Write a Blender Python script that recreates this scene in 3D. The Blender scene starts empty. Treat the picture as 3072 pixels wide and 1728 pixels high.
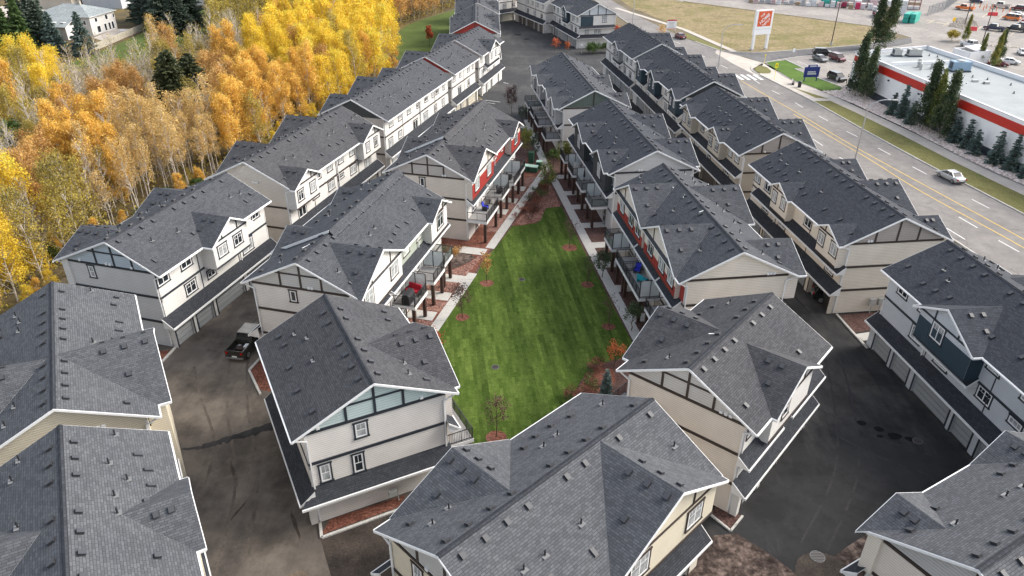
import bpy, math, random
import numpy as np
from mathutils import Vector, Matrix
R = math.radians
rnd = random.Random(11)
SC = bpy.context.scene
COL = SC.collection

# ---------------------------------------------------------------- camera, light, exposure
cam_d = bpy.data.cameras.new('camera'); cam = bpy.data.objects.new('camera', cam_d); COL.objects.link(cam)
cam_d.sensor_width = 36.0; cam_d.lens = 36.0 * 2189.6 / 3072.0
cam_d.clip_start = 0.5; cam_d.clip_end = 4000
cam.matrix_world = (Matrix.Translation((0, 0, 40)) @ Matrix.Rotation(R(90 - 29.72), 4, 'X') @ Matrix.Rotation(R(0.38), 4, 'Z'))
SC.camera = cam
world = bpy.data.worlds.new('World'); SC.world = world; world.use_nodes = True
wn = world.node_tree.nodes; wl = world.node_tree.links
bg = wn['Background']
sky = wn.new('ShaderNodeTexSky'); sky.sky_type = 'NISHITA'; sky.sun_disc = False
SUN_EL, SUN_AZ = 37.0, 74.0            # azimuth clockwise from +Y
sky.sun_elevation = R(SUN_EL); sky.sun_rotation = R(SUN_AZ); sky.air_density = 1.0; sky.dust_density = 3.0; sky.ozone_density = 1.0
hsv = wn.new('ShaderNodeHueSaturation'); hsv.inputs['Saturation'].default_value = 0.5
wl.new(sky.outputs[0], hsv.inputs['Color']); wl.new(hsv.outputs[0], bg.inputs[0]); bg.inputs[1].default_value = 0.15
sun_d = bpy.data.lights.new('sun', 'SUN'); sun = bpy.data.objects.new('sun', sun_d); COL.objects.link(sun)
sun_d.energy = 1.35; sun_d.angle = R(24); sun_d.color = (1.0, 0.95, 0.87)
dirv = Vector((math.sin(R(SUN_AZ)) * math.cos(R(SUN_EL)), math.cos(R(SUN_AZ)) * math.cos(R(SUN_EL)), math.sin(R(SUN_EL))))
sun.rotation_euler = dirv.to_track_quat('Z', 'Y').to_euler(); sun.location = (60, 0, 90)
SC.view_settings.view_transform = 'Standard'; SC.view_settings.look = 'None'
SC.view_settings.exposure = 1.25; SC.view_settings.gamma = 1.0
SC.view_settings.use_curve_mapping = False

# ---------------------------------------------------------------- materials
MATS = {}
def _mat(name):
    m = bpy.data.materials.new(name); m.use_nodes = True
    return m, m.node_tree.nodes, m.node_tree.links, m.node_tree.nodes['Principled BSDF']
def rgb(c): return (c[0], c[1], c[2], 1)
def ramp(n, stops):
    r = n.new('ShaderNodeValToRGB'); e = r.color_ramp.elements
    while len(e) < len(stops): e.new(0.5)
    for q, (p, c) in zip(e, stops): q.position = p; q.color = rgb(c)
    return r
def noise(n, l, vec, scale, detail=3, rough=0.55):
    t = n.new('ShaderNodeTexNoise'); t.inputs['Scale'].default_value = scale; t.inputs['Detail'].default_value = detail
    t.inputs['Roughness'].default_value = rough
    if vec is not None: l.new(vec, t.inputs['Vector'])
    return t
def mul(c, k): return tuple(min(1, q * k) for q in c)
def mixc(n, l, fac, a, b, mode='MIX'):
    x = n.new('ShaderNodeMix'); x.data_type = 'RGBA'; x.blend_type = mode
    if isinstance(fac, (int, float)): x.inputs[0].default_value = fac
    else: l.new(fac, x.inputs[0])
    for s, v in ((6, a), (7, b)):
        if isinstance(v, tuple): x.inputs[s].default_value = rgb(v)
        else: l.new(v, x.inputs[s])
    return x.outputs[2]
def paint(name, c, rough=0.55, metal=0.0, var=0.06, scale=1.3):
    """plain painted surface with faint blotches and grime"""
    if name in MATS: return MATS[name]
    m, n, l, b = _mat(name)
    tc = n.new('ShaderNodeTexCoord'); t = noise(n, l, tc.outputs['Object'], scale, 5, 0.65)
    r = ramp(n, [(0.3, mul(c, 1 - var)), (0.7, mul(c, 1 + var))]); l.new(t.outputs[0], r.inputs[0]); l.new(r.outputs[0], b.inputs['Base Color'])
    b.inputs['Roughness'].default_value = rough; b.inputs['Metallic'].default_value = metal
    MATS[name] = m; return m
def shingle(name, c):
    if name in MATS: return MATS[name]
    m, n, l, b = _mat(name)
    tc = n.new('ShaderNodeTexCoord')
    br = n.new('ShaderNodeTexBrick'); l.new(tc.outputs['UV'], br.inputs['Vector'])
    br.inputs['Scale'].default_value = 1; br.inputs['Brick Width'].default_value = 0.30; br.inputs['Row Height'].default_value = 0.15
    br.inputs['Mortar Size'].default_value = 0.014; br.inputs['Mortar Smooth'].default_value = 0.3
    br.inputs['Color1'].default_value = rgb(mul(c, 0.8)); br.inputs['Color2'].default_value = rgb(mul(c, 1.2)); br.inputs['Mortar'].default_value = rgb(mul(c, 0.5))
    br.offset = 0.43; br.squash = 1.25; br.squash_frequency = 3
    br2 = n.new('ShaderNodeTexBrick'); l.new(tc.outputs['UV'], br2.inputs['Vector'])
    br2.inputs['Scale'].default_value = 1; br2.inputs['Brick Width'].default_value = 0.95; br2.inputs['Row Height'].default_value = 0.15
    br2.inputs['Mortar Size'].default_value = 0.0; br2.offset = 0.37
    br2.inputs['Color1'].default_value = (0.975, 0.975, 0.98, 1); br2.inputs['Color2'].default_value = (1.025, 1.025, 1.02, 1)
    a = mixc(n, l, 1.0, br.outputs[0], br2.outputs[0], 'MULTIPLY')
    t = noise(n, l, tc.outputs['Object'], 0.35, 4); r = ramp(n, [(0.3, (0.9, 0.9, 0.92)), (0.75, (1.08, 1.075, 1.06))]); l.new(t.outputs[0], r.inputs[0])
    a = mixc(n, l, 1.0, a, r.outputs[0], 'MULTIPLY')
    g = noise(n, l, tc.outputs['Object'], 55, 2); r2 = ramp(n, [(0.3, (0.82, 0.82, 0.82)), (0.72, (1.2, 1.2, 1.2))]); l.new(g.outputs[0], r2.inputs[0])
    a = mixc(n, l, 1.0, a, r2.outputs[0], 'MULTIPLY')
    l.new(a, b.inputs['Base Color']); b.inputs['Roughness'].default_value = 0.92; b.inputs['Specular IOR Level'].default_value = 0.15
    bp = n.new('ShaderNodeBump'); bp.inputs['Strength'].default_value = 0.6; bp.inputs['Distance'].default_value = 0.02
    l.new(br.outputs['Fac'], bp.inputs['Height']); bp.invert = True; l.new(bp.outputs[0], b.inputs['Normal'])
    MATS[name] = m; return m
def siding(name, c, lap=0.17, vert=False):
    """lap siding: saw-tooth relief every lap; vert = board and batten"""
    if name in MATS: return MATS[name]
    m, n, l, b = _mat(name)
    tc = n.new('ShaderNodeTexCoord'); sp = n.new('ShaderNodeSeparateXYZ'); l.new(tc.outputs['UV'], sp.inputs[0])
    d = n.new('ShaderNodeMath'); d.operation = 'DIVIDE'; d.inputs[1].default_value = lap if not vert else 0.3; l.new(sp.outputs[0 if vert else 1], d.inputs[0])
    f = n.new('ShaderNodeMath'); f.operation = 'FRACT'; l.new(d.outputs[0], f.inputs[0])
    if vert: h = ramp(n, [(0.0, (1, 1, 1)), (0.16, (1, 1, 1)), (0.2, (0, 0, 0)), (0.96, (0, 0, 0)), (1.0, (1, 1, 1))])
    else: h = ramp(n, [(0.0, (0, 0, 0)), (0.10, (1, 1, 1)), (1.0, (0.25, 0.25, 0.25))])
    l.new(f.outputs[0], h.inputs[0])
    t = noise(n, l, tc.outputs['Object'], 0.6, 5, 0.6); r = ramp(n, [(0.3, mul(c, 0.93)), (0.7, mul(c, 1.05))]); l.new(t.outputs[0], r.inputs[0])
    gr = ramp(n, [(0.0, (0.42, 0.41, 0.40)), (0.12, (0.72, 0.72, 0.72)), (0.2, (1, 1, 1))]) if not vert else ramp(n, [(0, (1, 1, 1)), (1, (1, 1, 1))])  # shadow line at each lap, multiplied into the colour
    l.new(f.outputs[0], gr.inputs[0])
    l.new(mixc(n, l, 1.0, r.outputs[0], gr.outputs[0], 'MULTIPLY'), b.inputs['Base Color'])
    bp = n.new('ShaderNodeBump'); bp.inputs['Strength'].default_value = 0.7; bp.inputs['Distance'].default_value = 0.02
    l.new(h.outputs[0], bp.inputs['Height']); l.new(bp.outputs[0], b.inputs['Normal']); b.inputs['Roughness'].default_value = 0.6
    MATS[name] = m; return m
def ground_mat(name, stops, scale, fine=None, rough=0.95, bump=0.3, second=None):
    """mottled ground: stops along a big noise, x fine grain"""
    m, n, l, b = _mat(name)
    tc = n.new('ShaderNodeTexCoord'); v = tc.outputs['Object']
    t = noise(n, l, v, scale, 6, 0.62); r = ramp(n, stops); l.new(t.outputs[0], r.inputs[0]); c = r.outputs[0]
    if second:
        t2 = noise(n, l, v, second[0], 4, 0.6); r2 = ramp(n, second[1]); l.new(t2.outputs[0], r2.inputs[0]); c = mixc(n, l, 1.0, c, r2.outputs[0], 'MULTIPLY')
    if fine:
        g = noise(n, l, v, fine, 3, 0.7); r3 = ramp(n, [(0.28, (0.6, 0.6, 0.6)), (0.72, (1.4, 1.4, 1.4))]); l.new(g.outputs[0], r3.inputs[0]); c = mixc(n, l, 1.0, c, r3.outputs[0], 'MULTIPLY')
        bp = n.new('ShaderNodeBump'); bp.inputs['Strength'].default_value = bump; bp.inputs['Distance'].default_value = 0.05
        l.new(g.outputs[0], bp.inputs['Height']); l.new(bp.outputs[0], b.inputs['Normal'])
    l.new(c, b.inputs['Base Color']); b.inputs['Roughness'].default_value = rough; b.inputs['Specular IOR Level'].default_value = 0.15
    MATS[name] = m; return m
def asphalt(name, base, dirt, dirt_amt, scale=0.16, cracks=0.0, stain=0.0):
    m, n, l, b = _mat(name)
    tc = n.new('ShaderNodeTexCoord'); v = tc.outputs['Object']
    t = noise(n, l, v, scale, 7, 0.6); mp = n.new('ShaderNodeMapping'); l.new(v, mp.inputs[0])
    mp.inputs['Scale'].default_value = (0.5, 0.09, 1); mp.inputs['Rotation'].default_value = (0, 0, R(-20))
    t2 = noise(n, l, mp.outputs[0], 1.6, 6, 0.65)
    ad = n.new('ShaderNodeMath'); ad.operation = 'MULTIPLY_ADD'; ad.inputs[1].default_value = 0.28; l.new(t2.outputs[0], ad.inputs[0]); 
    m2 = n.new('ShaderNodeMath'); m2.operation = 'MULTIPLY'; m2.inputs[1].default_value = 0.72; l.new(t.outputs[0], m2.inputs[0]); l.new(m2.outputs[0], ad.inputs[2])
    r = ramp(n, [(0.62 - dirt_amt * 0.35, (0, 0, 0)), (0.74 - dirt_amt * 0.25, (1, 1, 1))]); l.new(ad.outputs[0], r.inputs[0])
    c = mixc(n, l, r.outputs[0], base, dirt)
    t3 = noise(n, l, v, 0.7, 5, 0.7); r3 = ramp(n, [(0.3, (0.8, 0.8, 0.8)), (0.7, (1.14, 1.14, 1.14))]); l.new(t3.outputs[0], r3.inputs[0]); c = mixc(n, l, 1, c, r3.outputs[0], 'MULTIPLY')
    g = noise(n, l, v, 38, 2, 0.6); r4 = ramp(n, [(0.3, (0.78, 0.78, 0.78)), (0.7, (1.22, 1.22, 1.22))]); l.new(g.outputs[0], r4.inputs[0]); c = mixc(n, l, 1, c, r4.outputs[0], 'MULTIPLY')
    if stain:
        t5 = noise(n, l, v, 0.22, 8, 0.68); r5 = ramp(n, [(0.40, (1 - stain,) * 3), (0.52, (1, 1, 1))]); l.new(t5.outputs[0], r5.inputs[0]); c = mixc(n, l, 1, c, r5.outputs[0], 'MULTIPLY')
    if cracks:
        vo = n.new('ShaderNodeTexVoronoi'); vo.feature = 'DISTANCE_TO_EDGE'; vo.inputs['Scale'].default_value = 0.09
        w = noise(n, l, v, 0.5, 4); vm = n.new('ShaderNodeVectorMath'); vm.operation = 'MULTIPLY_ADD'; vm.inputs[1].default_value = (3, 3, 0); l.new(w.outputs['Color'], vm.inputs[0]); l.new(v, vm.inputs[2]); l.new(vm.outputs[0], vo.inputs['Vector'])
        rc = ramp(n, [(0.0, (1 - cracks,) * 3), (0.004, (1, 1, 1))]); l.new(vo.outputs[0], rc.inputs[0]); c = mixc(n, l, 1, c, rc.outputs[0], 'MULTIPLY')
    l.new(c, b.inputs['Base Color']); b.inputs['Roughness'].default_value = 0.88; b.inputs['Specular IOR Level'].default_value = 0.25
    MATS[name] = m; return m
def glass_mat(name, c=(0.02, 0.025, 0.03), rough=0.06):
    if name in MATS: return MATS[name]
    m, n, l, b = _mat(name)
    tc = n.new('ShaderNodeTexCoord'); t = noise(n, l, tc.outputs['Object'], 1.7, 2)
    r = ramp(n, [(0.35, mul(c, 0.6)), (0.7, mul(c, 1.5))]); l.new(t.outputs[0], r.inputs[0]); l.new(r.outputs[0], b.inputs['Base Color'])
    b.inputs['Roughness'].default_value = rough; b.inputs['IOR'].default_value = 1.5
    MATS[name] = m; return m
def clear_mat(name, c, alpha, rough=0.15):
    if name in MATS: return MATS[name]
    m, n, l, b = _mat(name)
    b.inputs['Base Color'].default_value = rgb(c); b.inputs['Alpha'].default_value = alpha; b.inputs['Roughness'].default_value = rough
    MATS[name] = m; return m
def leaf_mat(name, stops, trans=0.35):
    """foliage: hue picked per leaf from the face attribute 'tint', shifted a little per tree"""
    m, n, l, b = _mat(name)
    at = n.new('ShaderNodeAttribute'); at.attribute_name = 'tint'; oi = n.new('ShaderNodeObjectInfo')
    ad = n.new('ShaderNodeMath'); ad.operation = 'MULTIPLY_ADD'; ad.inputs[1].default_value = 0.34; ad.inputs[2].default_value = -0.17; l.new(oi.outputs['Random'], ad.inputs[0])
    a2 = n.new('ShaderNodeMath'); a2.operation = 'ADD'; a2.use_clamp = True; l.new(ad.outputs[0], a2.inputs[0]); l.new(at.outputs['Fac'], a2.inputs[1])
    r = ramp(n, stops); l.new(a2.outputs[0], r.inputs[0]); l.new(r.outputs[0], b.inputs['Base Color'])
    b.inputs['Roughness'].default_value = 0.7
    tr = n.new('ShaderNodeBsdfTranslucent'); l.new(r.outputs[0], tr.inputs[0]); mx = n.new('ShaderNodeMixShader'); mx.inputs[0].default_value = trans
    l.new(b.outputs[0], mx.inputs[1]); l.new(tr.outputs[0], mx.inputs[2]); l.new(mx.outputs[0], n['Material Output'].inputs[0])
    MATS[name] = m; return m

shingle('shingle', (0.071, 0.075, 0.083)); shingle('shingle_light', (0.092, 0.096, 0.103)); shingle('shingle_shaded', (0.054, 0.058, 0.068)); shingle('shingle_brownish', (0.073, 0.073, 0.077)); shingle('shingle_dark', (0.042, 0.045, 0.052)); shingle('shingle_far', (0.30, 0.33, 0.33))  # deepest bluish tone paints the shade of the right-hand roofs into the shingle
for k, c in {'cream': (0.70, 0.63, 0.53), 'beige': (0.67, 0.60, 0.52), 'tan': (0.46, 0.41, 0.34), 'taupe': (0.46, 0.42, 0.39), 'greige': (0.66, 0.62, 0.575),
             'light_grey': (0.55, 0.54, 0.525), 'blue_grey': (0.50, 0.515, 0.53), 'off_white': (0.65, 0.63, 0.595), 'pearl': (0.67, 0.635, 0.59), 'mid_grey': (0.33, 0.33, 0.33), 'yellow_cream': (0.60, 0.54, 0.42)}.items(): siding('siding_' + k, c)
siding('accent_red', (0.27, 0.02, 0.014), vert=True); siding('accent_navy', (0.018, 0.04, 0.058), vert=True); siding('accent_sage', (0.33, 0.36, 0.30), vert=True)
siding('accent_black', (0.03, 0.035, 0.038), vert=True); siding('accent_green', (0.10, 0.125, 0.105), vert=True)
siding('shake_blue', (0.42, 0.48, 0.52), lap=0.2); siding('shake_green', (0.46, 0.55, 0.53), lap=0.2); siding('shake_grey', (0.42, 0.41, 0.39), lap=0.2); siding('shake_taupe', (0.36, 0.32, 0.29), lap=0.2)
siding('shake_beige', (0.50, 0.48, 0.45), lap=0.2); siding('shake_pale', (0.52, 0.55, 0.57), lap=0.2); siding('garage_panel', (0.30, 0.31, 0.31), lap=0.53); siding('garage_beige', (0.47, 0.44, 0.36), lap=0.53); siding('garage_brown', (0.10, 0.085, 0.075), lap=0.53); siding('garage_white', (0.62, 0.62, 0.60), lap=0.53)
paint('white_trim', (0.72, 0.715, 0.70)); paint('dark_trim', (0.035, 0.024, 0.02)); paint('navy_trim', (0.02, 0.026, 0.034)); paint('vent_plastic', (0.022, 0.023, 0.026)); paint('vent_top', (0.048, 0.05, 0.056))
paint('flashing', (0.17, 0.17, 0.17), 0.7, 0.0); paint('post_brown', (0.045, 0.022, 0.016)); paint('black_metal', (0.02, 0.02, 0.022), 0.4); paint('deck_board', (0.30, 0.29, 0.28)); paint('blind', (0.62, 0.62, 0.60))
paint('interior_dark', (0.03, 0.03, 0.03)); paint('stone_dark', (0.07, 0.07, 0.075), 0.9, var=0.4, scale=6)
glass_mat('pane_glass'); glass_mat('pane_blind', (0.30, 0.31, 0.31), 0.2); clear_mat('frosted', (0.62, 0.66, 0.66), 0.72, 0.5); clear_mat('rail_glass', (0.12, 0.15, 0.15), 0.35, 0.08)
glass_mat('car_glass', (0.012, 0.014, 0.016)); 

# ---------------------------------------------------------------- mesh helper
def auto_uv(me):
    nl = len(me.loops)
    if nl == 0: return
    co = np.empty(len(me.vertices) * 3); me.vertices.foreach_get('co', co); co = co.reshape(-1, 3)
    vi = np.empty(nl, dtype=np.int64); me.loops.foreach_get('vertex_index', vi)
    npoly = len(me.polygons); nr = np.empty(npoly * 3); me.polygons.foreach_get('normal', nr); nr = nr.reshape(-1, 3)
    tot = np.empty(npoly, dtype=np.int64); me.polygons.foreach_get('loop_total', tot)
    fn = np.repeat(nr, tot, axis=0)
    u = np.stack([-fn[:, 1], fn[:, 0], np.zeros(nl)], 1); ln = np.linalg.norm(u, axis=1); flat = ln < 0.05
    u[flat] = (1, 0, 0); ln[flat] = 1; u /= ln[:, None]; v = np.cross(fn, u); v[flat] = (0, 1, 0)
    p = co[vi]; uv = np.stack([(p * u).sum(1), (p * v).sum(1)], 1)
    lay = me.uv_layers.new(name='UVMap'); lay.data.foreach_set('uv', uv.ravel().astype(np.float32))
class MB:
    def __init__(s): s.v = []; s.f = []; s.m = []; s.names = []
    def mi(s, m):
        if m not in s.names: s.names.append(m)
        return s.names.index(m)
    def add(s, pts, faces, m):
        o = len(s.v); s.v += [tuple(p) for p in pts]; k = s.mi(m)
        for f in faces: s.f.append(tuple(i + o for i in f)); s.m.append(k)
    def poly(s, pts, m): s.add(pts, [tuple(range(len(pts)))], m)
    def box(s, x0, x1, y0, y1, z0, z1, m):
        if x0 > x1: x0, x1 = x1, x0
        if y0 > y1: y0, y1 = y1, y0
        s.add([(x0, y0, z0), (x1, y0, z0), (x1, y1, z0), (x0, y1, z0), (x0, y0, z1), (x1, y0, z1), (x1, y1, z1), (x0, y1, z1)],
              [(0, 3, 2, 1), (4, 5, 6, 7), (0, 1, 5, 4), (1, 2, 6, 5), (2, 3, 7, 6), (3, 0, 4, 7)], m)
    def beam(s, p0, p1, w, h, m, drop=0.0):
        """bar from p0 to p1, horizontal thickness w, vertical height h centred on the points"""
        p0, p1 = Vector(p0), Vector(p1); d = p1 - p0; sd = Vector((d.y, -d.x, 0))
        if sd.length < 1e-6: return s.box(p0.x - w / 2, p0.x + w / 2, p0.y - h / 2, p0.y + h / 2, min(p0.z, p1.z), max(p0.z, p1.z), m)
        sd = sd.normalized() * w / 2; up = Vector((0, 0, h / 2)); dz = Vector((0, 0, drop))
        q = [p - dz + a * sd + b * up for p in (p0, p1) for a, b in ((-1, -1), (1, -1), (1, 1), (-1, 1))]
        s.add(q, [(0, 1, 2, 3), (7, 6, 5, 4), (0, 4, 5, 1), (1, 5, 6, 2), (2, 6, 7, 3), (3, 7, 4, 0)], m)
    def prism(s, pts, d, m, m2=None):
        """polygon pts swept by vector d, closed"""
        n = len(pts); d = Vector(d); a = [Vector(p) for p in pts]; b = [p + d for p in a]
        nv = Vector((0, 0, 0))
        for i in range(n): nv += a[i].cross(a[(i + 1) % n])
        if nv.dot(d) > 0: a.reverse(); b.reverse()
        s.add(a, [tuple(range(n))], m)
        s.add(b, [tuple(reversed(range(n)))], m2 or m)
        for i in range(n):
            j = (i + 1) % n; s.add([a[j], a[i], b[i], b[j]], [(0, 1, 2, 3)], m2 or m)
    def slab(s, pts, th, m, m2=None): s.prism(pts, (0, 0, -th), m, m2)
    def tube(s, p0, p1, r0, r1, n, m, cap=True):
        p0, p1 = Vector(p0), Vector(p1); d = (p1 - p0).normalized(); a = d.orthogonal().normalized(); b = d.cross(a)
        pts = [p + (a * math.cos(t) + b * math.sin(t)) * r for p, r in ((p0, r0), (p1, r1)) for t in [2 * math.pi * i / n for i in range(n)]]
        fs = [(i, (i + 1) % n, n + (i + 1) % n, n + i) for i in range(n)]
        if cap: fs += [tuple(reversed(range(n))), tuple(range(n, 2 * n))]
        s.add(pts, fs, m)
    def mesh(s, name):
        me = bpy.data.meshes.new(name); me.from_pydata(s.v, [], s.f)
        for k in s.names: me.materials.append(MATS[k])
        me.polygons.foreach_set('material_index', s.m); me.update(); auto_uv(me); return me
    def build(s, name, parent=None, loc=(0, 0, 0), rz=0): return link(name, s.mesh(name), parent, loc, rz)
def link(name, me, parent=None, loc=(0, 0, 0), rz=0):
    o = bpy.data.objects.new(name, me); COL.objects.link(o); o.location = loc; o.rotation_euler = (0, 0, rz)
    if parent is not None: o.parent = parent
    return o
def thing(name, label, cat, loc=(0, 0, 0), rz=0, group=None):
    o = link(name, None, None, loc, rz); tag(o, label, cat, group); return o
def tag(o, label=None, cat=None, group=None, kind=None):
    if label: o['label'] = label
    if cat: o['category'] = cat
    if group: o['group'] = group
    if kind: o['kind'] = kind
    return o
def copy_tree(o, loc, rz=0, scale=1, label=None, group=None):
    r = o.copy(); COL.objects.link(r); r.location = loc; r.rotation_euler = (0, 0, rz); r.scale = (scale,) * 3 if isinstance(scale, (int, float)) else scale
    if label: r['label'] = label
    if group: r['group'] = group
    for ch in o.children:
        c = ch.copy(); COL.objects.link(c); c.parent = r
        for g in ch.children:
            q = g.copy(); COL.objects.link(q); q.parent = c
    return r
# ---------------------------------------------------------------- the ground, lanes, lawn and paths
ground_mat('m_soil', [(0.3, (0.10, 0.085, 0.06)), (0.55, (0.16, 0.13, 0.085)), (0.8, (0.13, 0.14, 0.06))], 0.05, 3)
ground_mat('m_forest_floor', [(0.25, (0.055, 0.045, 0.03)), (0.5, (0.11, 0.085, 0.045)), (0.66, (0.16, 0.12, 0.045)), (0.85, (0.09, 0.10, 0.035))], 0.16, 2.2)
ground_mat('m_grass', [(0.3, (0.06, 0.085, 0.022)), (0.6, (0.09, 0.125, 0.032)), (0.8, (0.12, 0.13, 0.045))], 0.22, 6)
ground_mat('m_grass_bright', [(0.3, (0.06, 0.11, 0.018)), (0.7, (0.10, 0.17, 0.03))], 0.3, 5)
ground_mat('m_grass_dull', [(0.3, (0.13, 0.12, 0.045)), (0.5, (0.17, 0.16, 0.06)), (0.8, (0.10, 0.12, 0.035))], 0.4, 5)
ground_mat('m_straw', [(0.25, (0.155, 0.12, 0.06)), (0.45, (0.26, 0.205, 0.115)), (0.6, (0.18, 0.155, 0.068)), (0.8, (0.12, 0.13, 0.035))], 0.10, 1.6, second=(0.7, [(0.3, (0.75, 0.75, 0.7)), (0.7, (1.2, 1.2, 1.2))]))
ground_mat('m_mulch_red', [(0.3, (0.10, 0.038, 0.026)), (0.55, (0.19, 0.078, 0.054)), (0.8, (0.29, 0.145, 0.105))], 0.6, 9, bump=1.0, second=(5, [(0.35, (0.5, 0.5, 0.5)), (0.65, (1.35, 1.35, 1.35))]))
ground_mat('m_mulch_dark', [(0.3, (0.065, 0.035, 0.03)), (0.6, (0.12, 0.07, 0.06)), (0.85, (0.19, 0.12, 0.10))], 0.6, 9, bump=1.0, second=(5, [(0.35, (0.5, 0.5, 0.5)), (0.65, (1.35, 1.35, 1.35))]))
ground_mat('m_concrete', [(0.3, (0.40, 0.385, 0.355)), (0.7, (0.52, 0.505, 0.47))], 0.35, 12, bump=0.05, second=(1.6, [(0.26, (0.62, 0.61, 0.6)), (0.42, (1.0, 1.0, 1.0))]))
ground_mat('m_walk_pale', [(0.3, (0.42, 0.375, 0.325)), (0.7, (0.54, 0.49, 0.43))], 0.3, 9, bump=0.05)
ground_mat('m_cobble', [(0.3, (0.40, 0.33, 0.29)), (0.7, (0.56, 0.48, 0.42))], 0.3, 2.5, bump=0.6)
ground_mat('m_dirt', [(0.25, (0.03, 0.022, 0.02)), (0.46, (0.07, 0.052, 0.045)), (0.62, (0.17, 0.13, 0.11)), (0.8, (0.05, 0.038, 0.033))], 0.55, 4, second=(2.2, [(0.35, (0.5, 0.48, 0.46)), (0.6, (1.15, 1.15, 1.15))]))
ground_mat('m_dust', [(0.3, (0.13, 0.10, 0.075)), (0.7, (0.20, 0.16, 0.12))], 0.3, 6)
asphalt('m_asphalt_brown', (0.088, 0.076, 0.066), (0.178, 0.15, 0.122), 0.55, 0.13, 0.0, 0.32)
asphalt('m_asphalt_black', (0.027, 0.027, 0.028), (0.082, 0.075, 0.068), 0.36, 0.045, 0.0, 0.35)
asphalt('m_asphalt_grey', (0.046, 0.046, 0.048), (0.085, 0.083, 0.08), 0.4, 0.1, 0.35)
asphalt('m_road', (0.19, 0.176, 0.166), (0.235, 0.218, 0.202), 0.5, 0.1, 0.4)
asphalt('m_side_road', (0.115, 0.11, 0.11), (0.17, 0.165, 0.16), 0.45, 0.1, 0.3)
asphalt('m_lot', (0.25, 0.228, 0.208), (0.33, 0.30, 0.27), 0.5, 0.1, 0.3)
ground_mat('m_stain', [(0.3, (0.036, 0.030, 0.026)), (0.7, (0.085, 0.070, 0.058))], 0.8, 7); ground_mat('m_asphalt_soil', [(0.3, (0.025, 0.021, 0.019)), (0.7, (0.085, 0.068, 0.056))], 0.5, 7)
ground_mat('m_oil', [(0.3, (0.006, 0.006, 0.007)), (0.7, (0.014, 0.013, 0.013))], 2, 9)
paint('m_line_yellow', (0.62, 0.42, 0.07), 0.8, var=0.25, scale=3); paint('m_line_white', (0.66, 0.66, 0.64), 0.8, var=0.2, scale=3); paint('m_line_cream', (0.60, 0.50, 0.28), 0.8, var=0.2, scale=3)

def lawn_mat():
    """laid sod: rolls 0.6 x 2.4 m, each with its own green"""
    m, n, l, b = _mat('m_lawn')
    tc = n.new('ShaderNodeTexCoord'); mp = n.new('ShaderNodeMapping'); mp.inputs['Rotation'].default_value = (0, 0, R(-97)); l.new(tc.outputs['Object'], mp.inputs[0])
    br = n.new('ShaderNodeTexBrick'); l.new(mp.outputs[0], br.inputs['Vector']); br.inputs['Scale'].default_value = 1
    br.inputs['Brick Width'].default_value = 1.5; br.inputs['Row Height'].default_value = 0.31; br.inputs['Mortar Size'].default_value = 0.012; br.inputs['Mortar Smooth'].default_value = 1
    br.inputs['Color1'].default_value = (0.042, 0.074, 0.011, 1); br.inputs['Color2'].default_value = (0.076, 0.114, 0.023, 1); br.inputs['Mortar'].default_value = (0.046, 0.086, 0.010, 1)
    rw = n.new('ShaderNodeTexBrick'); l.new(mp.outputs[0], rw.inputs['Vector']); rw.inputs['Scale'].default_value = 1
    rw.inputs['Brick Width'].default_value = 60; rw.inputs['Row Height'].default_value = 0.62; rw.inputs['Mortar Size'].default_value = 0
    rw.inputs['Color1'].default_value = (0.74, 0.76, 0.74, 1); rw.inputs['Color2'].default_value = (1.28, 1.22, 1.28, 1)
    c = mixc(n, l, 1, br.outputs[0], rw.outputs[0], 'MULTIPLY')
    for sc, lo, hi in ((0.12, (0.85, 0.88, 0.82), (1.12, 1.1, 1.1)), (1.7, (0.78, 0.8, 0.75), (1.22, 1.2, 1.2)), (7, (0.66, 0.69, 0.64), (1.36, 1.32, 1.36))):
        t = noise(n, l, tc.outputs['Object'], sc, 5, 0.65); r = ramp(n, [(0.32, lo), (0.68, hi)]); l.new(t.outputs[0], r.inputs[0]); c = mixc(n, l, 1, c, r.outputs[0], 'MULTIPLY')
    l.new(c, b.inputs['Base Color']); b.inputs['Roughness'].default_value = 0.9; b.inputs['Specular IOR Level'].default_value = 0.1
    g = noise(n, l, tc.outputs['Object'], 22, 2); bp = n.new('ShaderNodeBump'); bp.inputs['Strength'].default_value = 0.5; bp.inputs['Distance'].default_value = 0.05; l.new(g.outputs[0], bp.inputs['Height']); l.new(bp.outputs[0], b.inputs['Normal'])
    MATS['m_lawn'] = m
lawn_mat()

def sheet(name, pts, m, z, kind='structure'):
    mb = MB(); mb.poly([(x, y, z) for x, y in pts], m); me = mb.mesh(name)
    if me.polygons[0].normal.z < 0: me.flip_normals()
    return tag(link(name, me), kind=kind)
def smooth(pts, k=2):
    for _ in range(k):
        q = []
        for i in range(len(pts)):
            a, b = pts[i], pts[(i + 1) % len(pts)]
            q += [(a[0] * .75 + b[0] * .25, a[1] * .75 + b[1] * .25), (a[0] * .25 + b[0] * .75, a[1] * .25 + b[1] * .75)]
        pts = q
    return pts
sheet('ground', [(-1500, -1500), (1500, -1500), (1500, 2500), (-1500, 2500)], 'm_soil', -0.03)
sheet('forest_floor', smooth([(-300, 20), (-50, 20), (-51, 60), (-50, 82), (-41, 103), (-33, 140), (-28, 170), (-27, 205), (-33, 228), (-18, 262), (-8, 300), (-40, 420), (-300, 420)], 1), 'm_forest_floor', -0.02)
sheet('grass_slope', smooth([(-29, 180), (-31, 196), (-33, 215), (-32, 228), (-26, 243), (-17, 262), (-9, 262), (-12, 200), (-18, 180)], 2), 'm_grass', -0.012)
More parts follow.
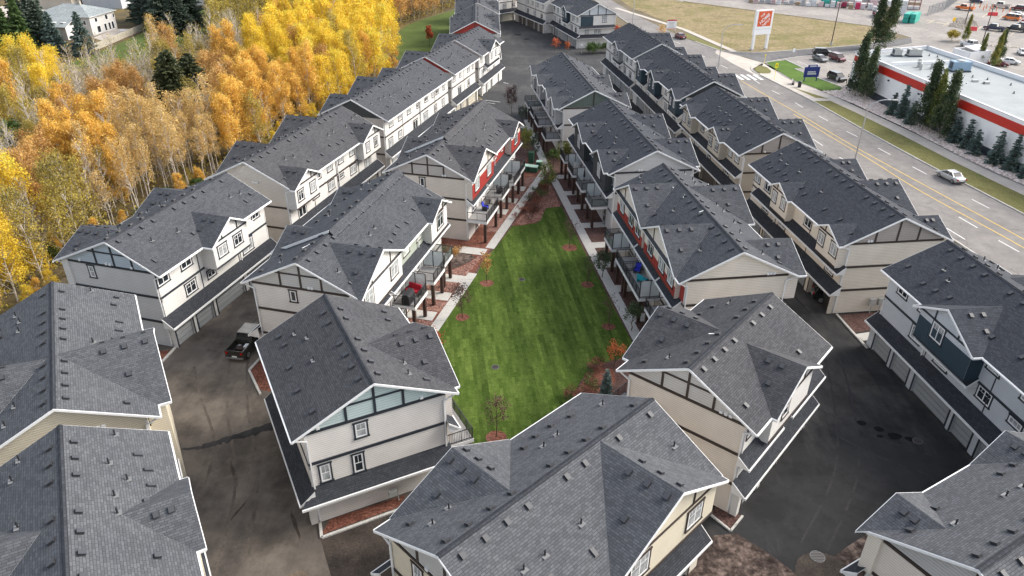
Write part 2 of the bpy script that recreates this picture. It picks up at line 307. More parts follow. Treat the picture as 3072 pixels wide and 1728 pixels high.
sheet('yard_lawn', [(-106, 170), (-104, 192), (-104, 240), (-98, 275), (-62, 300), (-60, 262), (-88, 232), (-86, 200), (-92, 172)], 'm_grass', -0.012)
# lanes of the housing estate
sheet('lane_left', [(-34.5, 10), (-8, 10), (0, 30), (-2, 60), (2, 110), (-8, 152), (-25, 142), (-46, 84), (-40, 52)], 'm_asphalt_brown', -0.008)
sheet('lane_right', [(4, 10), (60, 10), (52, 64), (44, 110), (38, 150), (34, 168), (8, 168), (6, 110), (10, 40)], 'm_asphalt_black', -0.008)
sheet('lane_far', [(-25, 142), (-8, 152), (2, 126), (8, 126), (10, 168), (34, 168), (31, 190), (30, 246), (22, 262), (-12, 262), (-14, 200), (-16, 168)], 'm_asphalt_grey', -0.004)
def jag(a, b, w0, w1, n=26, amp=.18):
    a, b = Vector(a), Vector(b); d = (b - a).normalized(); q = Vector((-d.y, d.x)); up, lo = [], []
    for i in range(n + 1):
        p = a.lerp(b, i / n); w = w0 + (w1 - w0) * i / n; up.append(tuple(p + q * (w / 2 + rnd.uniform(-amp, amp) * .4))); lo.append(tuple(p - q * (w / 2 + rnd.uniform(-amp, amp))))
    return up + lo[::-1]
sheet('lane_patch', jag((-24.6, 44.2), (-19.5, 46.9), .55, 1.0), 'm_asphalt_black', 0.0); sheet('lane_patch', jag((-27.2, 43.7), (-24.5, 44.15), .12, .4, 16, .1), 'm_asphalt_black', 0.0)
def blot(x, y, rx, ry, a, m, z, name='lane_stain'):
    c, s_ = math.cos(a), math.sin(a); pts = []
    for i in range(22):
        t = i / 22 * 6.283; k = rnd.uniform(.65, 1.1); u, v = rx * k * math.cos(t), ry * k * math.sin(t); pts.append((x + u * c - v * s_, y + u * s_ + v * c))
    sheet(name, smooth(pts, 1), m, z)
for iz, (x, y, rx, ry, a) in enumerate(((-21.2, 41.4, .14, 1.7, .5), (-19.6, 37.4, .12, 1.2, -.3), (-15.2, 36.4, .16, 1.5, .5))): blot(x, y, rx, ry, a, 'm_stain', -0.006 + iz * .0006)
sheet('near_lane', [(-13.2, 35.3), (-11.5, 31.6), (-10.6, 27), (-9, 22), (-2, 24), (-4, 32), (-7.5, 37.8)], 'm_asphalt_soil', 0.0)
sheet('sandy_patch', smooth([(-20, 26), (-13.6, 33.6), (-12.6, 30), (-14.5, 22), (-21, 20)], 2), 'm_dust', 0.0)
sheet('court_ground', [(-3, 36), (-8, 48), (-11, 58), (-20, 61), (-10, 86), (-1, 108), (1, 126), (7, 137), (14, 137), (15, 112), (19, 84), (22, 66), (22, 56), (16, 48), (10, 43), (4, 40)], 'm_mulch_dark', 0.0)
sheet('mulch_bed_left', [(-9, 58), (-19.5, 61), (-9.6, 86), (-1, 107), (2.4, 112), (4.6, 106.4), (-4.5, 73), (-7.6, 61.5)], 'm_mulch_red', 0.004)
sheet('bare_soil', smooth([(-11.2, 72), (-10.2, 79), (-6.2, 80.6), (-5.2, 78.6), (-4.2, 77.0), (-7, 74.2), (-9.8, 72)], 1), 'm_dirt', 0.008)
sheet('mulch_island', smooth([(0.0, 86.4), (2.0, 92.5), (5.0, 104.6), (6.0, 98), (6.8, 92.2), (4.6, 92.0), (3.6, 87.6), (1.4, 86.0), (0.0, 85.8)], 1), 'm_mulch_red', 0.008)
sheet('lawn', [(-8.4, 59), (-7.7, 61.0), (-4.05, 73.4), (-3.4, 76.4), (-1.9, 80.4), (0.0, 86.3), (1.4, 86.6), (3.2, 87.3), (3.9, 88.6), (4.05, 91.4), (4.9, 92.4), (6.75, 92.6), (9.3, 75.7), (11.9, 58.9), (11, 57), (7.5, 55.6), (6.2, 53.0), (5.2, 50.2), (4.6, 47), (2, 42.5), (-2.5, 42.5), (-6, 50)], 'm_lawn', 0.01)
sheet('mulch_corner', smooth([(4.7, 47.4), (5.3, 50.2), (6.3, 53.0), (7.6, 55.4), (10, 55), (8, 49)], 1), 'm_mulch_red', 0.016)
# concrete walks: every slab is a piece of its own
def slab_walk(name, a, b, w, step=1.52, mat='m_concrete', z=0.03, kind='structure'):
    root = tag(link(name, None), kind='structure'); a, b = Vector((*a, 0)), Vector((*b, 0)); d = b - a; n = max(1, round(d.length / step)); L = d.length / n
    key = (round(w, 2), round(L, 2), mat); me = SLABS.get(key)
    if me is None:
        mb = MB(); mb.box(-w / 2, w / 2, 0.012, L - 0.012, -0.08, 0, mat); me = SLABS[key] = mb.mesh('paving_slab')
    ang = math.atan2(-d.x, d.y)
    for i in range(n):
        p = a + d * (i / n); link('paving_slab', me, root, (p.x, p.y, z + rnd.uniform(-.004, .004)), ang)
    return root
SLABS = {}
slab_walk('footpath', (-8.55, 58.9), (-4.5, 73.4), 1.05)
slab_walk('footpath', (-2.75, 79.8), (4.95, 106.6), 1.1)
slab_walk('footpath', (12.9, 57.0), (5.85, 105.0), 1.1)
slab_walk('footpath', (5.3, 106.9), (4.0, 119), 1.15)
slab_walk('footpath', (4.0, 119.3), (2.6, 133), 1.3)
slab_walk('footpath', (-0.6, 130.5), (2.2, 128.2), 1.3)
def ldir(yaw): return (math.sin(R(yaw)), math.cos(R(yaw)))
# pads from the walks to the doors (left court rows face right, right court rows face left)
for (x, y, L) in ((-5.0, 71.75, 3.3), (-6.35, 67.9, 3.0), (-7.6, 63.9, 3.0), (-2.85, 78.6, 3.2), (1.0, 94.4, 3.4), (-0.35, 90.6, 3.2), (2.15, 98.9, 3.2)):
    slab_walk('door_path', (x - .35, y + .1), (x - .35 - L * .966, y + L * .26), 1.7, 1.6)
for (x, y, L) in ((9.35, 80.75, 3.3), (10.2, 75.7, 2.6), (11.0, 70.0, 2.8), (12.0, 63.9, 2.6), (8.55, 86.5, 3.4), (7.6, 92.5, 3.2), (6.95, 97.4, 3.0), (6.45, 103.9, 2.2)):
    slab_walk('door_path', (x + .15, y), (x + .15 + L * .99, y + L * .13), 1.5, 1.6)
# bark beds and kerbs at the building corners
def kerb(pts, w=0.2, h=0.13, m='m_concrete', name='kerb', z=0.0):
    mb = MB()
    for p, q in zip(pts, pts[1:]):
        mb.beam((*p, z + h / 2 - 0.02), (*q, z + h / 2 - 0.02), w, h + 0.04, m)
    return tag(mb.build(name), kind='structure')
sheet('bark_bed', [(-13.1, 35.4), (-8.1, 38.0), (-7.7, 39.2), (-12.8, 36.8)], 'm_mulch_red', 0.004); kerb([(-13.4, 36.4), (-13.0, 35.1), (-8.0, 37.7)])
sheet('bark_bed', [(-22.4, 51.6), (-24.1, 54.4), (-23.6, 56.4), (-19.6, 56.6), (-19.6, 51)], 'm_mulch_red', 0.004); kerb([(-22.0, 50.9), (-24.1, 54.4), (-23.6, 56.6)])
sheet('bark_bed', [(-37, 57.2), (-32.6, 57.6), (-32.9, 55.9), (-35.4, 54.6), (-37.4, 55.4)], 'm_mulch_red', 0.004); kerb([(-32.3, 58.2), (-32.6, 55.8), (-33.8, 52.5), (-35.6, 50)])
sheet('bark_bed', [(34.2, 64.9), (39.4, 65.7), (40.4, 62.6), (36.4, 62.0), (34.4, 61.5)], 'm_mulch_dark', 0.004); kerb([(33.9, 64.9), (34.2, 61.4), (34.5, 58.7)])
slab_walk('door_path', (34.5, 60.6), (37.6, 61.4), 1.2)
sheet('bark_bed', [(14.3, 37.5), (15.4, 36.0), (16.6, 37.3), (15.2, 38.6)], 'm_mulch_dark', 0.012); kerb([(14.2, 37.6), (15.4, 35.95), (16.6, 37.3)], .14)
sheet('unfinished_ground', smooth([(8, 24), (11.2, 33.4), (15.2, 36.3), (17.5, 34.1), (19.1, 32.0), (20.4, 32.8), (22.9, 34.6), (25.6, 36.2), (27, 30), (20, 20)], 1), 'm_dirt', 0.006)
sheet('drain_surround', [(20.7 + 1.9 * math.cos(t * .3), 32.3 + 1.9 * math.sin(t * .3)) for t in range(21)], 'm_stain', 0.012)

def disc_cover(x, y, r, label, m='flashing'):
    mb = MB(); mb.tube((0, 0, 0), (0, 0, 0.03), r, r, 20, m)
    o = mb.build('manhole_cover', None, (x, y, 0.012)); tag(o, label, 'manhole')
    g = MB()
    for i in range(-3, 4):
        w = math.sqrt(max(0, r * r * .8 - (i * r / 4) ** 2)); g.box(-w, w, i * r / 4 - .03, i * r / 4 + .03, 0.03, 0.045, 'dark_trim')
    g.build('grate_bar', o)
disc_cover(20.7, 33.8, 0.5, 'round slotted drain cover in the asphalt at the near corner of the black lane')
disc_cover(33.0, 45.4, 0.38, 'small round manhole cover among the dark stains on the black lane')
disc_cover(1.1, 72.0, 0.34, 'round grey cover in the middle of the lawn'); disc_cover(-1.5, 55.2, 0.36, 'round grey cover near the low end of the lawn')
for x, y, s in ((30.5, 46.9, .5), (31.4, 46.0, .65), (29.4, 47.6, .45), (32.5, 45.7, .5), (30.2, 46.0, .3), (1.2, 214, 1.3), (3.6, 208, 1.2)):
    sheet('oil_stain', smooth([(x + s * rnd.uniform(.6, 1.1) * math.cos(t), y + s * rnd.uniform(.5, .9) * math.sin(t)) for t in (0, .8, 1.6, 2.4, 3.2, 4, 4.8, 5.6)], 2), 'm_oil', 0.002 + s * .001)

ground_mat('m_track', [(0.3, (0.030, 0.030, 0.031)), (0.7, (0.050, 0.048, 0.046))], 0.9, 8); ground_mat('m_track_brown', [(0.3, (0.075, 0.064, 0.055)), (0.7, (0.14, 0.118, 0.098))], 0.9, 8)
def track(pts, w, m, z):
    mb = MB(); c = curve0(pts)
    for p, q in zip(c, c[1:]):
        if rnd.random() < .18: continue
        d = Vector((q[0] - p[0], q[1] - p[1])).normalized(); s = Vector((-d.y, d.x)) * w / 2 * rnd.uniform(.7, 1.1)
        mb.poly([(p[0] - s.x, p[1] - s.y, z), (q[0] - s.x, q[1] - s.y, z), (q[0] + s.x, q[1] + s.y, z), (p[0] + s.x, p[1] + s.y, z)], m)
    me = mb.mesh('tyre_track')
    if me.polygons[0].normal.z < 0: me.flip_normals()
    tag(link('tyre_track', me), kind='structure')
def curve0(pts, n=9):
    out = []
    for i in range(len(pts) - 1):
        p0 = pts[max(i - 1, 0)]; p1 = pts[i]; p2 = pts[i + 1]; p3 = pts[min(i + 2, len(pts) - 1)]
        for k in range(n): t = k / n; out.append(tuple(0.5 * (2 * p1[a] + (p2[a] - p0[a]) * t + (2 * p0[a] - 5 * p1[a] + 4 * p2[a] - p3[a]) * t * t + (3 * p1[a] - p0[a] - 3 * p2[a] + p3[a]) * t ** 3) for a in (0, 1)))
    return out + [pts[-1]]
for i, pts in enumerate(([(20, 35), (25, 42), (28, 50), (30, 60), (29, 72)], [(21.6, 34.4), (26.6, 41.6), (29.6, 50), (31.4, 60), (30.4, 72)], [(33, 41), (28.6, 44), (24.6, 48.6), (22.4, 50.8)], [(34, 43.4), (29.8, 46), (26, 50), (24, 52.6)], [(29.6, 72), (27.4, 88), (25, 104)], [(31, 72), (28.8, 88), (26.4, 104)])): track(pts, .2, 'm_track', -.0065 + i * .0009)
for i, pts in enumerate(([(-19, 30), (-20.6, 40), (-24.6, 50), (-26.6, 60), (-23.2, 76)], [(-17.4, 30.4), (-19, 40.4), (-23, 50.4), (-25, 60.2), (-21.6, 76)], [(-22.6, 36), (-23.6, 44), (-27.4, 51), (-29.4, 55)])): track(pts, .24, 'm_track_brown', -.0035 + i * .0007)
# ---------------------------------------------------------------- the street, boulevard and parking lots on the right
def curve(pts, n=6):
    out = []
    for i in range(len(pts) - 1):
        p0 = pts[max(i - 1, 0)]; p1 = pts[i]; p2 = pts[i + 1]; p3 = pts[min(i + 2, len(pts) - 1)]
        for k in range(n):
            t = k / n; out.append(tuple(0.5 * (2 * p1[a] + (p2[a] - p0[a]) * t + (2 * p0[a] - 5 * p1[a] + 4 * p2[a] - p3[a]) * t * t + (3 * p1[a] - p0[a] - 3 * p2[a] + p3[a]) * t ** 3) for a in (0, 1)))
    return out + [pts[-1]]
kr = curve([(76, 30), (73.5, 60), (70.4, 84), (67.9, 99.1), (66.0, 108.8), (63.1, 127.5), (60.5, 146.9), (57.6, 162), (56.2, 169)])   # kerb on the far side
kl = curve([(61, 30), (58.4, 60), (55.4, 84), (52.4, 99), (50.4, 109), (48, 127.5), (45.6, 147), (43.4, 163), (41.6, 182), (39, 205), (34, 240), (26, 300), (10, 400)])   # kerb behind the houses
far = curve([(56.2, 169), (55.6, 173), (57.2, 178), (60.5, 180.6), (66, 184.6), (74, 189), (84, 193.0), (100, 200), (108, 205)])
sheet('street', kr + [(56.5, 181), (57.5, 190), (55.6, 192.6), (53.1, 195.1), (47.7, 210.8), (44, 226), (40, 245), (32, 300), (18, 402)] + kl[::-1], 'm_road', 0.0)
sheet('street_apron', [(56.1, 168), (55.6, 174), (60.5, 181), (52.8, 195.6), (55.4, 192.8), (58.0, 192.4), (49.5, 196), (47.5, 195), (51, 184), (54.5, 171)][0:4] + [(51.5, 192), (53.0, 180), (55.2, 168)], 'm_walk_pale', 0.006)
sheet('side_road', [(60.5, 180.8)] + far[9:] + [(112, 214), (97, 206.2), (93.1, 203.0), (84, 199.4), (75.3, 196.6), (65.2, 193.1), (61, 192.4), (55.4, 192.8), (58, 187)], 'm_side_road', 0.004)
sheet('straw_field', [(60, 276.5), (108.9, 228.6), (104, 212), (97.1, 205.2), (93.1, 203.4), (84, 199.8), (75.3, 197.0), (65.2, 193.5), (58.2, 192.8), (49.9, 225.5), (40, 262), (36, 300), (46, 300)], 'm_straw', 0.02)
kerb([(49.4, 206), (53.2, 195.3), (55.6, 192.9), (61, 192.5), (65.2, 193.1), (75.3, 196.6), (84, 199.4), (93.1, 203.0), (98, 206.5), (106, 216), (109, 228)], 0.3, 0.12)
sheet('field_edge', [(60, 276.5), (60.9, 278), (109.9, 229.4), (108.9, 228.6)], 'm_forest_floor', 0.03)
slab_walk('street_walk', (34.5, 262), (49.8, 224), 1.7, 3.0, 'm_walk_pale', 0.05); slab_walk('street_walk', (49.9, 223.8), (56.9, 193.6), 1.7, 3.0, 'm_walk_pale', 0.05)
sheet('grass_verge', [(47.9, 211), (49.6, 219), (54.9, 195.6), (53.4, 195.6)], 'm_grass_dull', 0.03)
bl = curve([(82.5, 60), (78.6, 84), (74.5, 99.6), (69.4, 111.2), (68.4, 122), (67.0, 131), (64.3, 147.6), (61.8, 147.0)])
walk = curve([(86, 60), (80, 84), (76.0, 99.5), (73.3, 110.7), (70.9, 128.1), (67.6, 144.7), (65.2, 154.7), (61.6, 164.5), (60.7, 176), (60.6, 180.4)])
sheet('lot_ground', [(60.6, 181.2)] + far[10:] + [(112, 214), (109, 228), (60, 277), (46, 302), (46, 420), (420, 420), (420, 60), (86, 60)] + walk[1:-1], 'm_lot', 0.002)
sheet('pavement', kr + [(60.6, 181)] + walk[::-1], 'm_walk_pale', 0.03)
kerb(kr + far[1:], 0.22, 0.13, 'm_concrete')
kerb(kl, 0.22, 0.13, 'm_concrete')
sheet('boulevard_grass', [(p[0] + .25, p[1]) for p in kr if p[1] <= 147][1:] + [(64.2, 147.4), (66.0, 139), (68.6, 125), (70.4, 113), (72.6, 101.5), (76.5, 84), (82.6, 60)], 'm_grass_dull', 0.045)
sheet('verge_strip', [(62.4, 153.0), (64.4, 148.8), (62.0, 149.6), (60.0, 157.6)], 'm_grass_dull', 0.045)
sheet('grass_island', smooth([(56.2, 173.4), (56.6, 169.9), (59.7, 170.4), (60.3, 177.0), (58.2, 178.0)], 2), 'm_grass_dull', 0.05)
sheet('bank_grass', [(61.4, 181.6), (66.9, 184.0), (68.3, 175.2), (66.2, 174.8), (67.4, 169.3), (70.6, 158.2), (69.6, 155.6), (65.6, 155.2), (62.2, 164.5), (61.4, 176)], 'm_grass_bright', 0.05)
kerb([(67.0, 184.6), (68.5, 175.2), (66.2, 174.8), (67.5, 169.2), (70.9, 158.0)], 0.25, 0.14)
sheet('verge_grass_strip', [(56.8, 162), (44, 162), (43, 160)], 'm_grass_dull', 0.02) if False else None
sheet('river_rock_bed', [(65.4, 154.9), (69.7, 155.7), (71.0, 157.6), (73.4, 156), (76.4, 130), (78.6, 111), (82, 84), (86, 60), (80.6, 84), (76.5, 99.5), (73.9, 110.7), (71.4, 128.1), (68.2, 144.7)], 'm_cobble', 0.04)
# painted markings
def stripe(name, pts, w, m, z=0.012, dash=None):
    mb = MB()
    for i, (p, q) in enumerate(zip(pts, pts[1:])):
        d = Vector((q[0] - p[0], q[1] - p[1])); 
        if d.length < 1e-6: continue
        s = Vector((-d.y, d.x)).normalized() * w / 2
        mb.poly([(p[0] + s.x, p[1] + s.y, z), (p[0] - s.x, p[1] - s.y, z), (q[0] - s.x, q[1] - s.y, z), (q[0] + s.x, q[1] + s.y, z)][::-1] if False else [(p[0] - s.x, p[1] - s.y, z), (q[0] - s.x, q[1] - s.y, z), (q[0] + s.x, q[1] + s.y, z), (p[0] + s.x, p[1] + s.y, z)], m)
    me = mb.mesh(name)
    if me.polygons[0].normal.z < 0: me.flip_normals()
    return tag(link(name, me), kind='structure')
stripe('centre_line', curve([(50.4, 163.5), (52.6, 150), (54.7, 138), (57.2, 121.5), (59.3, 110), (61.5, 98.9), (65.2, 80), (70, 50)]), 0.16, 'm_line_yellow')
stripe('centre_line', curve([(53.6, 138.0), (55.6, 124.0), (57.6, 112), (59.3, 99.0), (63.2, 80.6), (67.5, 55)]), 0.16, 'm_line_yellow')
rd = [((58.0, 136.7), (58.6, 133.6)), ((59.6, 127.4), (60.3, 124.2)), ((61.3, 118.3), (61.9, 115.1)), ((62.9, 109.4), (63.5, 106.1)), ((56.6, 145.9), (57.0, 142.4)), ((54.8, 155.2), (55.5, 152.1)), ((53.5, 164.3), (53.9, 160.8)),
      ((52.0, 122.8), (52.4, 119.3)), ((53.0, 113.7), (53.6, 110.7)), ((60.0, 90.1), (60.6, 86.7)), ((56.5, 86.6), (57.1, 83.2)), ((65.1, 96.3), (65.8, 93.1)), ((61.2, 83.0), (61.9, 79.8)), ((50.9, 132), (51.3, 129)), ((50.4, 175), (49.6, 178.4)), ((47.8, 187), (46.8, 190.4)), ((44.8, 203), (43.8, 206.4))]
for a, b in rd: stripe('lane_dash', [a, b], 0.16, 'm_line_white')
for i in range(9): 
    x = 43.6 + i * 1.45; stripe('crosswalk_bar', [(x + 0.25, 164.2), (x - .35, 169.0)], 0.72, 'm_line_white', 0.016)
for a, b in (((69.7, 183.6), (70.6, 178.4)), ((72.8, 184.8), (73.6, 179.3)), ((75.8, 186.0), (76.5, 180.4)), ((78.9, 187.2), (79.6, 181.6)), ((82, 188.4), (82.6, 182.8))): stripe('stall_line', [a, b], 0.12, 'm_line_white')
for k in range(-3, 7): stripe('stall_line', [(141.8 + k * 3.0, 231.8 - k * 3.6), (136.4 + k * 3.0, 225.2 - k * 3.6)], 0.15, 'm_line_cream')
for k in range(-2, 6): stripe('stall_line', [(160 + k * 3.0, 252 - k * 3.6), (154.6 + k * 3.0, 245.4 - k * 3.6)], 0.15, 'm_line_cream')
for a, b in (((158.5, 280.3), (161.1, 276.6)), ((161.7, 274.4), (164.0, 270.8)), ((130.1, 242.7), (131.5, 240.4)), ((131.4, 238.6), (133.5, 234.8))): stripe('stop_line', [a, b], 0.4, 'm_line_cream')
for i, (a, b) in enumerate((((-7.2, 145.4), (-3.6, 143.6)), ((-6.6, 146.6), (-2.6, 144.9)), ((-2.2, 160.4), (-1.0, 159.4)))): stripe('lane_scuff', [a, b], 0.15, 'm_line_white')
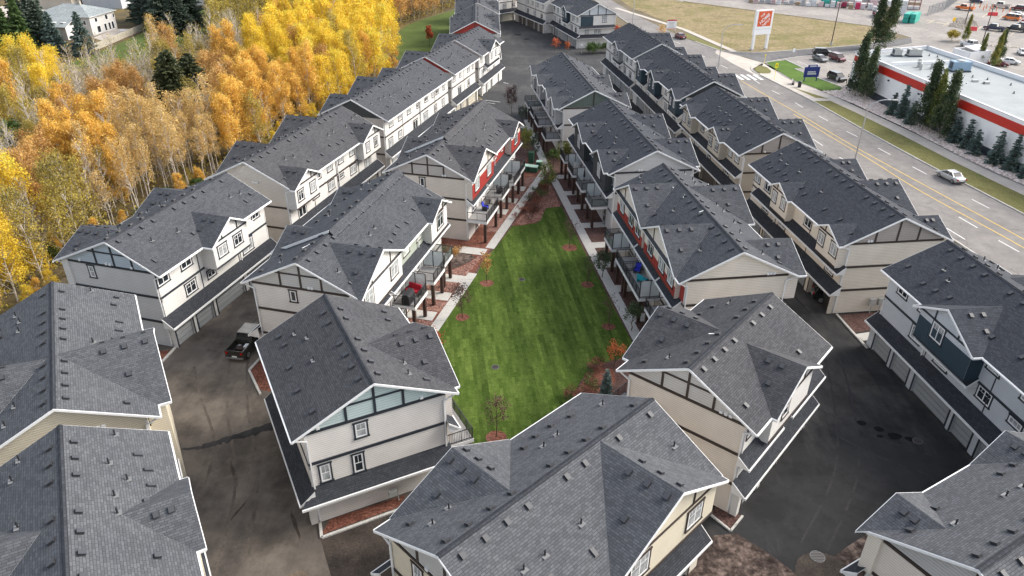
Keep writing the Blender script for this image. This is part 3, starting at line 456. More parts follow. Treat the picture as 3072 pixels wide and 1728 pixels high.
FOREST = {
 'o': '-51.3,60.8 -56,70.7 -57.2,81.3 -58.4,83 -60.3,84.5 -59.2,85.8 -61.7,86.4 -59.1,87.6 -61.4,87.6 -61.4,91.2 -65.3,97.6 -65.5,99.3 -68.4,99.5 -66.5,106.4 -68.3,106 -67.7,109.3 -66.1,110.6 -69.8,111.5 -81.7,110.3 -69,112.2 -66.4,115.3 -68.3,116.2 -71.3,115.5 -67.9,119 -72.6,118.8 -49.4,123.3 -68.4,123.6 -70.1,121.8 -48.3,124.5 -51.1,125.2 -68.9,126 -49.6,129.4 -66.4,128.9 -69,129.2 -44.7,132.3 -50.8,131.6 -69,131.5 -71.7,131.2 -53,135.3 -36.6,140 -55.7,141.4 -58.8,139.6 -42.6,143.3 -58.7,142.6 -61.1,142.7 -55.5,145.9 -59.7,147.2 -60.3,149.9 -61.8,149.8 -45,153.1 -59.4,153.5 -71.9,155.8 -63.3,190.2 -54.1,200.5 -35.1,206.3 -33.8,227.6 -34,231.4 -30.4,234.9 -35.8,234.1 -29.3,238.1 -34.9,238.6 -72.7,238.7 -27.3,243 -37.7,242.2 -25.8,246.8 -30.7,245.6 -36.6,248.3 -25.5,249.5 -28.8,252 -34.5,252.6 -39.8,252.6 -43.3,251.9 -46.2,252.1 -28.1,255.9 -31.8,255.6 -35.5,253.6 -45.7,256.2 -54.3,254.8 -24,259 -29.4,260.7 -32.5,257.8 -39.5,258.9 -18,262.7 -24.4,264.9 -26.7,264.8 -33.1,263.3 -36.5,264.4 -23,268.9 -28.2,267.2 -32,267 -37.6,268.9 -40.4,266.8 -45.5,266.3 -23.7,272.2 -29.3,270 -38.2,272.5 -43.4,271.1 -51.5,271.3',
 'y': '-52.5,66.5 -54.7,68 -54.9,70.4 -59,75.7 -59.8,76.7 -58.6,79.9 -61.1,78.8 -62.9,79.3 -81.1,126.6 -83,129.5 -81.6,130.9 -85.1,132.8 -35.8,134.6 -34.5,136.7 -84.9,136.5 -87.2,137.3 -33.7,141.9 -40.2,139.9 -43.3,140.6 -88.8,141.4 -33.1,144.1 -39.7,142.9 -89.2,143.9 -92.4,143.2 -35.9,147.9 -38.3,147.9 -44.8,146.9 -48.9,146.5 -92.6,147.8 -97.6,145.8 -102.8,147.8 -35.3,149.7 -39.4,150.4 -41.4,150.3 -46,149.4 -49.6,149.2 -51.7,151 -32.8,153.7 -36,152.8 -38,152.5 -42.7,152.2 -48.4,154 -52.1,152.3 -35.2,156 -38,155.3 -41.8,156.9 -45,156.5 -48.6,155.5 -51.5,156 -54,157.2 -29.9,158.7 -33.2,158.6 -39.2,159.6 -42.5,158.8 -46.9,159.4 -51.4,158.7 -53.8,159.4 -30.5,162.5 -31.9,162.8 -36.4,162.4 -43.1,161.7 -45.9,163.1 -56.6,161.8 -33.7,163.7 -39.9,165 -42.3,164.6 -49,166.1 -52.5,164.6 -57.2,166 -34.3,169.5 -39.3,170.7 -44.6,169.2 -48.8,167.9 -53.6,169.5 -55.7,167.8 -30.4,174.2 -34.8,173.2 -39.3,174.7 -48.2,173 -52,172.4 -29.6,178.9 -35.2,175.9 -39.8,178 -50,178.1 -54.5,178.6 -34.6,180.9 -39.1,182.7 -43.1,180.9 -53.6,182.2 -57,181.3 -34.1,184.7 -41.5,186.5 -49.8,184.7 -52.9,185.7 -31.9,190.9 -37.7,189.8 -42.3,188.6 -45.6,190.3 -49.1,188.9 -54.2,188.4 -60.7,191.2 -32.7,194.9 -37.9,194.7 -41,193 -48,194.4 -52.8,195.2 -56.6,192.2 -60.1,193.3 -37,196.8 -44,198.7 -48.7,198.1 -52.6,196.4 -58.3,198 -38.7,202.3 -43.6,200.3 -57.2,202.9 -62.7,202.8 -40.3,205.2 -50.8,204.7 -55,207.1 -34.2,211 -39.3,209.2 -43.7,211.2 -48.9,210 -53.5,211.2 -60.3,208.9 -64.5,208.8 -41,213.6 -43.9,214.7 -49.3,214 -55.1,214.6 -57.9,215.5 -63.3,213.6 -68.1,215.1 -39.5,216.8 -45.8,219.6 -50.6,218.5 -53.6,218.6 -57.8,218.5 -62.3,216.7 -67.8,219.8 -37,223.3 -39.4,223.4 -49,223.2 -52.9,221.8 -59.9,223 -63.7,221.6 -69.8,223.5 -40,226.4 -43.6,228.1 -47,227.7 -52.3,227.2 -58.1,226.5 -62.3,227.8 -67,228 -71.1,227.7 -42.9,231.9 -48.6,230.7 -57.3,230.3 -62.3,231.6 -66.5,231.5 -71,230.7 -40.9,233.5 -45,234.9 -48.4,234.3 -52.7,235.5 -59.2,235.1 -64.3,233.7 -68.9,234.1 -73.5,234.7 -37.4,237.1 -44,238.7 -47.8,240.2 -52.9,237.6 -56.6,238.2 -63.3,240.1 -66.6,239.7 -76.1,240.3 -43.4,244.2 -45.9,243.5 -50.5,241.8 -55.1,241.7 -68.6,243.1 -55.6,263 -34.2,272.6',
 't': '-54.5,66.2 -51.7,70.2 -51.6,75.1 -51,77.4 -52.8,79.3 -51.7,81.2 -66.3,84.2 -57.1,86.4 -53.3,90.2 -70.3,102.6 -74,109 -78.4,108.7 -77.2,110.6 -40.4,112.9 -51.4,114.2 -80,113.2 -83.4,116.5 -74.9,120.6 -77.9,119.5 -85.3,119.9 -88.4,118.6 -77.5,123 -80.8,123.2 -83.9,123.3 -89.5,122.8 -87.5,126.1 -91.2,126.2 -88,128.3 -89.6,129 -94.2,128.7 -88,132.2 -95.2,132.1 -89,134.4 -95.8,134.8 -90.8,138.4 -96.2,138.5 -98.4,137.4 -65,139.7 -97.7,140.4 -100.8,140.7 -46.7,144.3 -51.6,143.1 -68.8,143.7 -94.9,142.9 -102.3,144.5 -69.8,146.6 -94.8,145.7 -32,150.1 -69.7,150.6 -65.9,152.1 -70.3,152.5 -65.1,156.5 -39.7,163 -74,163.3 -82.6,173 -65.2,194.2 -70.6,192.6 -75.5,193.7 -67.4,198.9 -72.3,196.2 -76.9,197 -66.3,202.4 -70.1,200.6 -76.2,201.7 -79.4,201.5 -46.2,206.8 -59.5,206.2 -67.2,206 -74.1,206 -76.9,205.6 -81,205.2 -69.5,211.2 -72.2,209.4 -78.4,208.5 -77.5,212.6 -82.3,215.7 -72.8,218.4 -76.5,216.7 -81.4,216.8 -72.7,222.9 -77.1,223.2 -84.1,221.6 -87.5,223.4 -77.8,227.6 -81.4,227.5 -84.9,226.3 -53.4,230.5 -74.8,230.6 -81.4,230 -83.7,228.9 -88.3,231.5 -77.9,235.1 -85.5,234.6 -81.9,239.4 -84.9,237.1 -90.2,239 -76.3,242 -80.7,242.5 -84.4,243 -89.2,242.6 -79,246.3 -81.9,246.6 -87.8,247.8 -53.8,252.6 -76.2,251.2 -81,249.6 -91,250.3 -75.1,253.4 -77.4,253.9 -82.1,253.9 -86.4,255.9 -41.5,258.2 -61.9,258.4 -76.3,259.5 -81.1,259.4 -85.6,260 -88.7,258.6 -46.4,263.5 -75.5,262.4 -80.8,263.9 -85,263 -89.4,262.6 -18,267.8 -54.7,268.8 -79,266.6 -88.5,268.3 -16,269.8 -20.4,272.2 -48.8,271.3 -80.2,272 -87.1,270.6',
 'b': '-54.2,73.3 -53.5,74.4 -56.5,74.7 -56.3,76.6 -61.1,77.2 -56.5,78.9 -60.3,81.9 -64.8,82.4 -52.6,84.2 -55,84.6 -63,84.3 -51.5,85.8 -65.5,85.8 -64.6,88.1 -68.2,88.1 -66.1,90.9 -54.7,93.2 -67.9,93.7 -70.9,93.4 -53.1,96.1 -67.6,94.7 -69.2,96 -72.2,95.1 -49.7,98.4 -55.8,97.3 -70.7,97 -73.8,98 -70.6,99.8 -73.1,100.4 -76.6,100.6 -67.3,102 -73.9,102.4 -76.6,102.9 -49,105 -64.2,104 -65.8,103.8 -68.3,104.2 -78.6,104.3 -58.3,107.2 -72,107.1 -71.9,107.9 -75.8,109.5 -49.5,111.7 -72,111.4 -74.5,111.2 -49,113.6 -48.7,115.7 -50.7,117.1 -75.2,117.3 -78.8,116.9 -40.9,118.6 -50.1,118.4 -75.1,122.5 -72.6,126.5 -76.1,124.4 -83.5,125.7 -50.9,128 -72.4,128.2 -75.7,128.2 -79,128.6 -75.6,130.9 -78.5,131.5 -93.6,130.9 -68,135.6 -72.4,134.6 -74.5,135.4 -79.7,134.8 -82.6,135.2 -86.1,135.7 -91.3,135.3 -67.8,137.2 -71.1,136.7 -73,138.1 -77.1,138.5 -80.6,137.1 -50.8,140.2 -62.8,140.1 -69.3,141.8 -72.6,140.8 -76,141.3 -80,141.1 -81.7,139.9 -85.2,139.6 -92.3,140.2 -70.9,143.2 -74.5,142.6 -78.8,144.3 -81.4,143.1 -86.4,144.5 -99,143 -42.9,148 -73.6,146.3 -78.2,146.2 -80.3,146.5 -84.1,146 -88.1,147.2 -56.2,150.4 -74.3,149.6 -77.3,150.3 -80.7,149.8 -83.1,149.6 -86.2,150.9 -56.7,152.6 -62.3,153.7 -74.3,152.3 -76.9,151.8 -81.7,152.5 -37.4,159.9 -57.4,158.8 -62,160 -65.7,158.6 -68.1,158.7 -51.1,161.8 -53.1,162.8 -60.3,161.8 -63.2,163.1 -68.3,161.8 -70.3,162.8 -77.7,161.5 -29.4,164.3 -62.8,166.4 -65,166 -71.2,166.3 -77.3,166.5 -61.4,169.2 -66,169.3 -71.2,170.8 -77,168.2 -80.5,170 -45.4,171.9 -62.5,173.3 -66.7,174.1 -71.2,172.6 -78.4,173.3 -44.7,178.9 -64.1,176.7 -66.3,178.2 -70.7,177.2 -29.2,180.7 -61.4,180.4 -68.3,182.8 -72.9,182.6 -43.8,185.5 -62.2,184.9 -67.5,184.1 -69.5,189.5 -72.7,190.1 -33.9,197.8 -47.2,202 -64.1,205.3 -71.1,213.1 -44.1,221.5 -82.2,234.4 -91.5,235.7 -32.4,244.4 -92,241.4 -67.6,252.2 -84.2,249.4 -59.4,254.8 -67.1,259.6 -40.7,262.2 -71.6,264.4 -49.2,268.8 -85.2,268.2',
 'g': '-58.1,72.8 -51.1,88.8 -55.1,89.3 -58,88 -55.3,90.7 -53.1,93.6 -64.5,93.7 -56.9,96 -59.4,95.5 -57.6,96.8 -61.7,98.2 -62.8,97.2 -57.2,99.9 -60.1,98.9 -63.3,100.5 -60.3,101.2 -62.3,102.9 -65.8,101.4 -59.6,103.8 -61.3,104 -42.7,106.7 -63.8,105.7 -79.2,106.9 -44.5,109.6 -43.4,111.8 -44.2,113.3 -71.6,114 -41.8,115.5 -44.4,115.2 -44.6,119.6 -47.2,120.3 -83,118.5 -38.8,121.5 -43.8,123.6 -47.4,123.3 -42.1,124.5 -45.2,125.2 -38,128.7 -42,128.2 -45.5,128.9 -37,131.8 -40.8,132.4 -48.1,131.9 -40.4,134.8 -42.5,133.4 -46,133.7 -50.6,134.8 -39.7,137.7 -43.5,136.7 -46.3,137.5 -48.7,138.3 -52.4,138.2 -48,141.4 -36.2,144.2 -53.3,143.3 -53,146.5 -106.6,145.8 -30.8,156.1 -59.4,157 -61.1,155.2 -58.5,177.9 -48,180.4 -60.8,199 -37.7,229 -59.7,244.4 -66.6,243.6 -41.4,246.4 -45.1,248.4 -51.2,246.6 -55.1,245.3 -60.4,246.2 -63.9,246.1 -67.7,245.7 -72,245.8 -58.1,250.8 -62.9,251.4 -71.6,251 -42,254.4 -51.5,256.3 -62.8,253.8 -68.5,256.1 -48,258.4 -51.8,259.3 -56.3,259.8 -70.4,260.6 -60.5,262 -64.7,263.9 -59,268.1 -66.4,267.8 -69.2,266.2 -74.3,267.6 -58.4,272.7 -61.4,271.6 -67,272.2 -71.3,272.6 -76.4,271',
 'p': '-50.5,83.6 -48.5,87 -53.4,86.6 -49.8,88.6 -48.2,90.3 -50.6,91.1 -50.5,93.9 -46.3,94.8 -48.9,96.1 -51.7,94.9 -45.8,96.6 -47.9,97.4 -52.7,97.8 -44.8,100 -47.3,99.3 -50,100.5 -52.5,100.6 -54.8,100 -44.2,101.3 -47.4,102.2 -49.4,101.8 -53,102.8 -55.3,101.2 -56.9,102.8 -44,103.5 -44.9,104.2 -50.1,103.7 -53.1,104 -55.5,104.8 -46,106.2 -47.4,106.6 -50.7,107.3 -53.8,106 -54.7,106.3 -60.8,107.3 -48.2,108.6 -50.5,109.1 -53.8,107.9 -46.4,110.6 -50.6,110.3 -79.6,111.1 -83.2,114.2 -85.6,117.6 -75.1,158.6 -58.7,174.6 -60.1,184.8 -50.1,262.7',
 'n': '-72.2,103.7 -73.7,104.4 -74.5,106 -75.6,106 -75.6,112.1 -64,144.2 -63.9,146.9 -67.4,147.6 -66.2,149.9 -68.1,156.1 -71.9,159.1',
}
# ---------------------------------------------------------------- townhouse blocks
ZE, ZR = 8.1, 10.9
F2, F3 = 2.75, 5.45
WMESH = {}
def window_meshes(w, h, style, trim, blind):
    k = (w, h, style, trim, blind)
    if k in WMESH: return WMESH[k]
    f = MB(); t = 0.11
    # casing (dark or white), head and sill stand a little prouder; canonical window faces -Y, centre at origin
    f.box(-w / 2 - t, -w / 2, -.05, 0.02, -h / 2, h / 2, trim); f.box(w / 2, w / 2 + t, -.05, 0.02, -h / 2, h / 2, trim)
    f.box(-w / 2 - t - .05, w / 2 + t + .05, -.07, 0.02, h / 2, h / 2 + t, trim); f.box(-w / 2 - t - .05, w / 2 + t + .05, -.09, 0.02, -h / 2 - t, -h / 2, trim)
    a = 0.11; W = 'white_trim'
    f.box(-w / 2, -w / 2 + a, -.035, .02, -h / 2, h / 2, W); f.box(w / 2 - a, w / 2, -.035, .02, -h / 2, h / 2, W)
    f.box(-w / 2 + a, w / 2 - a, -.035, .02, h / 2 - a, h / 2, W); f.box(-w / 2 + a, w / 2 - a, -.035, .02, -h / 2, -h / 2 + a, W)
    if style == 'slider':
        f.box(-.04, .04, -.032, .02, -h / 2 + a, h / 2 - a, W)
        for x in (-w / 4, w / 4): f.box(x - .015, x + .015, -.026, .015, h * .12, h / 2 - a, W)
        f.box(-w / 2 + a, -.04, -.024, .015, h * .12 - .015, h * .12 + .015, W); f.box(.04, w / 2 - a, -.024, .015, h * .12 - .015, h * .12 + .015, W)
    elif style == 'hung':
        f.box(-w / 2 + a, w / 2 - a, -.03, .02, -.03, .03, W)
        f.box(-.015, .015, -.026, .015, .03, h / 2 - a, W)
    elif style == 'door':
        f.box(-.05, .05, -.032, .02, -h / 2 + a, h / 2 - a, W)
    elif style == 'transom':
        for x in (-w / 6, w / 6): f.box(x - .02, x + .02, -.03, .02, -h / 2 + a, h / 2 - a, W)
    fr = f.mesh('window_frame')
    p = MB(); p.box(-w / 2 + .03, w / 2 - .03, -.016, .01, -h / 2 + .03, h / 2 - .03, 'pane_blind' if blind else 'pane_glass'); pn = p.mesh('window_pane')
    WMESH[k] = (fr, pn); return fr, pn
ROT = {'N': 0, 'R': R(90), 'L': R(-90), 'F': R(180)}
def window(root, side, off, along, z, w, h, style='slider', trim='dark_trim', blind=None):
    if blind is None: blind = rnd.random() < 0.58
    fr, pn = window_meshes(round(w, 2), round(h, 2), style, trim, blind)
    loc = {'N': (along, off, z), 'F': (along, off, z), 'R': (off, along, z), 'L': (-off, along, z)}[side]
    o = link('window', fr, root, loc, ROT[side]); link('window_pane', pn, o); return o
def vent_meshes():
    m = MB(); m.box(-.2, .22, -.2, .2, -.02, .012, 'vent_plastic')
    pts = [(-.17, -.16, .01), (.17, -.16, .01), (.17, .16, .01), (-.17, .16, .01), (-.16, -.15, .14), (.22, -.15, .14), (.22, .15, .14), (-.16, .15, .14)]
    m.add(pts, [(0, 1, 5, 4), (1, 2, 6, 5), (2, 3, 7, 6), (3, 0, 4, 7)], 'vent_plastic'); m.add([pts[i] for i in (4, 5, 6, 7)], [(0, 1, 2, 3)], 'vent_top')
    a = m.mesh('roof_vent')
    m = MB(); m.box(-.2, .2, -.22, .2, -.02, .01, 'flashing'); b = m
    m.tube((0, 0, 0), (0, 0, .42), .055, .05, 8, 'vent_plastic'); return a, m.mesh('vent_pipe')
VENT, PIPE = vent_meshes()
# low slotted exhaust hood
_m = MB(); _m.box(-.3, .3, -.16, .16, -.02, .012, 'vent_plastic'); _m.box(-.24, .24, -.13, .13, .012, .11, 'vent_top'); HOOD = _m.mesh('exhaust_hood')
def on_slope(root, name, me, x, y, z, sx, sy):
    """lay a small mesh on a roof plane whose height falls sx per metre along x and sy along y; local +x points down the slope"""
    n = Vector((sx, sy, 1)).normalized(); dn = Vector((sx, sy, -(sx * sx + sy * sy))).normalized() if (sx or sy) else Vector((1, 0, 0)); b = n.cross(dn)
    o = link(name, me, root); M = Matrix((dn, b, n)).transposed()
    o.rotation_euler = M.to_euler(); o.location = (x, y, z); return o
def pipe_upright(root, x, y, z): return link('vent_pipe', PIPE, root, (x, y, z))
GDOOR = {}
def garage_door_mesh(w, mat):
    k = (round(w, 2), mat)
    if k not in GDOOR:
        m = MB(); n = 4; h = 2.15 / n
        for i in range(n):
            m.box(-w / 2, w / 2, -.04, .03, i * h + .012, (i + 1) * h - .012, mat)
        m.box(-w / 2, w / 2, -.02, .03, 0, 2.15, mat)
        GDOOR[k] = m.mesh('garage_door')
    return GDOOR[k]
def skirt(root, side, w, reach, u0, u1, zt, zb, L, ends=(True, True)):
    s = 1 if side == 'R' else -1; m = MB()
    a, b = s * (w - .02), s * reach
    pts = [(a, u0, zt), (b, u0, zb), (b, u1, zb), (a, u1, zt)]
    if s < 0: pts.reverse()
    m.slab(pts, .09, 'shingle_dark', 'white_trim'); o = m.build('skirt_roof', root)
    f = MB(); f.beam((b + s * .03, u0 - .03, zb - .1), (b + s * .03, u1 + .03, zb - .1), .1, .17, 'white_trim')
    for u, e in ((u0, -1), (u1, 1)):
        f.beam((a, u + e * .02, zt - .1), (b, u + e * .02, zb - .1), .05, .17, 'white_trim')
        f.prism([(a, u - e * .03, zt - .12), (b, u - e * .03, zb - .12), (b, u - e * .03, zb - .18), (a, u - e * .03, zb - .18)], (0, -e * .03, 0), 'white_trim')
    f.build('fascia', o); return o
RAILS = {}
def balcony(root, side, w, vo, u0, u1, kind='bars', screens=(), zt=2.95):
    """deck on two thick posts; kind of railing: bars or glass; frosted screens stand across the deck"""
    s = 1 if side == 'R' else -1; m = MB()
    m.box(s * w, s * vo, u0, u1, zt - .06, zt, 'deck_board'); m.box(s * w, s * (vo + .04), u0 - .04, u1 + .04, zt - .36, zt - .062, 'white_trim')
    o = m.build('balcony', root)
    for u in (u0 + .25, u1 - .25):
        p = MB(); p.box(s * (vo - .42), s * (vo - .1), u - .16, u + .16, 0, zt - .37, 'post_brown'); p.build('balcony_post', o)
    r = MB(); segs = [((s * (vo - .04), u0), (s * (vo - .04), u1))]
    if u0 not in screens: segs.append(((s * w, u0 + .04), (s * vo, u0 + .04)))
    if u1 not in screens: segs.append(((s * w, u1 - .04), (s * vo, u1 - .04)))
    g = MB()
    for a, b in segs:
        a, b = Vector((*a, 0)), Vector((*b, 0)); L = (b - a).length
        r.beam((a.x, a.y, zt + 1.0), (b.x, b.y, zt + 1.0), .06, .05, 'black_metal'); r.beam((a.x, a.y, zt + .1), (b.x, b.y, zt + .1), .04, .04, 'black_metal')
        n = int(L / .13) if kind == 'bars' else max(1, int(L / 1.2))
        for i in range(n + 1):
            q = a.lerp(b, i / n); t = .011 if kind == 'bars' and i % 9 else .025; r.box(q.x - t, q.x + t, q.y - t, q.y + t, zt, zt + 1.0, 'black_metal')
        if kind == 'glass': g.beam((a.x, a.y, zt + .55), (b.x, b.y, zt + .55), .012, .84, 'rail_glass')
    r.build('railing', o)
    if g.v: g.build('glass_panel', o)
    for u in screens:
        q = MB(); n = 2; uu = u + (.05 if u == u0 else -.05)
        x0, x1 = s * (w + .1), s * (vo - .08)
        for i in range(n + 1):
            x = x0 + (x1 - x0) * i / n; q.box(x - .035, x + .035, uu - .035, uu + .035, zt, zt + 1.95, 'black_metal')
        q.beam((x0, uu, zt + 1.95), (x1, uu, zt + 1.95), .06, .05, 'black_metal'); q.beam((x0, uu, zt + .12), (x1, uu, zt + .12), .05, .05, 'black_metal')
        so = q.build('privacy_screen', o)
        q = MB(); q.beam((x0, uu, zt + 1.03), (x1, uu, zt + 1.03), .014, 1.76, 'frosted'); q.build('glass_panel', o)
    return o
def gable_trim(root, y, wl, wr, hl, hr, style, trim, face=-1, zb=ZE + .12, panel=None, zr=ZR):
    """accent field and half timbering above the eave line on the end wall at y; face -1 looks toward -y"""
    def top(x): return zr - .24 - (abs(x) * (zr - ZE) / (hl if x < 0 else hr))
    if panel:
        m = MB(); xl, xr = -wl, wr
        pts = [(xl, y, min(zb, top(xl))), (xr, y, min(zb, top(xr)))]
        pts = [(xl * .999, y, zb - .02), (xr * .999, y, zb - .02)]
        ex = lambda side: (zr - .24 - zb) * ((hr if side > 0 else hl) / (zr - ZE))
        xr2, xl2 = ex(1), -ex(-1)
        m.prism([(xl2, y, zb), (xr2, y, zb), (0, y, zr - .24)], (0, face * .035, 0), panel); m.build('gable_panel', root)
    t = MB(); yy = y + face * .05
    t.beam((-wl, yy, ZE - .02), (wr, yy, ZE - .02), .07, .2, trim); t.build('timber', root) if style != 'none' else None
    if style in ('cross', 'posts', 'rail'):
        xs = {'cross': (-.01,), 'posts': (-2.3, -.01, 2.2), 'rail': (-2.0, -.01, 2.0)}[style]
        for x in xs:
            t = MB(); t.box(x - .09, x + .09, yy - .035, yy + .035, ZE + .09, top(x), trim); t.build('timber', root)
        if style == 'rail':
            zt = ZE + 1.35; f = (zr - .24 - zt) / (zr - ZE)
            t = MB(); t.beam((-f * hl, yy + face * .004, zt), (f * hr, yy + face * .004, zt), .07, .15, trim); t.build('timber', root)

def block(spec):
    g = spec.get
    x, y, yaw, L = spec['pos']; hl, hr = g('half', (5.75, 5.75)); wl, wr = hl - .85, hr - .85
    root = thing('townhouse_block', spec['label'], 'townhouse', (x, y, 0), -R(yaw), g('group', 'townhouse blocks of the estate'))
    body, trim, sh = g('body', 'siding_greige'), g('trim', 'dark_trim'), g('roof', 'shingle')
    slL, slR = (ZR - ZE) / hl, (ZR - ZE) / hr
    ov = .42; W = 'white_trim'
    side_mat = g('side', body)  # left rows: off-white long walls carry sunlight in their siding colour
    # walls: one pentagon prism
    m = MB(); tz = lambda xx: ZR - .2 - abs(xx) * (slL if xx < 0 else slR)
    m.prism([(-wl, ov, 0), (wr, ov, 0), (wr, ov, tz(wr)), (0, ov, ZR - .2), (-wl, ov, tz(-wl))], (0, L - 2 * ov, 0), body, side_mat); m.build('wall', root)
    # main roof
    m = MB()
    m.slab([(0, 0, ZR), (0, L, ZR), (-hl, L, ZE), (-hl, 0, ZE)], .1, sh, W); m.slab([(0, 0, ZR), (hr, 0, ZE), (hr, L, ZE), (0, L, ZR)], .1, sh, W)
    roof = m.build('roof', root)
    c = MB(); c.slab([(0, 0, ZR + .03), (0, L, ZR + .03), (-.17, L, ZR - .17 * slL + .03), (-.17, 0, ZR - .17 * slL + .03)], .05, 'shingle_dark'); c.slab([(0, 0, ZR + .03), (.17, 0, ZR - .17 * slR + .03), (.17, L, ZR - .17 * slR + .03), (0, L, ZR + .03)], .05, 'shingle_dark'); c.build('ridge_cap', roof)
    for yy in (-.02, L + .02):
        f = MB(); f.beam((-hl - .02, yy, ZE - .11), (0, yy, ZR - .11), .05, .17, W); f.beam((0, yy, ZR - .11), (hr + .02, yy, ZE - .11), .05, .17, W); f.build('fascia', roof)
    crosses = g('cross', [])
    for s, h in ((-1, hl), (1, hr)):      # eave gutter, interrupted by cross gables that run past the eave
        cuts = sorted([(u - hw, u + hw) for sd, u, hw, vt in crosses if (sd == 'R') == (s > 0)])
        a = 0.0
        for c0, c1 in cuts + [(L, L)]:
            if c0 > a + .2: f = MB(); f.beam((s * (h + .04), a, ZE - .1), (s * (h + .04), c0, ZE - .1), .11, .13, W); f.build('gutter', roof)
            a = max(a, c1)
    lift = g('lift')          # the further part of the left slope sits a little higher and wider
    if lift:
        m = MB(); e = .55; zz = .32
        m.slab([(0.12, lift, ZR + zz), (0.12, L + .01, ZR + zz), (-hl - e, L + .01, ZE - slL * e + zz), (-hl - e, lift, ZE - slL * e + zz)], .3, sh, 'shingle_dark')
        m.slab([(0.12, lift, ZR + zz), (.75, lift, ZR + zz - .63 * slR - .29), (.75, L + .01, ZR + zz - .63 * slR - .29), (.12, L + .01, ZR + zz)], .1, sh, 'shingle_dark')
        m.build('upper_roof', root)
        f = MB(); f.beam((-hl - e, lift - .03, ZE - slL * e + zz - .1), (.12, lift - .03, ZR + zz - .1), .05, .26, W); f.beam((-hl - e - .04, lift, ZE - slL * e + zz - .12), (-hl - e - .04, L, ZE - slL * e + zz - .12), .1, .2, W); f.build('fascia', root)
    # cross gables
    for sd, u, hw, vt in crosses:
        s = 1 if sd == 'R' else -1; h, w, sl = (hr, wr, slR) if s > 0 else (hl, wl, slL)
        zc = min(ZE + hw * sl, ZR - .001); vs = (ZR - zc) / sl
        big = hw > 4.2 or g('wing', False)
        S_, T_ = (s * vs, u, zc), (s * vt, u, zc)
        m = MB()
        for e in (-1, 1):
            pts = [S_, T_, (s * vt, u + e * hw, ZE), (s * h, u + e * hw, ZE)] if abs(vt) > h + .01 else [S_, T_, (s * vt, u + e * hw, ZE)]
            if s * e > 0: pts = pts[::-1]
            # order so that the top faces up
            a, b, c = (Vector(p) for p in pts[:3])
            if (b - a).cross(c - a).z < 0: pts = pts[::-1]
            pts = [(p[0], p[1], p[2] + .006) for p in pts]
            m.slab(pts, .1, sh, W)
        co = m.build('cross_gable_roof', root)
        f = MB(); xx = s * (vt + .02)
        f.beam((xx, u - hw, ZE - .1), (xx, u, zc - .1), .05, .17, W); f.beam((xx, u, zc - .1), (xx, u + hw, ZE - .1), .05, .17, W)
        if vt > h + .2:
            for e in (-1, 1): f.beam((s * h, u + e * (hw + .03), ZE - .1), (s * vt, u + e * (hw + .03), ZE - .1), .08, .16, W)
        f.build('fascia', co)
        # bump-out wall below it
        zb = spec.get('bump_z', {}).get(sd, F3 - .05) if not (big and sd not in g('front', '')) else 0
        bw = hw - .55; wf = vt - .42
        if wf > w + .05:
            m = MB(); zt = ZE + (hw - bw) * sl - .15
            bm_ = g('bump_body', side_mat) if sd in g('front', '') else side_mat
            m.prism([(s * wf, u - bw, zb), (s * wf, u + bw, zb), (s * wf, u + bw, zt), (s * wf, u, zc - .16), (s * wf, u - bw, zt)], (-s * (wf - w + .3), 0, 0), bm_, g('return_body', bm_))
            m.build('bay_wall', root)
            if g('bay_accent') and sd in g('front', ''):
                mt_, top_ = g('bay_accent'); t = MB(); t.box(s * wf, s * (wf + .03), u - bw - .01, u + bw + .01, zb + .15, top_, mt_); t.build('accent_panel', root)
            if g('timber_bays', True) and sd in g('front', ''):
                t = MB(); xx = s * (wf + .035)
                t.beam((xx, u - bw, ZE + .05), (xx, u + bw, ZE + .05), .07, .15, trim)
                for q in (-.45, .45): t.box(xx - .03, xx + .03, u + q * bw - .06, u + q * bw + .06, ZE + .13, ZE + (hw - abs(q) * bw) * sl - .2, trim)
                t.build('timber', root)
                t = MB(); t.beam((xx, u - bw, zb + .1), (xx, u + bw, zb + .1), .07, .16, trim); t.build('belly_band', root)
        # a few vents on the cross gable
        if hw > 2.6:
            for k in range(2 if hw < 4.2 else 3):
                e = -1; q = vs + (vt - vs) * (.45 + .22 * k)
                if q < vt - .4:
                    for e in ((-1,) if hw < 4.2 else (-1, 1)): on_slope(co, 'roof_vent', VENT, s * q, u + e * .6, zc - .6 * sl + .01, 0, e * sl)
            if hw > 3.2: on_slope(co, 'roof_vent', VENT, s * (h - 1.3), u - hw * .5, ZE + hw * .5 * sl + .01, 0, -sl)
    # ridge and field vents
    def clear(s, u, v):
        for sd, cu, hw, vt in crosses:
            if (sd == 'R') == (s > 0):
                sl = slR if s > 0 else slL; zc = ZE + hw * sl
                if zc - abs(u - cu) * sl > ZR - v * sl - .05: return False
        return True
    step = 1.55
    k = 0; u = .9 + rnd.uniform(0, .4)
    while u < L - .8:
        for s, sl in ((-1, slL), (1, slR)):
            v = .62
            if (k % 5 != 4) and clear(s, u, v): on_slope(roof, 'roof_vent', VENT, s * v, u, ZR - v * sl + .005 + (.3 if lift and s < 0 and u > lift else 0), s * sl, 0)
        k += 1; u += step
    u = 1.3
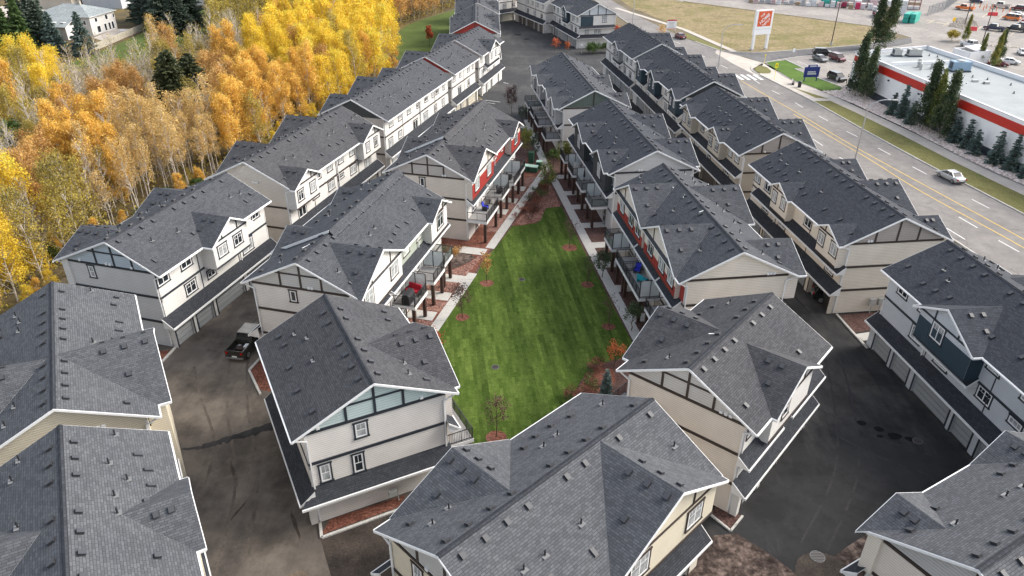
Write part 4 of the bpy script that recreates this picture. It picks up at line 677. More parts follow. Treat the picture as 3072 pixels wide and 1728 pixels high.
    while u < L - 1:
        for s, sl, h in ((-1, slL, hl), (1, slR, hr)):
            v = h - 1.6 - .25 * math.sin(u * 3 + x)
            if (int(u * 1.3) % 4) < 3 and clear(s, u, v - .4) and rnd.random() < .82:
                on_slope(roof, 'exhaust_hood' if s > 0 and rnd.random() < .5 else 'roof_vent', HOOD if s > 0 and rnd.random() < .5 else VENT, s * v, u, ZR - v * sl + .005 + (.3 if lift and s < 0 and u > lift else 0), s * sl, 0)
            v = h * .45 + rnd.uniform(-.3, .5)
            if rnd.random() < .42 and clear(s, u + .5, v): pipe_upright(roof, s * v, u + .5, ZR - v * sl + .01 + (.3 if lift and s < 0 and u + .5 > lift else 0))
        u += 1.45
    # belly bands, corner boards, downspouts
    for z in (F3, F2):
        for yy, nm in ((ov - .03, 'N'), (L - ov + .03, 'F')):
            t = MB(); t.beam((-wl - .03, yy, z), (wr + .03, yy, z), .07, .22, trim); t.build('belly_band', root)
        for s, w in ((-1, wl), (1, wr)):
            t = MB(); t.beam((s * (w + .03), ov, z), (s * (w + .03), L - ov, z), .06, .2, trim); t.build('belly_band', root)
    n_b = max(2, int(L / 6)); 
    for s, w in ((-1, wl), (1, wr)):
        for i in range(1, n_b):
            yy = L * i / n_b; t = MB(); t.box(s * w, s * (w + .035), yy - .05, yy + .05, F2 + .1, F3 - .1, trim); t.box(s * w, s * (w + .035), yy - .05, yy + .05, F3 + .1, ZE - .1, trim); t.build('batten', root)
            if i % 2 == 0: 
                t = MB(); t.box(s * (w + .02), s * (w + .11), yy + .3, yy + .39, .8, ZE - .1, W); t.build('downspout', root)
    for s, w, h in ((-1, wl, hl), (1, wr, hr)):
        for yy in (ov, L - ov): c = MB(); c.box(s * (w - .1), s * (w + .03), yy - .035 if yy < 1 else yy - .1, yy + .1 if yy < 1 else yy + .035, 0, ZE - .25, body.replace('siding', 'siding') if False else 'corner_board'); c.build('corner_board', root)
        d = MB(); xx = s * (w - .12); yy = ov - .1
        d.beam((s * (h - .05), ov - .15, ZE - .2), (xx, yy, ZE - .62), .09, .1, W); d.box(xx - .05, xx + .05, yy - .05, yy + .05, .35, ZE - .6, W); d.build('downspout', root)
    # gable ends
    for yy, fc, nm in ((ov, -1, 'near'), (L - ov, 1, 'far')):
        st = g('gable_' + nm, g('gable_near', 'none') if nm == 'far' else 'none'); gable_trim(root, yy, wl, wr, hl, hr, st, trim, fc, panel=g('panel', None))
    # vents on the gable wall
    for i, xx in enumerate(g('wall_vents', ())):
        t = MB(); t.box(xx - .11, xx + .11, ov - .13, ov, ZE - .02 + .13, ZE + .33, W); t.build('wall_vent', root)
    # windows
    for wd in g('win', []):
        sd, a, z, w_, h_ = wd[:5]; st = wd[5] if len(wd) > 5 else 'slider'; off = wd[6] if len(wd) > 6 else None
        if off is None: off = {'N': ov - .0, 'F': L - ov, 'R': wr, 'L': wl}[sd]
        window(root, sd, off, a, z, w_, h_, st, g('casing', trim))
    # accent panels on the facades
    for sd, u0, u1, z0, z1, mm in g('accents', []):
        s = 1 if sd == 'R' else -1; w = wr if s > 0 else wl; t = MB(); t.box(s * w, s * (w + .028), u0, u1, z0, z1, mm); t.build('accent_panel', root)
    # garage side
    gs = g('garage')
    if gs:
        s = 1 if gs == 'R' else -1; w = wr if s > 0 else wl; gf = w + .5
        skirt(root, gs, w, w + 1.05, g('skirt0', -.15), L - .1, 3.5, 2.62, L)
        m = MB(); doors = g('doors'); piers = []
        if not doors:
            doors = []; u = 1.1; k = 0
            while u + 2.6 < L - .6:
                wd_ = 4.9 if (k % 3 == 2 and u + 5 < L - .6) else 2.6; doors.append((u, u + wd_)); u += wd_ + (.55 if k % 2 else .9); k += 1
        edge = ov - .02; gm = g('door_mat', 'garage_panel')
        for u0, u1 in doors + [(L - ov, L - ov)]:
            if u0 > edge + .02: m.box(s * w, s * gf, edge, u0, 0, 2.62, side_mat)
            edge = u1
        for u0, u1 in doors: m.box(s * w, s * gf, u0 + .001, u1 - .001, 2.18, 2.62, side_mat)
        m.build('garage_front', root)
        for u0, u1 in doors:
            opn = (u0, u1) in g('open_doors', [])
            if not opn: o = link('garage_door', garage_door_mesh(u1 - u0 - .04, gm), root, (s * (gf - .22), (u0 + u1) / 2, 0), ROT[gs])
            else:
                t = MB(); t.box(s * (w + .012), s * (w + .03), u0 + .01, u1 - .01, .01, 2.17, 'interior_dark'); t.build('garage_shade', root)  # flat dark sheet: the shade inside the open garage as a colour
            t = MB()
            t.box(s * (gf + .0), s * (gf + .035), u0 - .16, u0, 0, 2.3, trim); t.box(s * gf, s * (gf + .035), u1, u1 + .16, 0, 2.3, trim); t.box(s * gf, s * (gf + .03), u0, u1, 2.18, 2.3, trim); t.build('door_trim', root)
    if g('wrap'):       # the garage skirt also runs across the near gable wall
        m = MB(); x0 = -wl - 1.05; x1 = wr + .2
        m.slab([(-wl - 1.05, -.55, 2.62), (x1, -.55, 2.62), (x1, ov + .02, 3.45), (-wl, ov + .02, 3.45)], .09, 'shingle_dark', W); o = m.build('skirt_roof', root)
        f = MB(); f.beam((x0, -.6, 2.52), (x1, -.6, 2.52), .1, .17, W); f.build('fascia', o)
    for sd, u0, u1, lo in g('skirts', []):
        w = wr if sd == 'R' else wl; skirt(root, sd, w, w + .85, u0, u1, lo + .72, lo, L)
    for sd, vo, u0, u1, kind, scr in g('decks', []):
        balcony(root, sd, wr if sd == 'R' else wl, vo, u0, u1, kind, scr)
    root['_w'] = 0; del root['_w']
    return root
siding('corner_board', (0.6, 0.59, 0.57), lap=5)
def row(side, us, z, w, h, style='slider', off=None): return [(side, u, z, w, h, style, off) for u in us]

BLOCKS = {}
def B(key, **k): BLOCKS[key] = block(k)
# left outer row, backs to the wood, garages on the right
B('L1', label='light grey townhouse block with pale blue timbered gable beside the yellow wood', pos=(-36.7, 58.9, 15.7, 18.3), half=(6.45, 5.1), body='siding_light_grey', side='siding_off_white', trim='navy_trim', panel='shake_blue', gable_near='rail', garage='R', front='R',
  cross=[('R', 9.6, 3.4, 6.2), ('L', 3.9, 4.2, 6.45), ('L', 14.3, 4.0, 6.45)], doors=[(.6, 3.0), (3.7, 6.2), (6.9, 11.6), (12.5, 16.9)], wall_vents=(-3.9, -.9, -.5, 1.9),
  win=[('N', -2.9, 7.2, .6, 1.2, 'hung'), ('R', 1.2, 7.25, 1.5, 1.25), ('R', 4.5, 7.25, 1.5, 1.2), ('R', 4.4, 4.5, 1.5, 1.2), ('R', 7.6, 4.4, 1.2, .8), ('R', 8.1, 7.0, 1.35, 1.2, 'slider', 5.78), ('R', 10.7, 7.0, 1.35, 1.2, 'slider', 5.78), ('R', 13.6, 7.3, 1.0, 1.1), ('R', 16.2, 7.3, 1.3, 1.1), ('R', 14.0, 4.5, 1.8, 1.4, 'door')])
B('L2', roof='shingle_brownish', label='off-white townhouse block with two small timbered bays, second along the wood', pos=(-31.0, 79.85, 15.7, 24.2), body='siding_beige', side='siding_off_white', gable_near='none', garage='R', front='R', door_mat='garage_beige',
  cross=[('R', 3.0, 3.2, 6.4), ('R', 20.7, 3.2, 6.4), ('L', 7.2, 5.0, 5.75), ('L', 19, 5.0, 5.75)], wall_vents=(.6, .9, 1.2),
  win=row('R', (1.5, 4.3), 6.9, 1.2, 1.3, off=5.98) + row('R', (19.4, 21.9), 6.9, 1.0, 1.3, off=5.98) + row('R', (7.5, 10.5, 13.5, 16.7), 7.1, 1.2, 1.1) + [('R', 3.0, 4.2, 1.7, 1.5, 'door'), ('R', 6.4, 4.7, 1.4, .5, 'transom'), ('R', 10.4, 4.6, 1.5, 1.1), ('R', 13.1, 4.8, 1.4, .5, 'transom'), ('R', 16.6, 4.6, 1.6, 1.2), ('R', 21.0, 4.0, 1.8, 1.5, 'door')])
B('L3', label='long white townhouse block with a black gable end above the roof in front', pos=(-23.85, 106.45, 15.6, 27.8), body='siding_taupe', side='siding_off_white', panel='accent_black', gable_near='none', garage='R', front='R', timber_bays=False,
  cross=[('L', 4.6, 4.2, 5.75), ('L', 14, 5.2, 5.75), ('L', 23.6, 3.7, 5.75)],
  win=row('R', (2.7, 6.1, 9.6, 17.0, 22.1), 7.0, 1.3, 1.0) + row('R', (13.2, 20.0, 25.3), 7.0, .7, 1.1, 'hung') + [('R', 2.2, 4.0, 1.4, 1.6, 'door'), ('R', 5.7, 4.3, 1.1, 1.0), ('R', 11.9, 3.95, 1.8, 1.7, 'door'), ('R', 16.5, 3.95, 1.8, 1.7, 'door'), ('R', 24.8, 4.3, 1.1, 1.1), ('R', 21, 4.3, 1.2, 1.0)])
B('L4', label='short white townhouse block with a dark red gable end and a beige garage', pos=(-16.05, 135.1, 16.0, 13.9), body='siding_taupe', side='siding_off_white', panel='accent_red', gable_near='none', garage='R', front='R', door_mat='garage_beige',
  cross=[('L', 4.8, 5.2, 5.75)], win=row('R', (1.6, 9.6), 7.0, 1.2, 1.1) + row('R', (5.0, 12.2), 7.0, .7, 1.1, 'hung') + [('R', 4.4, 4.0, 1.7, 1.6, 'door'), ('R', 9.6, 4.3, 1.1, 1.1)])
B('L5', label='white townhouse block with grey timbered bay, last in the left row before the junction', pos=(-11.7, 150.2, 15.0, 15.6), body='siding_taupe', side='siding_off_white', panel='siding_mid_grey', gable_near='none', garage='R', front='R', door_mat='garage_white',
  cross=[('R', 7.7, 3.6, 6.2), ('L', 6.8, 5.2, 5.75)], skirts=[('R', 3.2, 12.5, 5.0)], accents=[('R', 4.4, 11, 5.7, 7.9, 'siding_mid_grey')],
  win=[('R', 2.0, 7.0, 1.0, 1.1), ('R', 6.2, 7.0, 1.1, 1.2, 'slider', 5.8), ('R', 9.3, 7.0, 1.1, 1.2, 'slider', 5.8), ('R', 13.4, 7.0, 1.0, 1.1), ('R', 2.6, 4.0, 1.1, 1.5, 'hung'), ('R', 6.6, 4.3, 1.0, 1.0), ('R', 10.8, 4.3, 1.0, 1.2)])
B('L6', label='townhouse block seen end on with a bright red gable under a pale sloped roof', pos=(-8.7, 171.3, -2.6, 24.5), body='siding_off_white', panel='accent_red', gable_near='cross', garage='R', trim='dark_trim',
  cross=[('R', 14, 4.0, 5.75), ('R', 6.0, 2.4, 5.75), ('L', 7.0, 5.2, 5.75)], win=row('R', (4, 8, 12, 18), 7.0, 1.1, 1.1) + row('L', (4, 8, 12, 18), 7.0, 1.1, 1.1))
B('L7', label='furthest townhouse block on the left, its roof cut by the top of the picture', pos=(-9.4, 197.6, -2.6, 26), body='siding_off_white', gable_near='none', garage='R', cross=[('R', 8, 4.0, 5.75), ('L', 8.0, 5.2, 5.75)], win=row('L', (4, 8, 12, 18), 7.0, 1.1, 1.1))
# near left pair
B('L0', roof='shingle_light', label='townhouse block at the left edge with a pale yellow end wall below its roof', pos=(-28.4, 35.5, -29.2, 18.4), half=(5.75, 5.55), body='siding_yellow_cream', gable_near='none', garage='R',
  cross=[('R', 6.7, 5.3, 6.4), ('L', 6.7, 5.3, 6.4)], win=row('R', (2.5, 10, 14), 7.0, 1.2, 1.2), wall_vents=(1.9, 2.2))
B('Lm', roof='shingle_light', label='townhouse block in the bottom left corner, roof running out of the picture', pos=(-16.6, 15.4, -29.7, 21.4), half=(5.75, 5.5), body='siding_yellow_cream', gable_near='none', garage='R',
  cross=[('R', 13.3, 3.05, 6.0), ('L', 13.3, 4.6, 6.2), ('R', 3.5, 3.0, 6.0)], win=row('R', (2.5, 8, 17), 7.0, 1.2, 1.2))
# left inner row, balconies over the lawn
B('I1', label='grey townhouse block with a sage green upper storey and a red sofa on its balcony', pos=(-18.55, 55.1, 14.7, 22.6), half=(5.75, 5.75), body='siding_greige', side='siding_off_white', panel='shake_beige', gable_near='rail', garage='L', front='R', lift=6.0,
  cross=[('R', 4.9, 5.15, 6.0), ('R', 19.4, 3.0, 6.3), ('L', 8.5, 3.8, 5.75), ('L', 19.6, 3.2, 5.75)], wall_vents=(.75, 1.05), skirts=[('R', 6.8, 23.0, 5.0), ('R', .0, 6.2, 5.0)],
  accents=[('R', 10, 22, 5.6, 7.0, 'accent_sage'), ('R', .6, 9.6, 5.6, 6.6, 'accent_sage')], bump_body='siding_off_white',
  decks=[('R', 7.3, 2.4, 6.0, 'bars', (2.4,)), ('R', 7.3, 8.0, 11.3, 'bars', (11.3,)), ('R', 7.35, 13.2, 16.4, 'bars', (16.4,)), ('R', 7.1, 17.2, 19.8, 'glass', ())],
  win=[('N', -.95, 7.2, .6, 1.1, 'plain'), ('R', 2.0, 7.0, 1.7, 1.9, 'slider', 5.6), ('R', 7.6, 7.2, 1.6, 1.6, 'slider', 5.6), ('R', 12.2, 7.1, 1.5, 1.5), ('R', 15.6, 7.1, 1.1, 1.5, 'plain'), ('R', 19.6, 7.1, 1.8, 1.7, 'slider', 5.9)] + row('R', (3.6, 9.4, 14.6, 18.4), 4.1, 1.7, 2.0, 'door') + row('R', (6.5, 12.2, 21.4), 4.3, 1.0, 1.2, 'hung') + row('R', (5, 10.5, 15.5, 20.5), 1.15, 1.0, 2.1, 'hung'))
B('I2', roof='shingle_brownish', label='tan townhouse block with bright red upper panels above the left footpath', pos=(-10.3, 82.7, 14.4, 24.0), body='siding_beige', side='siding_off_white', panel='siding_taupe', gable_near='rail', garage='L', front='R', lift=6.0,
  cross=[('R', 4.9, 5.15, 6.0), ('R', 20.1, 3.0, 6.3), ('L', 8.6, 3.8, 5.75), ('L', 20.6, 3.2, 5.75)], wall_vents=(1.9, 2.2), skirts=[('R', 6.8, 24.4, 5.0), ('R', 0, 6.2, 5.0)],
  accents=[('R', 10, 23, 5.6, 7.6, 'accent_red'), ('R', .6, 9.6, 5.6, 7.6, 'accent_red')], bump_body='siding_beige', bay_accent=('accent_red', 7.4),
  decks=[('R', 7.35, .2, 5.5, 'bars', ()), ('R', 7.2, 8.0, 11.5, 'bars', (11.5,)), ('R', 7.45, 13.3, 16.9, 'bars', (16.9,)), ('R', 7.25, 17.6, 20.2, 'bars', ())],
  win=[('N', -.8, 7.2, .6, 1.1, 'plain'), ('R', 2.2, 7.1, 1.7, 1.8, 'slider', 5.6), ('R', 7.4, 7.1, 1.7, 1.8, 'slider', 5.6), ('R', 12.6, 7.1, 1.5, 1.5), ('R', 16.2, 7.1, 1.0, 1.5, 'plain'), ('R', 20.1, 7.1, 1.7, 1.7, 'slider', 5.9)] + row('R', (3.0, 9.4, 14.8, 19.0), 4.1, 1.7, 2.0, 'door') + row('R', (6.2, 12.2, 22), 4.3, 1.0, 1.2, 'hung') + row('R', (4, 10.5, 15.5, 20.5), 1.15, 1.0, 2.1, 'hung'))
B('H', roof='shingle_brownish', label='light grey townhouse block with a pale green shingled gable left of the lawn', pos=(-9.0, 38.3, -26.9, 12.9), half=(5.7, 5.9), body='siding_pearl', side='siding_greige', panel='shake_green', trim='navy_trim', gable_near='rail', garage='L', wrap=True, front='',
  cross=[('R', 5.4, 4.7, 6.3)], skirts=[('R', -.1, 11, 5.0)], decks=[('R', 7.2, .6, 5.2, 'bars', ())], wall_vents=(-3.9, 3.3),
  win=[('N', -1.1, 7.1, .8, 1.2, 'hung'), ('N', -1.55, 4.3, .7, 1.6, 'hung'), ('N', -3.85, 4.35, .7, 1.5, 'hung')] + row('R', (2.6, 8.5), 4.1, 1.7, 2.0, 'door') + row('R', (2.6, 8.2), 7.1, 1.6, 1.6, off=5.9) + row('L', (3, 9), 7.1, 1.2, 1.2))
B('K', roof='shingle_light', label='cream townhouse block in the foreground with a four-way crossing roof', pos=(-3.55, 24.5, 45.3, 17.7), half=(5.75, 5.5), body='siding_yellow_cream', side='siding_cream', panel='shake_grey', gable_near='posts', garage='R', front='R', bump_z={'R': F3 - .05},
  cross=[('L', 5.9, 4.75, 5.85), ('R', 12.25, 5.35, 6.0)], skirts=[('L', -.5, 1.6, 5.0)], wall_vents=(-1.5,), bump_body='siding_yellow_cream',
  win=[('N', -2.45, 6.9, .8, 1.5, 'hung'), ('R', 9.4, 6.95, 1.7, 1.6, 'slider', 5.6), ('R', 14.8, 6.95, 1.5, 1.5, 'slider', 5.6), ('R', 9.6, 4.3, 1.6, .6, 'transom'), ('R', 4.0, 7.0, 1.5, 1.4), ('R', 3.4, 4.3, 1.5, 1.2)])
B('R1', roof='shingle_brownish', label='beige townhouse block with brown timbered gable, nearest on the right of the lawn', pos=(12.0, 40.2, 40.4, 13.6), half=(5.55, 5.35), body='siding_beige', side='siding_off_white', panel='shake_beige', gable_near='rail', garage='R', front='R',
  cross=[('L', 6.4, 4.75, 6.1), ('R', 6.4, 4.1, 5.75)], skirts=[('R', .0, 5.8, 5.0), ('R', 7.4, 14.0, 5.0)], wall_vents=(2.6, 2.95, 3.3), decks=[('L', 7.0, .6, 4.0, 'bars', ())],
  win=[('R', 1.4, 7.3, 1.3, 1.1), ('R', 5.2, 7.2, 1.0, 1.5, 'hung', 5.34), ('R', 11.6, 7.3, 1.3, 1.1), ('R', 7.7, 4.5, 1.6, 1.2), ('R', 3.6, 4.4, 1.2, 1.0), ('R', 11.6, 4.4, 1.2, 1.0)])
B('R2', label='beige townhouse block with red upper panels and crowded balconies over the right footpath', pos=(20.5, 57.7, -8.0, 22.8), half=(5.6, 5.75), body='siding_cream', side='siding_beige', panel='siding_cream', gable_near='band', garage='R', front='L',
  cross=[('L', 6.45, 5.4, 5.7), ('L', 17.0, 5.4, 5.7), ('R', 16.3, 5.0, 6.5), ('R', 3.9, 3.9, 6.5)], wall_vents=(2.9, 3.2, 3.5), skirts=[('L', 6.2, 13.4, 5.0), ('L', 13.7, 22.6, 5.0), ('L', .9, 5.9, 5.0)], bump_z={'L': F3 + .1}, bump_body='siding_beige', bay_accent=('accent_red', 6.75),
  accents=[('L', .6, 22.2, 5.65, 7.2, 'accent_red')], decks=[('L', 6.9, 17.3, 20.6, 'glass', (17.3,)), ('L', 7.0, 6.3, 12.0, 'bars', (6.3,)), ('L', 7.0, 12.3, 15.2, 'bars', ()), ('L', 6.9, .8, 4.6, 'bars', ())],
  win=row('L', (2.9, 5.6, 9.2, 13.6, 16.2, 19.8), 7.15, 1.5, 1.6, off=5.31) + row('L', (3, 8.5, 13.5, 18.5), 4.1, 1.7, 2.0, 'door') + row('L', (5, 11, 16, 20.8), 4.3, 1.0, 1.2, 'hung') + row('L', (3, 10, 17), 1.15, 1.0, 2.1, 'hung'))
B('R3', roof='shingle_shaded', label='grey townhouse block with blue-black upper walls and dark balconies right of the lawn', pos=(17.4, 84.65, -8.3, 23.2), half=(5.8, 5.75), body='siding_light_grey', panel='siding_light_grey', trim='navy_trim', gable_near='band', garage='R', front='L',
  cross=[('L', 4.2, 3.6, 6.3), ('L', 15.7, 3.6, 6.3), ('R', 6, 4.5, 6.3), ('R', 17, 4.5, 6.3)], skirts=[('L', .3, 23.6, 5.0)], wall_vents=(-1.9, -1.6), bump_body='accent_black', side='siding_light_grey', timber_bays=False,
  accents=[('L', .6, 22.6, 5.65, 7.9, 'accent_navy')], decks=[('L', 7.1, 2.2, 5.5, 'glass', (5.5,)), ('L', 7.1, 7.9, 11.2, 'glass', (11.2,)), ('L', 7.1, 13.5, 16.9, 'bars', (16.9,)), ('L', 7.1, 19.1, 22.5, 'bars', ())],
  win=row('L', (4.2, 15.7), 7.1, 1.6, 1.8, off=5.9) + row('L', (1.5, 8.2, 11.6, 19.8), 7.1, 1.3, 1.6, 'hung') + row('L', (3.6, 9.5, 15, 20.6), 4.1, 1.7, 2.0, 'door') + row('L', (3.6, 9.5, 15, 20.6), 1.15, 1.0, 2.1, 'hung'))
B('R4', label='townhouse block with a dark green board gable in the middle of the estate', pos=(12.55, 112.4, -7.6, 27.5), half=(5.6, 5.8), body='siding_greige', panel='accent_green', gable_near='cross', trim='dark_trim', garage='R', front='L', timber_bays=False,
  cross=[('L', 2.9, 2.5, 6.3), ('L', 8.2, 2.5, 6.3), ('L', 17.5, 2.5, 6.3), ('L', 24.6, 2.4, 6.3), ('R', 3.0, 3.2, 5.9), ('R', 14.6, 3.2, 5.9)], skirts=[('L', .3, 27.4, 5.0)], bump_body='siding_mid_grey',
  accents=[('L', .6, 27, 5.65, 7.9, 'siding_mid_grey')], decks=[('L', 7.25, 1.4, 5.0, 'bars', ()), ('L', 7.3, 8.8, 12.4, 'bars', ()), ('L', 7.3, 13.8, 17.6, 'bars', ()), ('L', 7.3, 20, 24, 'glass', ())],
  win=row('L', (2.9, 8.2, 17.5, 24.6), 7.1, 1.2, 1.7, off=5.9) + row('L', (5.6, 12, 20.6), 7.1, 1.3, 1.5) + row('L', (3, 10.5, 15.5, 22), 4.1, 1.7, 2.0, 'door') + row('L', (3, 10.5, 15.5, 22), 1.15, 1.0, 2.1, 'hung'))
# right outer row, garages on the left, street behind
def orow(key, label, pos, half, body, **k): B(key, roof='shingle_shaded', label=label, pos=pos, half=half, body=body, garage='L', front='L', **k)
orow('O1', 'pale blue-grey townhouse block with a dark teal board bay at the right edge', (42.4, 37.8, -6.2, 22.8), (5.65, 5.8), 'siding_blue_grey', trim='navy_trim', gable_near='posts', panel='shake_pale', bump_body='siding_blue_grey', return_body='accent_navy',
  cross=[('L', 12.5, 3.9, 6.45), ('R', 17.5, 3.2, 5.8), ('R', 8, 5, 5.8)], skirts=[('L', 9.0, 15.9, 5.0)], doors=[(.6, 3.2), (3.9, 6.3), (7.2, 9.4), (10.1, 14.9), (15.8, 18.2), (18.9, 21.4)],
  win=[('L', 20.2, 7.25, 1.4, 1.1), ('L', 16.95, 7.3, 1.4, 1.1), ('L', 17.0, 4.65, 1.4, 1.3), ('L', 13.2, 4.45, 1.7, 1.2), ('L', 13.25, 7.3, 1.5, 1.5, 'slider', 6.05), ('L', 8.1, 7.5, 1.3, 1.0), ('L', 8.0, 4.8, 1.5, 1.1), ('L', 4.6, 4.9, 1.3, .6, 'transom'), ('L', 4.4, 7.4, 1.3, 1.0)])
BLK = BLOCKS['O1']; _t = MB(); _t.box(-6.03, -6.066, 9.17, 15.83, 5.42, 7.55, 'accent_navy'); _t.build('accent_panel', BLK)
orow('O2', 'beige townhouse block with a timbered taupe gable and one open garage door', (38.4, 65.35, -7.0, 23.4), (5.8, 5.9), 'siding_cream', side='siding_cream', gable_near='posts', panel='shake_taupe', open_doors=[(.7, 4.9)], doors=[(.7, 4.9), (5.8, 8.4), (9.1, 11.7), (12.4, 17.2), (18, 20.6)],
  cross=[('L', 2.5, 2.6, 6.3), ('L', 13.9, 2.6, 6.3), ('R', 19.4, 3.6, 5.9), ('R', 10.8, 5.0, 5.9), ('R', 3.1, 3.0, 5.9)], skirts=[('L', -.1, 21.4, 5.0)], wall_vents=(-3.0, -2.7),
  win=row('L', (1.3, 3.9), 7.1, 1.2, 1.35, off=5.88) + row('L', (12.9, 15.2), 7.1, 1.0, 1.3, off=5.88) + row('L', (8.5, 19.0, 22.0), 6.9, 1.5, 1.4) + [('L', 13.9, 4.1, 1.7, .95), ('L', 11, 4.5, 1.3, .45, 'transom'), ('L', 5.2, 4.5, 1.3, .45, 'transom'), ('L', 18.6, 4.2, 1.6, 1.0), ('L', 21.6, 4.5, 1.2, .45, 'transom'), ('L', 2.6, 4.2, 1.6, 1.0)])
orow('O3', 'tan townhouse block with a grey timbered gable, third of the outer row by the street', (34.9, 91.8, -7.0, 24.2), (5.5, 5.9), 'siding_tan', side='siding_tan', gable_near='posts', panel='shake_taupe', door_mat='garage_brown',
  cross=[('L', 8.0, 2.7, 6.2), ('L', 19.6, 2.6, 6.2), ('R', 17.9, 5.2, 5.9), ('R', 6.75, 5.2, 5.9)], skirts=[('L', .1, 24, 5.0)], wall_vents=(-1.9,),
  win=row('L', (6.9, 9.3, 18.5, 20.8), 7.0, 1.1, 1.3, off=5.78) + row('L', (2.2, 4.6, 12.4, 15.6), 7.0, 1.2, 1.3) + [('L', 4.8, 4.2, 1.6, 1.2), ('L', 12, 4.2, 1.6, 1.2), ('L', 8.6, 4.5, 1.3, .45, 'transom'), ('L', 17, 4.2, 1.5, 1.1)])
orow('O4', 'off-white townhouse block with navy bays, fourth of the outer row by the street', (32.3, 118.5, -6.8, 28.6), (5.4, 5.9), 'siding_off_white', trim='navy_trim', gable_near='none', panel='accent_black', bump_body='accent_navy',
  cross=[('L', 2.2, 2.5, 6.2), ('L', 14.4, 2.7, 6.2), ('L', 23.2, 2.3, 6.2), ('R', 6.1, 5.2, 5.9), ('R', 14.8, 3.4, 5.9), ('R', 22.6, 4.4, 5.9)], skirts=[('L', 11, 18, 5.0), ('L', .1, 5.4, 5.0), ('L', 20.6, 26, 5.0)],
  win=row('L', (1.4, 3.2, 13.4, 15.6, 23.2), 7.0, .9, 1.3, 'hung', off=5.78) + row('L', (7, 9.6, 19, 27), 7.0, .9, 1.3, 'hung') + row('L', (4, 9, 14.5, 20, 25), 4.2, 1.3, 1.3))
orow('O5', 'white townhouse block with a grey bay ending the outer row by the street', (29.0, 147.9, -8.4, 22.8), (5.75, 5.9), 'siding_off_white', gable_near='none', panel='accent_green', bump_body='siding_mid_grey',
  cross=[('L', 11.2, 2.7, 6.3), ('R', 12.4, 5.2, 5.9), ('R', 3, 3, 5.9)], skirts=[('L', 8.3, 14.2, 5.0)], win=row('L', (10.2, 12.3), 7.0, .9, 1.3, 'hung', off=5.88) + row('L', (3, 6, 16, 19.4), 7.0, 1.0, 1.3, 'hung') + row('L', (3, 7, 11, 15, 19), 4.2, 1.3, 1.4))
B('P', roof='shingle_light', label='townhouse block in the bottom right corner with a small porch roof', pos=(22.6, 23.9, 60.0, 26), half=(5.8, 5.8), body='siding_beige', side='siding_cream', panel='shake_grey', gable_near='cross', garage='R', front='',
  cross=[('L', 2.55, 2.95, 5.85), ('L', 13.3, 3.0, 5.85), ('R', 8, 4.4, 6)], skirts=[('L', -.6, 1.4, 5.0)], win=row('L', (8, 20), 7.0, 1.3, 1.2))
# far group across the junction
B('F1', label='white townhouse block with navy panels and a big timbered gable across the junction', pos=(21.7, 197.1, -15.5, 24), body='siding_off_white', trim='navy_trim', gable_near='posts', panel='shake_pale', garage='L', front='L', wrap=False,
  cross=[('L', 9.6, 2.4, 6.2)], skirts=[('L', 7.4, 12, 5.0)], bump_body='accent_navy', win=row('L', (2.2, 5, 14, 18, 21), 7.0, 1.0, 1.3, 'hung') + row('L', (8.8, 10.4), 7.0, .8, 1.3, 'hung', off=5.78) + row('L', (3, 6, 12, 16, 20), 4.2, 1.2, 1.3, 'hung') + [('N', -4.2, 6.9, .7, 1.4, 'hung'), ('N', -1.7, 6.9, .7, 1.4, 'hung'), ('N', 1.9, 7.0, 1.0, 1.4, 'hung'), ('N', -2.8, 4.2, .7, 1.1, 'hung'), ('N', .2, 4.1, 1.6, 1.5, 'slider')])
_t = MB(); _t.box(-4.7, -1.2, .34, .4, 5.62, 7.9, 'accent_navy'); _t.build('accent_panel', BLOCKS['F1'])
skirt_m = MB(); skirt_m.slab([(-5.3, -.45, 5.0), (5.3, -.45, 5.0), (4.9, .42, 5.6), (-4.9, .42, 5.6)], .09, 'shingle_dark', 'white_trim'); skirt_m.slab([(-6.0, -.6, 2.6), (6.0, -.6, 2.6), (4.9, .42, 3.4), (-4.9, .42, 3.4)], .09, 'shingle_dark', 'white_trim'); skirt_m.build('skirt_roof', BLOCKS['F1'])
B('F2', label='tan townhouse block with brown garage doors behind the white and navy one', pos=(13.6, 217.8, -22, 22), body='siding_greige', gable_near='none', garage='L', front='L', door_mat='garage_brown', win=row('L', (2.2, 6, 9.6, 13), 7.0, 1.0, 1.2, 'hung') + row('L', (3, 8, 13), 4.2, 1.2, 1.2, 'hung'))
B('F3', label='white townhouse block facing the camera at the far end of the lanes', pos=(-12.9, 232.7, 46, 25), body='siding_off_white', gable_near='none', garage='R', front='R', door_mat='garage_beige', win=row('R', (3, 7, 9.5, 14), 7.0, 1.1, 1.2, 'hung') + row('R', (3, 6, 9.3, 13), 4.3, 1.2, 1.2, 'hung'))
